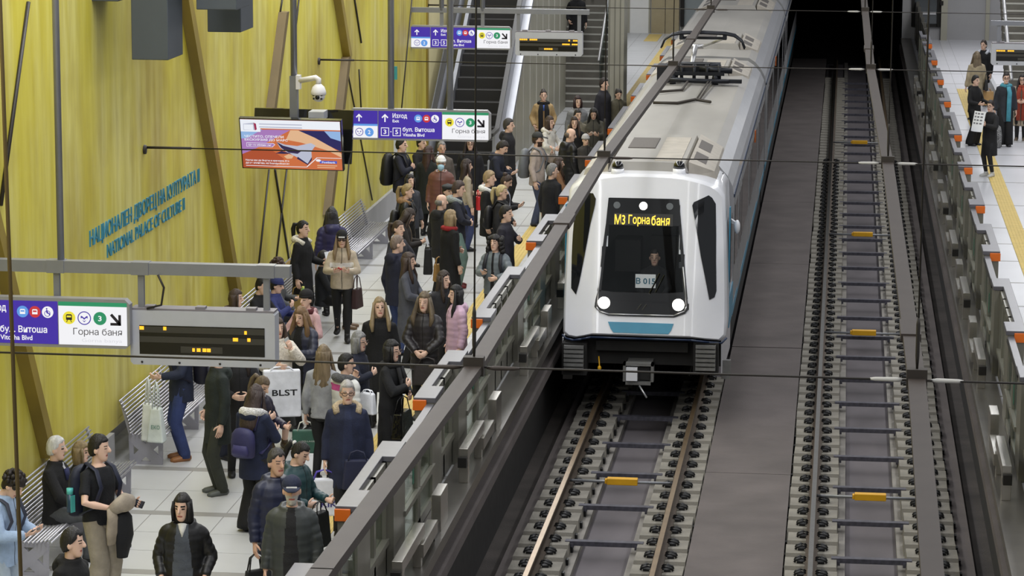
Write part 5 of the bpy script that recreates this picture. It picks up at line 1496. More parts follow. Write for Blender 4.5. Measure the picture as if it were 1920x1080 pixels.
    puff = kind == 'puffer'; inf = .012 if puff else (.006 if kind in ('coat', 'hood') else -.008)
    if kind == 'tee': inf = .002
    if kind == 'fluffy': inf = .02
    mb = MB()
    tab = [(z, (a + inf) * fat, (c + inf) * fat) for z, a, c in COAT_T if z >= hem + .03]
    full = [(z, (a + inf) * fat, (c + inf) * fat) for z, a, c in COAT_T]
    hz = None
    for a, c in zip(full[:-1], full[1:]):
        if a[0] <= hem <= c[0]:
            t = (hem - a[0]) / (c[0] - a[0]); hz = (hem, a[1] + (c[1] - a[1]) * t, a[2] + (c[2] - a[2]) * t)
    if pose == 'sit' and hem < .82:
        tab = [q for q in full if q[0] >= .85]; hz = (.82, full[3][1] * 1.05, full[3][2] * 1.1)
    if hz and (not tab or hz[0] < tab[0][0]): tab = [hz] + tab
    if puff: tab = dens(tab, .028, .055, .085)
    def cp(z): return U @ V(0, 0, z) if z > .9 or pose == 'sit' else V(0, (U @ V(0, 0, .9)).y * (z - .3) / .6 if lean else 0, z + dz)
    if kind in ('tee', 'sweater'): tab = [q for q in tab if q[0] < 1.47]
    mb.loft([cp(z) for z, a, c in tab], [(a, c) for z, a, c in tab], 18)
    slv = dict(tee=.055, sweater=.058, coat=.064, hood=.064, puffer=.069, fluffy=.078)[kind]
    for sd in 'RL':
        a, e, t = arms[sd]
        if kind == 'tee': path = [(U @ V(.075 * (-1 if sd == 'R' else 1), .012, 1.43), .045), (a, slv + .004), (a.lerp(e, .4), slv), (a.lerp(e, .75), slv * 1.02)]
        else:
            path = [(U @ V(.075 * (-1 if sd == 'R' else 1), .012, 1.435), .052), (a + V(0, 0, -.005), slv + .006)] + [(a.lerp(e, q), slv) for q in (.3, .6, .85)] + [(e, slv * .98)] + [(e.lerp(t, q), slv * (1 - .26 * q)) for q in (.2, .45, .7, .97)]
        if puff:
            pp = []
            for (q0, r0), (q1, r1) in zip(path[:-1], path[1:]):
                n_ = 3
                for j in range(n_): pp.append((q0.lerp(q1, j / n_), r0 + (r1 - r0) * j / n_))
            pp.append(path[-1]); path = [(q, r * (1.06 if j % 3 else .93)) for j, (q, r) in enumerate(pp)]
        mb.loft([q for q, r in path], [r for q, r in path], 10)
    if kind in ('hood',) or (puff and fur is None and hat != 'beanie'):
        k0 = len(mb.v); mb.ell((0, .115, 1.425), (.125, .06, .085), 12, 8); mb.loft([(-.10, -.02, 1.46), (-.09, .08, 1.475), (0, .12, 1.48), (.09, .08, 1.475), (.10, -.02, 1.46)], [.032, .036, .04, .036, .032], 8, ref=(0, 0, 1)); mb.xform(U, k0)
    vs, fs = remesh(mb, .018 if far else .0135, 2)
    ns = 9.0 if puff else 7.0; na = .006 if puff else .010
    if kind != 'fluffy': vs = np.array([Vector(q) + noise.noise_vector(Vector(q) * ns + Vector((px, py, 0))) * na for q in vs])
    rg_ = sum(rgb) / 3; rgd = tuple(int((c * .78 + rg_ * .22) * (.86 if rg_ < 110 else .97)) for c in rgb)
    mats = [mat('down_%d_%d_%d' % rgd, rgd, .45, 0, .15, 8, bump=.15, bscale=14, stretch=(.4, .4, 1.6)) if puff else cloth(rgb)]
    if kind == 'fluffy': mats = [mat('fluffy_%d_%d_%d' % rgb, rgb, .95, 0, .12, 20, bump=.9, bscale=45)]
    mi = np.zeros(len(fs), int)
    cen = np.array([vs[list(f)].mean(0) for f in fs]); ui = np.array(U.inverted()); lc = cen @ ui[:3, :3].T + ui[:3, 3]
    if len(coat) > 3 and coat[3]:
        wdt = coat[4] if len(coat) > 4 else .05; zl = coat[5] if len(coat) > 5 else hem
        wz = wdt * np.clip(.55 + (1.48 - lc[:, 2]) * 1.0, .5, 1.0)
        mi[(lc[:, 1] < -.04) & (np.abs(lc[:, 0]) < wz) & (lc[:, 2] > zl) & (lc[:, 2] < 1.49)] = 1
        mats.append(cloth(coat[3]))
    elif kind in ('coat', 'puffer', 'hood'):
        mi[(lc[:, 1] < -.05) & (np.abs(lc[:, 0]) < .009) & (lc[:, 2] > hem + .02)] = 1; mats.append(cloth(tuple(int(c * .55) for c in rgb)))
    if len(coat) > 6:   # band across the back / chest: (z0, z1, rgb)
        for (z0, z1, c2, front_) in coat[6]:
            m_ = (lc[:, 2] > z0) & (lc[:, 2] < z1) & ((lc[:, 1] < 0) if front_ == 1 else (lc[:, 1] > 0) if front_ == -1 else (lc[:, 1] < 99)) & (np.abs(lc[:, 0]) < .19)
            mi[m_] = len(mats); mats.append(cloth(c2))
    nm = {'tee': 't_shirt', 'sweater': 'sweater', 'fluffy': 'sweater', 'coat': 'coat', 'hood': 'jacket', 'puffer': 'jacket'}[kind]
    child(nm, raw_mesh(nm, vs, fs, mats, mi), root)
    # ---- hair, hat
    st, hc = hair[0], hair[1]
    mb = MB(); X0 = HMx
    def E(c, r, **k): mb.ell(c, r, 16, 10, **k)
    def CAP(th, zf=.052, nape=-.07, top=0.0, back=0.0):
        nu, nv = 30, 22; vs = []; fs = []
        for j in range(nv + 1):
            ph = -PI / 2 + PI * j / nv
            for i in range(nu):
                t = 2 * PI * i / nu
                x, y, z = .0725 * math.cos(ph) * math.cos(t), .0945 * math.cos(ph) * math.sin(t), .112 * math.sin(ph) + .002
                if y < -.06: ln = zf
                elif y < .0: ln = zf + (y + .06) / .06 * (-.012 - zf)
                elif y < .035: ln = -.012 + y / .035 * (nape + .012)
                else: ln = nape
                ln += .012 * noise.noise(Vector((x * 45 + px, y * 45, py)))
                if z > ln:
                    k = th + (.02 if z > .05 else 0) + .06 * noise.noise(Vector((x * 55 + px, y * 55 + py, z * 40))); vs.append((x * k, y * k + .004 + (back if y > 0 else 0), z * k + (top * max(0, z) / .1)))
                else: vs.append((x * .82, y * .82 + .01, z * .86))
        for j in range(nv):
            for i in range(nu): fs.append((j * nu + i, j * nu + (i + 1) % nu, (j + 1) * nu + (i + 1) % nu, (j + 1) * nu + i))
        mb.add(vs, fs, 0, True)
    if st in ('short', 'bob', 'long', 'pony', 'bun', 'curly', 'wavy', 'longfront'):  # capped styles
        if st in ('pony', 'bun'): CAP(1.06, .06)
        elif st == 'curly':
            CAP(1.12, .04)
            rnd = random.Random(int(px * 7 + py))
            for _ in range(60):
                th = rnd.uniform(-2.6, 2.6) + PI / 2; ph = rnd.uniform(-.1, 1.5)
                r_ = rnd.uniform(.018, .03); mb.ell((.085 * math.cos(ph) * math.cos(th), .018 + .095 * math.cos(ph) * math.sin(th), .03 + .10 * math.sin(ph)), (r_, r_, r_), 6, 4)
        else: CAP(1.09 if st == 'short' else 1.13, .060 if st == 'short' else .058, -.07, .006)
        if st == 'short':
            pass
    if st == 'buzz': CAP(1.035, .055)
    if st == 'ring': E((0, .03, -.005), (.077, .082, .055))
    if st == 'bob': mb.loft([V(0, .02, .06), V(0, .022, 0), V(0, .026, -.07), V(0, .028, -.13), V(0, .03, -.155)], [(.083, .08), (.088, .076), (.094, .074), (.092, .068), (.07, .05)], 14); [mb.loft([V(.066 * g, -.03, .06), V(.08 * g, -.035, -.02), V(.078 * g, -.03, -.12)], [.016, .018, .014], 8) for g in (-1, 1)]
    if st in ('long', 'wavy', 'longfront'):
        ww = 1.18 if st == 'wavy' else 1.0
        mb.loft([V(0, .022, .06), V(0, .03, -.03), V(0, .045, -.13), V(0, .075, -.22), V(0, .09, -.32), V(0, .09, -.40)], [(.082, .078), (.09 * ww, .072), (.10 * ww, .062), (.11 * ww, .05), (.10 * ww, .042), (.06, .025)], 14)
        for sg in (-1, 1):
            mb.loft([V(.066 * sg, -.03, .065), V(.083 * sg, -.035, -.02), V(.092 * ww * sg, -.045, -.11), V(.105 * ww * sg, -.07, -.20), V(.10 * sg, -.085, -.29)], [.014, .018, .026 * ww, .03 * ww, .015], 8)
    if st == 'pony': mb.loft([V(0, .085, .06), V(0, .135, .055), V(0, .155, -.01), V(0, .155, -.11), V(0, .145, -.2)], [.022, .03, .034, .028, .012], 10)
    if st == 'bun': E((0, .075, .10), (.042, .042, .038))
    if st == 'mane':
        CAP(1.16, .05); rnd = random.Random(int(px + py))
        for _ in range(110):
            t = rnd.uniform(-.35, PI + .35); z = rnd.uniform(-.17, .09); r_ = rnd.uniform(.03, .046); q = .104 + .02 * max(0, -z) / .17
            mb.ell((q * math.cos(t), .012 + .1 * math.sin(t), z), (r_, r_, r_), 6, 4)
    if st in ('long', 'wavy', 'longfront', 'bob', 'pony'): mb.v = [tuple(Vector(q) + noise.noise_vector(Vector((q[0] * 26 + px, q[1] * 26, q[2] * 12))) * (.013 if st == 'wavy' else .006)) for q in mb.v]
    if mb.v: mb.xform(X0); child('hair', mb.mesh('hair', [hm_]), root)
    if hat:
        hk, hcx = hat[0], hat[1]; mb = MB()
        hmt = cloth(hcx)
        if hk == 'beanie':
            mb.ell((0, .008, .045), (.086, .104, .10), 18, 10, zmin=-.005); mb.loft([V(0, .008, .022), V(0, .008, .066)], [(.089, .107), (.088, .106)], 18)
        if hk == 'slouch':
            mb.ell((0, .012, .055), (.088, .104, .088), 18, 10, zmin=-.012); mb.loft([V(0, .008, .03), V(0, .008, .06)], [(.086, .103), (.087, .104)], 18)
        if hk == 'cap':
            mb.ell((0, .010, .048), (.085, .10, .088), 18, 10, zmin=-.008); mb.loft([V(0, -.08, .045), V(0, -.13, .036), V(0, -.17, .024)], [(.074, .007), (.066, .006), (.035, .005)], 12)
        if hk == 'flat':
            mb.ell((0, -.012, .082), (.108, .125, .042), 18, 8); mb.loft([V(0, .005, .04), V(0, .005, .075)], [(.086, .104), (.09, .107)], 18); mb.loft([V(0, -.085, .05), V(0, -.135, .04)], [(.07, .008), (.045, .006)], 12)
        mb.xform(HMx); hobj = child('cap' if hk in ('cap', 'flat') else 'beanie', mb.mesh('hat', [hmt]), root)
        if len(hat) > 2:
            mb = MB(); mb.box(-.045, .045, -.109, -.098, .036, .056); mb.xform(HMx); child('hat_badge', mb.mesh('hat_badge', [cloth(hat[2])]), root).parent = hobj
    if fur:
        mb = MB(); pts = [V(-.12, -.09, 1.42), V(-.125, .02, 1.46), V(-.08, .10, 1.47), V(0, .13, 1.47), V(.08, .10, 1.47), V(.125, .02, 1.46), V(.12, -.09, 1.42)]
        mb.loft([U @ q for q in pts], [.035, .048, .055, .058, .055, .048, .035], 10, ref=(0, 0, 1)); child('fur_collar' if fur[1] == 'fur' else 'collar', mb.mesh('collar', [mat('fur_%d_%d_%d' % fur[0], fur[0], .95, 0, .25, 40, bump=.9, bscale=60)]), root)
    if scarf:
        mb = MB(); mb.loft([U @ V(.0, -.11, 1.455), U @ V(-.11, -.03, 1.465), U @ V(-.07, .09, 1.475), U @ V(.07, .09, 1.475), U @ V(.11, -.03, 1.465), U @ V(.0, -.11, 1.455)], [.04, .042, .042, .042, .042, .04], 10, ref=(0, 0, 1))
        for sg in ((-1, 1) if len(scarf) < 3 or scarf[2] > 1 else (1,)):
            mb.loft([U @ V(.05 * sg, -.12, 1.44), U @ V(.075 * sg, -.165 * fat, 1.3), U @ V(.07 * sg, -.165 * fat, 1.1), U @ V(.065 * sg, -.175 * fat, scarf[1])], [(.05, .02), (.055, .016), (.055, .014), (.055, .012)], 10)
        child('scarf', mb.mesh('scarf', [cloth(scarf[0], .9)]), root)
    if glasses:
        mb = MB(); dark = glasses == 'dark'
        for sg in (-1, 1):
            if dark: mb.ell((.032 * sg, -.098, .003), (.027, .01, .02), 10, 6)
            else:
                pts = [V(.032 * sg + .026 * math.cos(a), -.1, .003 + .019 * math.sin(a)) for a in [2 * PI * k / 10 for k in range(11)]]
                mb.loft(pts, [.0035] * 11, 5, ref=(0, 1, 0))
            mb.tube((.058 * sg, -.095, .006), (.076 * sg, .0, .0), .003, 5)
        mb.tube((-.008, -.102, .005), (.008, -.102, .005), .003, 5); mb.xform(HMx)
        child('sunglasses' if dark else 'glasses', mb.mesh('glasses', [M_eye]), root)
    if mask:
        mb = MB(); mb.loft([V(0, -.068, -.115), V(0, -.086, -.08), V(0, -.092, -.045), V(0, -.082, -.015)], [(.03, .02), (.055, .028), (.06, .03), (.05, .024)], 14); mb.xform(HMx); child('face_mask', mb.mesh('face_mask', [mat('mask_blue', (164, 200, 220), .8, 0, .04)]), root)
    return p


# ---- things people carry: each a thing of its own
def carry(p, name, label, cat, anchor):
    M = basis(p.root); o = thing(name, label, cat, tuple(M @ Vector(anchor)), p.face); o.scale = (p.s,) * 3; return o


def bagmat(rgb, rough=.6): return mat('bag_%d_%d_%d_%d' % (*rgb, int(rough * 100)), rgb, rough, 0, .12, 7, bump=.2, bscale=18)


def backpack(p, label, rgb, w=.30, hh=.46, d=.16, z=1.18, pocket=None, dy=0.0):
    U = p.U; o = carry(p, 'backpack', label, 'backpack', U @ V(0, .15 + dy, z - hh / 2)); b0 = U @ V(0, .15 + dy, z - hh / 2)
    mb = MB(); mb.loft([V(0, d * .55, 0), V(0, d * .55, .02), V(0, d * .55, hh * .5), V(0, d * .5, hh * .8), V(0, d * .42, hh * .95), V(0, d * .36, hh)], [(w * .42, d * .42), (w * .5, d * .55), (w * .52, d * .58), (w * .48, d * .52), (w * .36, d * .4), (w * .2, d * .2)], 16)
    mb.build('pack', bagmat(rgb), o, local=True)
    mb = MB(); mb.loft([V(0, d * .98, .03), V(0, d * 1.02, hh * .2), V(0, d * 1.0, hh * .45)], [(w * .34, .03), (w * .38, .045), (w * .3, .03)], 12); mb.build('front_pocket', bagmat(pocket or tuple(int(c * .8 + 8) for c in rgb)), o, local=True)
    for sg in (-1, 1):
        mb = MB(); mb.loft([U @ V(.09 * sg, .14, z + hh * .42) - b0, U @ V(.115 * sg, .05, 1.50) - b0, U @ V(.125 * sg, -.09, 1.44) - b0, U @ V(.14 * sg, -.165, 1.28) - b0, U @ V(.17 * sg, -.10, 1.08) - b0, U @ V(.16 * sg, .10, z - hh * .4) - b0], [(.03, .012)] * 6, 8); mb.build('shoulder_strap', bagmat(rgb), o, local=True)
    return o


def bag(p, name, label, cat, top, w, hh, d, rgb, handle=.16, rough=.6, taper=.82, text=None, hrgb=None, yawd=0, tcol=BK, hw=.3, pos=None):
    """bag hanging below the point top (person's own axes)"""
    t = Vector(top); o = carry(p, name, label, cat, t - V(0, 0, hh + handle))
    if yawd: o.rotation_euler.z = p.face + math.radians(yawd)
    if pos: o.location = ony(*pos) - V(0, 0, (hh + handle) * p.s)
    mb = MB(); a = w / 2; c = d / 2; tp = taper
    mb.hexa([(-a, -c, 0), (a, -c, 0), (a, c, 0), (-a, c, 0), (-a * tp, -c * .7, hh), (a * tp, -c * .7, hh), (a * tp, c * .7, hh), (-a * tp, c * .7, hh)])
    bo = mb.build('bag_body', bagmat(rgb, rough), o, local=True, bevel=min(.02, d * .2))
    for sg in (-1, 1):
        mb = MB(); mb.loft([V(-w * hw, sg * c * .6, hh - .01), V(-w * hw * .7, sg * c * .3, hh + handle * .75), V(0, 0, hh + handle), V(w * hw * .7, sg * c * .3, hh + handle * .75), V(w * hw, sg * c * .6, hh - .01)], [.008] * 5, 6, ref=(0, 1, 0)); mb.build('handle', bagmat(hrgb or rgb, rough), o, local=True)
    if text:
        for sg in ((-1,) if len(text) < 5 or text[4] == 1 else (-1, 1)):
            mb = MB(); tx, x0, x1, z0 = text[:4]; z1 = z0 + text[5]
            put_text(mb, tx, x0 * w, x1 * w, z0 * hh, z1 * hh, lambda u, v: (u * (-sg), sg * (c * (1 - .3 * v / hh) + .004), v), 0); mb.build('bag_lettering', cloth(tcol), o, local=True)
    return o


def phone(p, sd, label, rgb=BK2, tilt=50, screen=True):
    d, pn, th = p.hd[sd]; c = p.w[sd] + d * .085 + pn * .022; o = carry(p, 'phone', label, 'phone', c)
    d_ = (d - pn * d.dot(pn)).normalized(); sv = d_.cross(pn).normalized()
    mb = MB(); q = []
    for k in (-1, 1):
        for (u, v) in ((-1, -1), (1, -1), (1, 1), (-1, 1)): q.append(sv * (.037 * u) + d_ * (.075 * v) + pn * (.0045 * k))
    mb.hexa(q); mb.build('phone_body', mat('phone_%d_%d_%d' % rgb, rgb, .3, 0, 0), o, local=True)
    if screen: mb = MB(); mb.add([sv * (.033 * u) + d_ * (.069 * v) + pn * .0052 for (u, v) in ((-1, -1), (1, -1), (1, 1), (-1, 1))], [(0, 1, 2, 3)]); mb.build('phone_screen', mat('phone_glass', (46, 52, 62), .1, 0, 0), o, local=True)
    return o


def sheet(p, sd, label, w=.21, hh=.30, rgb=(236, 237, 240), name='paper_sheet', lines=0, off=(0, 0, 0)):
    c = p.w[sd] + p.hd[sd][0] * .08 + Vector(off); o = carry(p, name, label, 'paper', c)
    mb = MB(); n_ = 6
    F = lambda u, v, e: V(u, -.03 - .035 * math.cos(u / w * 3) + .25 * (v) + e, v)
    vs = []; fs = []
    for e in (0, .003):
        for j in range(n_ + 1):
            for i in range(n_ + 1): vs.append(F(-w / 2 + w * i / n_, -hh * .35 + hh * j / n_, e))
    k = (n_ + 1) ** 2
    for e in (0, 1):
        for j in range(n_):
            for i in range(n_): q = e * k + j * (n_ + 1) + i; fs.append((q, q + 1, q + n_ + 2, q + n_ + 1))
    mb.add(vs, fs, 0, True)
    for r in range(lines):
        for cidx in range(3):
            u = -w * .36 + cidx * w * .27; v = hh * (.5 - .16 * r)
            mb.add([F(u + a_, v - .0 + b_, -.003) for a_, b_ in ((0, 0), (w * .18, 0), (w * .18, .035), (0, .035))], [(0, 1, 2, 3)], 1)
    mb.build('sheet', [M_paper, cloth((120, 122, 128))], o, local=True); return o

P_ = person
# --- nearest rows of the crowded platform
a = P_('woman with dark bob in open black puffer jacket over grey top, at the bottom', 342, 926, 1.68, 6, 'pocket', 'pocket', (BK, .72, 'puffer', (84, 92, 106), .10), ((50, 54, 70), 'jeans'), BK, ('bob', HB), yaw=-14, nod=2)
mb = MB(); mb.loft([a.U @ V(0, -.115, 1.36), a.U @ V(0, -.10, 1.44), a.U @ V(0, -.07, 1.475)], [(.012, .02), (.035, .03), (.05, .03)], 10); child('white_shirt', mb.mesh('shirt', [cloth(WH)]), a.root)
a = P_('young man in pale blue hoodie at the left edge looking down at his phone', 37, 889, 1.74, 78, 'phone', 'phone', ((158, 188, 224), .78, 'hood'), ((168, 186, 204), 'jeans'), WH, ('curly', DBR), nod=34, lean=6)
phone(a, 'R', 'phone held by the young man in the pale blue hoodie')
bp = backpack(a, 'dark backpack on the young man in the pale blue hoodie', (52, 56, 70))
a = P_('white-haired man in black coat sitting on the lower left bench', 104, 818, 1.74, 82, 'lap', 'lap', (BK, .70, 'coat', (200, 200, 204), .03, 1.36), (GY, 'jeans'), BK, ('short', WHH), pose='sit', yaw=10)
mb = MB(); mb.loft([a.U @ V(0, -.145, 1.30), a.U @ V(0, -.125, 1.42)], [(.05, .02), (.05, .02)], 10); child('tie', mb.mesh('tie', [cloth((36, 44, 100))]), a.root)
a = P_('blonde woman in black sitting beside the white-haired man, half hidden', 150, 828, 1.55, 84, 'lap', 'lap', ((30, 32, 34), .72, 'coat'), ((128, 128, 136), 'jeans'), BK, ('bob', (168, 138, 82)), pose='sit', yaw=6)
a = P_('young man in black T-shirt and beige trousers holding jackets over his arm', 184, 815, 1.80, 62, 'belly', 'fore', ((20, 22, 30), .88, 'tee'), ((158, 146, 124), 'wide'), WH, ('short', (26, 20, 18)), yaw=24)
bp = backpack(a, 'navy backpack of the young man in the T-shirt', (24, 30, 52), .32, .50)
phone(a, 'L', 'dark phone of the young man holding jackets')
o = carry(a, 'water_bottle', 'teal capped bottle in the side of the navy backpack', 'bottle', a.U @ V(-.20, .20, 1.0)); mb = MB(); mb.tube((0, 0, 0), (0, 0, .18), .035, 12); mb.build('bottle_body', mat('bottle_blue', (40, 70, 92), .3, 0, 0), o, local=True); mb = MB(); mb.tube((0, 0, .18), (0, 0, .24), .034, 12); mb.build('bottle_cap', mat('bottle_teal', (92, 196, 190), .4, 0, 0), o, local=True); mb = MB(); mb.box(-.03, .03, -.04, -.034, .0, .17); mb.build('bottle_label', mat('bottle_teal', (92, 196, 190), .4, 0, 0), o, local=True)
o = carry(a, 'folded_jacket', 'beige jacket bundled on the forearm of the young man in the T-shirt', 'jacket', a.U @ V(.02, -.30, 1.04)); mb = MB()
mb.loft([V(-.13, .06, .0), V(-.07, .0, .06), V(.0, -.03, .09), V(.07, -.02, .07), V(.12, .03, .02)], [(.04, .05), (.06, .08), (.075, .10), (.065, .085), (.04, .05)], 12, ref=(0, 1, 0)); mb.build('bundle', cloth((172, 158, 138)), o, local=True, bevel=0)
mb = MB(); mb.loft([V(-.12, .05, .04), V(-.13, .02, -.05), V(-.13, .03, -.2), V(-.13, .04, -.32)], [(.05, .03), (.07, .035), (.08, .035), (.06, .02)], 12); mb.build('hanging_part', cloth((166, 150, 128)), o, local=True)
o = carry(a, 'folded_jacket', 'black jacket hanging from the arm of the young man in the T-shirt', 'jacket', a.U @ V(.10, -.33, .62)); mb = MB()
mb.loft([V(-.06, .08, .42), V(-.06, .04, .34), V(-.05, .04, .16), V(-.07, .06, -.06)], [(.06, .05), (.11, .05), (.12, .05), (.07, .04)], 12); mb.build('jacket_body', cloth((24, 26, 32)), o, local=True)
a = P_('dark-haired man in black T-shirt and brown jacket seen at the bottom edge below the bench', 134, 990, 1.75, 70, 'down', 'down', ((18, 18, 20), .85, 'hood', (16, 16, 18), .12), (NV, 'jeans'), BK, ('short', (28, 24, 24)), yaw=20)
a = P_('grey-bearded man in navy cap and grey puffer jacket walking to the camera', 547, 893, 1.78, 6, 'down', 'down', ((68, 74, 74), .70, 'puffer', (34, 34, 38), .07), ((40, 50, 74), 'jeans'), BK, ('buzz', GRY), hat=('cap', (36, 46, 78), (230, 230, 230)), beard=(186, 182, 174), yaw=4, skin=1, pose='walk')
a = P_('grey-haired man in navy quilted jacket behind the man in the cap', 518, 841, 1.80, 38, 'down', 'down', ((34, 42, 78), .74, 'puffer'), ((34, 38, 52), 'jeans'), BK, ('short', (74, 70, 68)), yaw=4, skin=1)
bag(a, 'carrier_bag', 'small dark bag in the hand of the man in the quilted navy jacket', 'bag', a.w['R'] + V(0, 0, -.1), .24, .22, .08, BK)
a = P_('woman in teal puffer with black ponytail and white scrunchie, looking down', 570, 829, 1.64, 66, 'belly', 'fore', ((32, 78, 84), .78, 'puffer'), (BK, 'slim'), BK, ('pony', HB), nod=22, yaw=6)
mb = MB(); mb.ell((0, .105, .062), (.028, .022, .03), 10, 8); mb.xform(a.HM); child('scrunchie', mb.mesh('scrunchie', [cloth(WH)]), a.root)
bag(a, 'handbag', 'black shoulder bag held by the woman in teal', 'handbag', a.U @ V(-.05, -.34, 1.12), .32, .40, .14, (22, 22, 24), .12)
a = P_('grey-haired man with glasses in navy coat with beige collar, facing the camera', 651, 713, 1.76, 12, 'down', 'down', ((34, 42, 80), .56, 'coat', (40, 50, 92), .06), ((26, 28, 36), 'jeans'), BK, ('short', (176, 172, 168)), glasses=True, fat=1.1, fur=((186, 168, 140), 'c'), yaw=2)
bag(a, 'carrier_bag', 'white plastic bag with purple handles below the man in the beige collared coat', 'bag', a.w['R'] + a.hd['R'][0] * .1, .40, .42, .14, (226, 228, 238), .10, text=('KIK', -.1, .35, .25, 1, .16), tcol=(70, 60, 170), hrgb=(88, 74, 180))
bag(a, 'shoulder_bag', 'navy shoulder bag in front of the man with the beige collar', 'bag', a.U @ V(.10, -.22, 1.02), .34, .34, .10, (34, 38, 66), .10)
a = P_('black-haired woman in long black coat carrying a shiny black bag', 733, 638, 1.70, 78, 'chest', 'belly', ((20, 21, 26), .34, 'coat'), (BK, 'slim'), BK, ('bob', (16, 15, 17)), glasses=True, scarf=(BK, 1.3))
bag(a, 'handbag', 'glossy black patent handbag on the arm of the woman in the long black coat', 'handbag', a.U @ V(-.17, -.22, 1.12), .46, .32, .16, (14, 14, 16), .20, .12)
a = P_('grey-haired woman with glasses in navy coat behind the black coat woman', 672, 622, 1.62, 74, 'chest', 'down', ((28, 34, 60), .62, 'coat'), (BK, 'slim'), GY, ('bob', (150, 150, 150)), glasses=True)
a = P_('woman in white puffer jacket with a pink stripe seen from behind', 648, 663, 1.63, 146, 'down', 'face', ((222, 222, 218), .68, 'puffer', None, 0, 0, [(1.30, 1.385, (206, 62, 138), -1)]), (BK, 'slim'), BK, ('short', (24, 22, 24)), yaw=-46, fur=((92, 92, 94), 'c'))
bag(a, 'carrier_bag', 'white bag with a blue round mark beside the man in the beige collar', 'bag', a.U @ V(-.02, -.40, 1.24), .26, .28, .10, (232, 234, 240), .04, text=('O', -.24, .26, .2, 1, .56), tcol=(40, 60, 180))
a = P_('girl with long fair hair in off-shoulder grey top seen from behind', 606, 648, 1.66, 172, 'down', 'down', ((158, 160, 166), .84, 'sweater'), (BK, 'slim'), BK, ('long', (150, 124, 86)))
bag(a, 'paper_bag', 'dark green paper bag hanging below the BLST bag', 'bag', a.w['L'] + a.hd['L'][0] * .10, .34, .30, .12, (52, 92, 78), .12, taper=1.0, text=('VILLAGE', -.1, .36, .5, 0, .07), yawd=194, tcol=(190, 200, 190), hrgb=(220, 220, 214))
a = P_('person in fluffy white sweater raising a phone beside the display', 520, 596, 1.68, 30, 'reach', 'face', ((222, 214, 200), .80, 'fluffy'), ((44, 46, 48), 'skirt'), (92, 76, 54), ('long', BR))
phone(a, 'L', 'silver phone raised by the person in the fluffy white sweater', (196, 198, 196))
bag(a, 'paper_bag', 'white paper bag lettered BLST beside the girl with long fair hair', 'bag', a.w['R'] + a.hd['R'][0] * .08 + V(0, 0, .0), .50, .62, .15, (228, 230, 238), .04, taper=.98, text=('BLST', -.26, .40, .46, 1, .13), yawd=-14, tcol=(40, 40, 46))
a = P_('woman with white scarf in navy jacket and navy backpack seen from behind', 481, 722, 1.67, 158, 'phone', 'phone', ((32, 44, 84), .66, 'hood'), (BK, 'wide'), BK, ('long', (78, 56, 50)), nod=14, fur=((226, 224, 222), 'c'))
backpack(a, 'navy blue backpack on the woman with the white scarf', (48, 48, 92), .32, .34, .14, 1.12, pocket=(56, 54, 104))
a = P_('girl with light brown braid in dark purple puffer looking at her hand', 497, 706, 1.60, 60, 'chest', 'fore', ((42, 38, 66), .55, 'puffer'), ((72, 62, 52), 'wide'), BK, ('pony', (122, 98, 70)), nod=26)
a = P_('man in dark green parka and olive trousers, head behind the display', 0, 0, 1.80, -62, 'pocket', 'down', ((38, 48, 44), .62, 'hood'), ((62, 66, 52), 'jeans'), (84, 88, 84), ('short', HB), feet=(410, 926))
a = P_('man in navy jacket, blue jeans and tan shoes, head behind the display', 0, 0, 1.80, -68, 'down', 'fore', ((40, 50, 82), .74, 'hood'), ((52, 72, 142), 'jeans'), (150, 100, 58), ('short', HB), feet=(342, 862))
backpack(a, 'black backpack on the man in blue jeans by the bench', (30, 30, 44), .32, .46)
bag(a, 'plastic_bag', 'white plastic bag hanging before the bench, left of two', 'bag', a.w['L'] + a.hd['L'][0] * .10 + V(-.02, -.05, 0), .17, .46, .13, (226, 230, 226), .32, taper=.7, yawd=60, hw=.15)
bag(a, 'plastic_bag', 'white plastic bag with faint green print hanging before the bench, right of two', 'bag', a.w['L'] + a.hd['L'][0] * .10 + V(.16, .02, -.02), .22, .42, .15, (214, 222, 218), .32, taper=.6, yawd=60, text=('ЕКО', -.2, .3, .4, 0, .12), tcol=(110, 160, 140), hw=.15)
a = P_('person in black with long dark hair standing behind the green parka man', 446, 636, 1.68, 20, 'belly', 'belly', (BK2, .60, 'coat'), (BK, 'slim'), BK, ('long', (46, 34, 30)))
a = P_('man in blue jacket behind the green parka man, under the display edge', 428, 622, 1.60, 60, 'down', 'down', ((30, 36, 58), .66, 'coat'), (NV, 'jeans'), BK, ('short', HB))
# --- on the second and third bench
a = P_('woman with brown hair and brown fur collar sitting above the display', 441, 543, 1.66, 92, 'lap', 'lap', ((104, 90, 84), .75, 'coat'), (BK, 'slim'), BK, ('bob', (86, 62, 48)), pose='sit', fur=((88, 66, 54), 'fur'))
a = P_('masked person in black coat sitting behind the display hanger', 494, 519, 1.72, 70, 'lap', 'lap', (BK, .72, 'coat'), (BK, 'jeans'), BK, ('short', (18, 17, 18)), pose='sit', mask=True, nod=12)
a = P_('person in bright blue hooded jacket sitting and holding up a phone', 521, 520, 1.58, 84, 'phonehigh', 'phone', ((52, 64, 142), .75, 'hood'), ((40, 56, 92), 'jeans'), BK, ('short', (26, 24, 30)), pose='sit', nod=10, hat=('slouch', (46, 58, 132)))
phone(a, 'R', 'dark phone held up by the sitting person in blue')
a = P_('curly-haired person sitting at the end of the middle bench', 524, 486, 1.76, 88, 'lap', 'phone', ((96, 98, 100), .75, 'coat'), (DG, 'jeans'), BK, ('curly', (78, 54, 46)), pose='sit', nod=14)
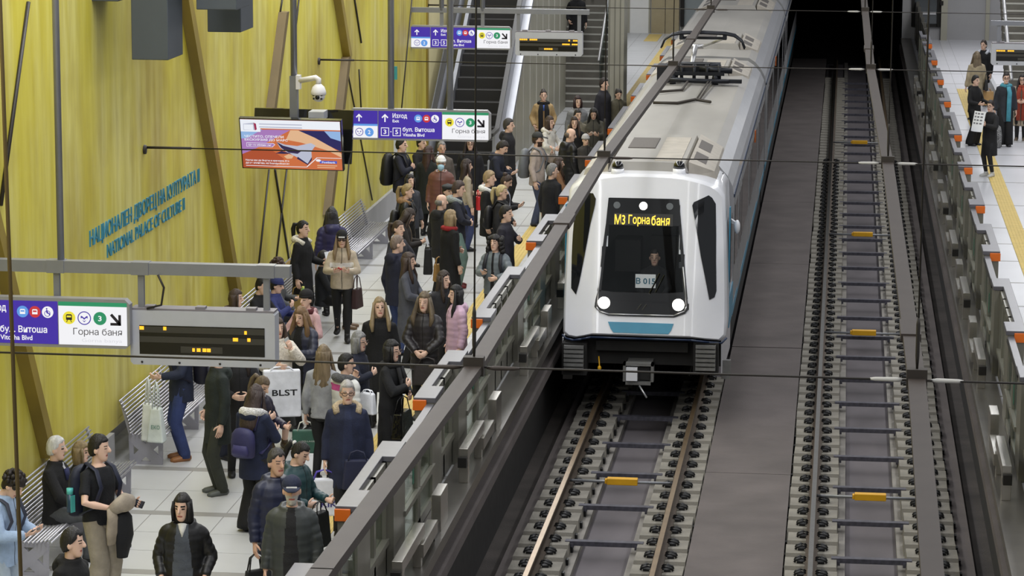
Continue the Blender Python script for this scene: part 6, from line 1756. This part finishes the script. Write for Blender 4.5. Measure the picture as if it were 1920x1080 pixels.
o = carry(a, 'water_bottle', 'green and yellow bottle held by the curly-haired sitter', 'bottle', a.w['L'] + V(.02, -.10, -.02)); mb = MB(); mb.loft([V(0, 0, 0), V(0, 0, .14), V(0, 0, .17)], [.034, .034, .02], 12); mb.build('bottle_body', mat('bottle_green', (120, 190, 100), .3, 0, 0), o, local=True); mb = MB(); mb.tube((0, 0, .17), (0, 0, .20), .02, 10); mb.build('bottle_cap', mat('cap_yellow', (216, 220, 110), .4, 0, 0), o, local=True)
a = P_('woman in black with white collar and ponytail holding a sheet of paper', 567, 413, 1.72, 74, 'down', 'fore', (BK, .50, 'coat'), (BK, 'slim'), BK, ('pony', (17, 16, 18)), fur=((232, 226, 210), 'c'))
sheet(a, 'L', 'white sheet of paper in the hand of the woman with the white collar')
o = carry(a, 'round_bag', 'small round beige bag on the back of the woman with the white collar', 'bag', a.U @ V(-.16, .10, .96)); mb = MB(); mb.loft([V(-.045, 0, .1), V(-.03, 0, .1), V(.03, 0, .1), V(.045, 0, .1)], [.085, .1, .1, .085], 18, ref=(0, 1, 0)); mb.build('bag_body', bagmat((196, 168, 124)), o, local=True); mb = MB(); mb.loft([V(0, 0, .19), V(.06, .08, .38), V(.16, .03, .52)], [.007] * 3, 6); mb.build('bag_strap', bagmat((216, 206, 188)), o, local=True)
bag(a, 'paper_bag', 'brown paper bag standing low beside the woman in pink', 'bag', a.w['R'] + V(0, 0, -.10), .26, .30, .12, (150, 122, 62), .14, taper=1.0, yawd=-60)
a = P_('woman with long dark hair in purple puffer seen from behind by the bench', 622, 389, 1.72, 196, 'down', 'down', ((48, 44, 104), .62, 'puffer'), (BK, 'slim'), BK, ('long', (50, 48, 50)))
a = P_('woman in beige jacket, black beanie and sunglasses looking at a red phone', 641, 433, 1.66, 8, 'phone', 'phone', ((198, 180, 150), .84, 'coat', None, 0, 0, [(1.20, 1.27, (228, 226, 222), 1)]), ((20, 20, 22), 'tight'), BK, ('long', (178, 146, 100)), glasses='dark', hat=('beanie', BK, (220, 220, 220)), pose='walk')
phone(a, 'R', 'red phone of the woman in beanie and sunglasses', (196, 50, 50), screen=False)
bag(a, 'shoulder_bag', 'dark brown shoulder bag beside the woman in the beige jacket', 'bag', a.U @ V(.24, -.02, 1.06), .30, .32, .12, (58, 36, 38), .22, yawd=70)
a = P_('person in dark clothes sitting behind the woman in the beanie, legs showing', 606, 470, 1.58, 92, 'lap', 'lap', ((34, 36, 44), .72, 'coat'), (BK, 'jeans'), (110, 86, 60), ('short', HB), pose='sit')
a = P_('woman in pink jacket and black beanie clutching a silver purse', 574, 544, 1.63, -28, 'belly', 'belly', ((206, 158, 158), .72, 'hood'), (BK, 'slim'), BK, ('short', HB), hat=('slouch', (26, 24, 26)), scarf=((112, 36, 44), 1.4))
o = carry(a, 'purse', 'shiny silver pink purse held by the woman in the pink jacket', 'purse', a.U @ V(.10, -.27, 1.0)); mb = MB(); mb.loft([V(-.12, 0, .07), V(-.06, -.02, .09), V(.06, -.02, .08), V(.12, 0, .06)], [(.03, .05), (.05, .09), (.05, .09), (.03, .05)], 12, ref=(0, 1, 0)); mb.build('purse_body', mat('purse_silver', (214, 178, 174), .25, .5, .2, 14, bump=.6, bscale=18), o, local=True)
a = P_('woman with ginger hair in navy puffer next to the display', 563, 576, 1.64, -26, 'belly', 'phone', ((44, 48, 74), .70, 'puffer', (20, 20, 24), .10), (BK, 'slim'), BK, ('wavy', (150, 108, 62)), nod=12)
phone(a, 'L', 'blue phone of the woman with ginger hair', (44, 60, 150))
a = P_('woman with long blonde hair in black coat tilting her head', 711, 558, 1.70, 2, 'down', 'down', ((16, 16, 19), .50, 'coat'), (BK, 'slim'), BK, ('long', (176, 146, 98)), yaw=14, nod=-8)
a = P_('woman with wavy hair in dark brown puffer, hands clasped, facing the camera', 796, 548, 1.70, -4, 'clasp', 'clasp', ((46, 40, 42), .70, 'puffer'), (BK, 'slim'), BK, ('wavy', (124, 104, 74)), yaw=-6)
bag(a, 'handbag', 'dark leather bag below the clasped hands of the woman in the brown puffer', 'handbag', a.U @ V(.10, -.27, .92), .42, .28, .14, (40, 34, 34), .10)
a = P_('woman in pale pink puffer with long black hair by the platform screens', 856, 535, 1.62, -64, 'down', 'down', ((212, 168, 196), .72, 'puffer'), (BK, 'slim'), BK, ('long', (24, 22, 24)))
a = P_('shaven-headed man in navy jacket and jeans seen from behind', 744, 440, 1.78, 136, 'down', 'down', ((34, 38, 66), .74, 'hood'), ((54, 76, 142), 'jeans'), BK, ('buzz', (150, 124, 106)), yaw=-20)
a = P_('woman with long brown hair in grey coat holding a shiny clutch bag', 765, 474, 1.66, 84, 'belly', 'belly', ((88, 90, 104), .40, 'coat'), (BK, 'slim'), BK, ('long', (80, 56, 46)))
o = carry(a, 'handbag', 'glossy black clutch bag held by the woman in the grey coat', 'handbag', a.U @ V(.0, -.30, 1.02)); mb = MB(); mb.loft([V(-.15, 0, .0), V(-.06, -.04, .08), V(.08, -.04, .10), V(.16, 0, .05)], [(.04, .03), (.08, .07), (.08, .07), (.04, .03)], 10, ref=(0, 1, 0)); mb.build('bag_body', bagmat((34, 34, 38), .2), o, local=True)
a = P_('woman with dark brown hair in dark jacket behind the pale pink puffer', 831, 508, 1.63, 40, 'down', 'down', ((38, 38, 44), .62, 'coat'), (BK, 'slim'), BK, ('long', (58, 42, 34)), yaw=20)
a = P_('woman with pulled back brown hair in grey jacket behind the shaven-headed man', 746, 413, 1.67, 66, 'down', 'belly', ((62, 62, 72), .70, 'coat'), (BK, 'slim'), BK, ('pony', (84, 62, 46)))
a = P_('girl with long brown hair looking down at a white paper', 772, 392, 1.66, 96, 'phone', 'phone', ((44, 36, 34), .55, 'coat', (140, 112, 78), .06), (BK, 'slim'), BK, ('long', (64, 48, 40)), nod=30)
sheet(a, 'R', 'white folded paper in the hands of the girl looking down', .26, .16)
bag(a, 'backpack', 'black bag with trailing straps hanging under the white paper', 'bag', a.w['R'] + V(.02, -.12, .0), .34, .44, .16, (20, 20, 22), .08)
a = P_('woman with blonde ponytail and fur-trimmed black jacket', 763, 344, 1.68, 92, 'down', 'down', (BK, .74, 'puffer'), (BK, 'slim'), BK, ('pony', (178, 146, 82)), fur=((150, 118, 84), 'fur'))
backpack(a, 'small black backpack on the woman with the fur-trimmed jacket', (24, 24, 27), .28, .34, .14, 1.12)
a = P_('woman with dark bob and grey denim jacket behind the blonde ponytail', 768, 327, 1.62, 40, 'down', 'down', ((58, 62, 72), .74, 'coat'), (BK, 'slim'), BK, ('bob', (28, 22, 24)))
a = P_('man in navy jacket with big black backpack by the end of the yellow wall', 752, 258, 1.80, 82, 'chest', 'chest', ((26, 30, 52), .76, 'coat'), ((36, 40, 72), 'jeans'), BK, ('short', HB))
backpack(a, 'large black backpack against the yellow wall end', (18, 18, 20), .36, .58, .20)
a = P_('woman with long reddish hair in dark green coat seen from behind', 803, 274, 1.68, 160, 'down', 'down', ((26, 34, 32), .45, 'coat'), (BK, 'slim'), BK, ('long', (66, 38, 32)), yaw=-30)
a = P_('grey-haired person half hidden under the middle direction sign', 828, 265, 1.70, 20, 'down', 'down', ((104, 94, 84), .70, 'coat'), (BK, 'slim'), BK, ('short', (150, 146, 142)), skin=1)
a = P_('person in black jacket behind the grey-haired person under the sign', 790, 255, 1.72, 60, 'phone', 'phone', (BK, .72, 'coat'), (BK, 'slim'), BK, ('short', HB))
a = P_('elderly woman in white beanie and face mask wearing a rust puffer coat', 827, 293, 1.66, 6, 'down', 'fore', ((132, 74, 60), .50, 'puffer'), (BK, 'slim'), BK, ('bald', WHH), mask=True, hat=('beanie', (232, 232, 232)), glasses=True, fat=1.12)
a = P_('woman with glasses in wide black coat under the middle direction sign', 882, 256, 1.72, 6, 'down', 'down', ((28, 28, 36), .45, 'coat'), (BK, 'slim'), BK, ('long', (40, 28, 28)), glasses=True, fat=1.15)
a = P_('woman with long brown hair in cream knit beside a red bag', 874, 299, 1.66, 118, 'down', 'fore', ((180, 164, 138), .86, 'sweater'), ((52, 66, 122), 'jeans'), BK, ('long', (52, 34, 30)), yaw=-20)
bag(a, 'handbag', 'bright red bag hanging beside the woman in the cream knit', 'bag', a.U @ V(-.22, -.16, 1.2), .22, .26, .08, (190, 34, 40), .12)
a = P_('person in grey and black flat cap wearing a black jacket', 839, 345, 1.60, 50, 'down', 'face', ((30, 30, 34), .72, 'coat'), (BK, 'jeans'), BK, ('short', HB), hat=('flat', (62, 66, 72)))
a = P_('young man with cropped hair in navy jacket with pale hood', 861, 339, 1.80, 96, 'belly', 'belly', ((34, 38, 58), .74, 'coat'), ((110, 142, 132), 'wide'), (120, 40, 40), ('short', (70, 52, 48)), fur=((150, 158, 158), 'c'), nod=8)
a = P_('older man with thinning grey hair in black jacket seen from behind', 827, 364, 1.70, 140, 'down', 'down', (BK2, .68, 'hood'), (BK, 'jeans'), BK, ('ring', (140, 134, 124)), yaw=-20)
a = P_('blonde woman with red scarf in long black coat', 844, 394, 1.68, 128, 'down', 'belly', ((19, 19, 21), .30, 'coat'), (BK, 'slim'), BK, ('bob', (190, 156, 104)), scarf=((196, 30, 36), 1.36, 0), fat=1.06)
bag(a, 'handbag', 'tan leather bag beside the blonde woman in the long black coat', 'handbag', a.U @ V(.26, .06, .96), .20, .30, .10, (160, 122, 66), .12, yawd=80)
a = P_('young blond man in black jacket with white hood', 917, 320, 1.78, 84, 'down', 'down', ((22, 22, 26), .66, 'coat'), (BK, 'jeans'), BK, ('short', (188, 156, 106)), fur=((234, 234, 232), 'c'))
a = P_('woman with pale blonde ponytail in black jacket near the platform screens', 940, 346, 1.68, 88, 'down', 'belly', (BK2, .70, 'coat'), (BK, 'slim'), BK, ('pony', (208, 184, 120)))
backpack(a, 'black backpack on the woman with the pale ponytail', (26, 26, 30), .28, .40, .14)
a = P_('dark-haired man in long navy coat beside the platform screens', 948, 385, 1.76, 80, 'down', 'chest', ((50, 48, 66), .42, 'coat'), (BK, 'jeans'), (74, 58, 42), ('short', (34, 28, 26)))
a = P_('curly-haired girl in grey puffer jacket holding a phone by the screens', 929, 440, 1.61, -14, 'phone', 'belly', ((104, 116, 124), .78, 'puffer', (24, 24, 30), .03), (DG, 'slim'), BK, ('mane', (26, 22, 24)), yaw=-8)
phone(a, 'R', 'black phone in the hands of the curly-haired girl in grey')
backpack(a, 'black backpack slung behind the curly-haired girl in grey', (28, 30, 40), .34, .46, .16, 1.1)
a = P_('woman with brown bun looking down at a phone beyond the pale ponytail', 955, 328, 1.66, 86, 'phone', 'phone', ((32, 30, 36), .50, 'coat', (180, 186, 206), .05), (BK, 'slim'), BK, ('bun', (66, 46, 38)), nod=26)
phone(a, 'R', 'dark phone of the woman with the bun')
a = P_('man in navy hooded jacket bending over his phone below the escalator', 948, 265, 1.78, 84, 'phone', 'phone', ((28, 34, 58), .74, 'hood'), (BK, 'jeans'), BK, ('short', (36, 28, 24)), nod=28, lean=6)
phone(a, 'R', 'phone of the man in the navy hooded jacket', (180, 182, 186))
a = P_('man with cropped hair in black hooded jacket at the foot of the escalator', 953, 222, 1.80, 86, 'down', 'down', (BK2, .62, 'hood'), (BK, 'jeans'), BK, ('short', (66, 60, 58)))
a = P_('bearded man in cap and beige jacket with a grey backpack', 1008, 248, 1.80, 80, 'down', 'face', ((182, 164, 152), .78, 'coat'), ((70, 84, 122), 'jeans'), BK, ('short', BR), hat=('cap', (60, 62, 64)), beard=(58, 40, 32))
backpack(a, 'grey backpack on the bearded man in the cap', (112, 116, 122), .34, .54, .18)
a = P_('grey-haired man in dark coat standing beside the platform screens', 1035, 307, 1.74, 142, 'down', 'down', ((26, 28, 38), .46, 'coat'), ((98, 88, 72), 'jeans'), BK, ('short', (140, 138, 138)), yaw=-30)
bag(a, 'tote_bag', 'white tote bag with green and red print in front of the grey-haired man', 'bag', a.U @ V(.26, -.14, 1.28), .30, .42, .06, (222, 224, 220), .26, text=('Ж', -.15, .2, .35, 0, .4), tcol=(50, 130, 92), yawd=-100)
a = P_('woman with brown hair and tan fur jacket behind the grey-haired man', 1047, 295, 1.58, 100, 'belly', 'belly', ((156, 104, 66), .74, 'coat'), ((100, 104, 84), 'jeans'), BK, ('long', (62, 40, 32)))
a = P_('brown-haired woman in white turtleneck sweater seen in profile', 1030, 218, 1.66, 64, 'belly', 'belly', ((218, 214, 204), .82, 'sweater'), (BK, 'slim'), BK, ('bob', (82, 58, 44)), fur=((220, 216, 206), 'c'))
a = P_('woman in tan coat with long black scarf facing the camera at the stairs', 1019, 168, 1.70, 10, 'pocket', 'pocket', ((188, 152, 96), .48, 'coat', (170, 130, 80), .03), (BK, 'slim'), BK, ('bun', (48, 34, 28)), scarf=(BK, .62))
mb = MB(); mb.loft([a.U @ V(0, -.13, 1.30), a.U @ V(0, -.12, 1.43)], [(.05, .025), (.05, .02)], 10); child('blue_top', mb.mesh('top', [cloth((60, 96, 190))]), a.root)
a = P_('woman with dark red hair in grey puffer jacket near the stairs', 1083, 180, 1.68, 24, 'down', 'down', ((112, 114, 116), .74, 'puffer'), (BK, 'slim'), BK, ('bob', (52, 24, 26)))
a = P_('short-haired person in olive jacket in front of the red-haired woman', 1083, 205, 1.66, 30, 'down', 'down', ((124, 116, 94), .74, 'coat'), (BK, 'slim'), BK, ('short', (36, 28, 26)))
a = P_('woman with long brown hair in black facing the camera near the train', 1077, 219, 1.64, 8, 'down', 'down', (BK, .60, 'coat'), (BK, 'slim'), BK, ('long', (62, 44, 36)))
a = P_('bald man in black puffer jacket seen from behind near the train', 1071, 240, 1.78, 132, 'down', 'down', ((24, 25, 30), .66, 'puffer'), ((60, 72, 110), 'jeans'), BK, ('ring', (120, 100, 84)), yaw=-40, nod=8)
a = P_('short person in pale grey beanie beside the bald man', 1098, 252, 1.46, 30, 'down', 'down', ((70, 66, 62), .66, 'coat'), (BK, 'slim'), BK, ('bald', BR), hat=('beanie', (176, 174, 176)))
a = P_('woman with long black hair and camouflage jacket typing on a phone', 1113, 203, 1.66, 4, 'phone', 'phone', ((92, 90, 78), .72, 'coat'), (BK, 'slim'), BK, ('long', (24, 21, 22)), nod=24)
phone(a, 'R', 'pale phone of the woman in the camouflage jacket', (206, 196, 186))
a = P_('tall man in black jacket standing at the foot of the stairs', 1132, 146, 1.84, 62, 'down', 'down', ((36, 34, 46), .66, 'coat'), (BK, 'jeans'), BK, ('short', (46, 34, 30)), fat=1.08)
a = P_('person with slick dark hair in olive jacket beside the train roof', 1161, 167, 1.60, 24, 'down', 'down', ((98, 92, 70), .70, 'coat'), (BK, 'slim'), BK, ('pony', (36, 28, 26)), nod=20)
# --- on the stairs
def stair(Y): return ZP + .171 * (math.floor((Y - 75) / .30) + 1)
q = ony(1082, 128, 77.2)
a = P_('man in brown top and black jacket coming down the stairs, head above the picture', 0, 0, 1.80, 8, 'belly', 'belly', ((22, 23, 27), .80, 'coat', (94, 74, 46), .13, 1.0), ((30, 30, 34), 'slim'), BK, ('short', HB), at=(-7.02, 79.25, stair(79.25)))
a = P_('man in black walking down the stairs behind the departure display', 0, 0, 1.78, 12, 'pocket', 'down', ((21, 23, 28), .62, 'coat'), (BK, 'slim'), BK, ('short', (46, 36, 30)), at=(q.x, 76.9, stair(76.9)), lean=8, fat=1.1)
# --- right platform
a = P_('short-haired person with grey-white hood and black jacket behind the right display', 1845, 75, 1.74, -30, 'down', 'down', ((28, 28, 32), .62, 'coat'), (BK, 'jeans'), BK, ('short', (60, 46, 40)), fur=((206, 210, 220), 'c'))
a = P_('woman with very long fair hair in camel coat on the right platform', 1832, 97, 1.74, 196, 'down', 'down', ((172, 154, 120), .44, 'coat'), ((34, 40, 56), 'slim'), BK, ('long', (140, 118, 86)))
bag(a, 'shoulder_bag', 'black shoulder bag on the woman in the camel coat', 'bag', a.U @ V(-.24, .06, 1.22), .26, .28, .10, (30, 30, 32), .16, yawd=80)
bag(a, 'paper_bag', 'tan paper bag held beside the woman in the camel coat', 'bag', a.w['R'] + V(-.06, 0, -.04), .34, .36, .14, (188, 150, 98), .08, taper=1)
a = P_('person in black hooded jacket and wide black trousers on the right platform', 1829, 141, 1.66, 52, 'fore', 'fore', (BK, .84, 'hood'), ((18, 18, 20), 'wide'), BK, ('short', (30, 26, 26)))
a = P_('woman in dark coat with a bright blue scarf and glasses', 1887, 136, 1.74, 4, 'down', 'down', ((52, 56, 66), .60, 'coat'), (BK, 'wide'), BK, ('short', (40, 30, 28)), scarf=((64, 160, 186), .62, 0), glasses=True)
o = carry(a, 'backpack', 'speckled black backpack standing on the right platform', 'backpack', V(-.26, -.34, 0)); mb = MB(); mb.loft([V(0, 0, 0), V(0, 0, .05), V(0, .01, .3), V(0, .03, .5), V(0, .04, .56)], [(.13, .09), (.16, .11), (.17, .12), (.14, .09), (.07, .05)], 14); mb.build('pack', mat('speckle', (34, 34, 36), .8, 0, .9, 46, var2=(170, 170, 170)), o, local=True); mb = MB(); mb.loft([V(-.05, .04, .55), V(0, .05, .62), V(.05, .04, .55)], [.012] * 3, 6); mb.build('grab_loop', bagmat(BK), o, local=True)
a = P_('woman in beige coat with an orange-red scarf at the right edge', 1917, 140, 1.58, -6, 'belly', 'belly', ((170, 152, 128), .40, 'coat'), (BK, 'slim'), (96, 84, 70), ('long', (34, 28, 26)), scarf=((204, 70, 44), .56), glasses=True)
a = P_('woman in black coat holding a printed white sheet near the edge of the right platform', 1858, 188, 1.66, -44, 'face', 'chest', ((30, 31, 34), .50, 'coat'), ((36, 38, 42), 'tight'), (206, 206, 204), ('short', (50, 38, 34)), glasses=True, yaw=10)
sheet(a, 'L', 'white printed sheet with rows of small grey marks on the right platform', .34, .46, lines=4, off=(-.06, -.06, -.02))
# --- train driver
a = P_('train driver in dark clothes sitting behind the windscreen', 0, 0, 1.76, 0, 'lap', 'lap', ((30, 30, 34), .80, 'coat'), (BK, 'jeans'), BK, ('short', (40, 32, 28)), pose='sit', at=(fr(1217, 500).x, 44.35, ony(1217, 466, 44.3).z - 1.35))
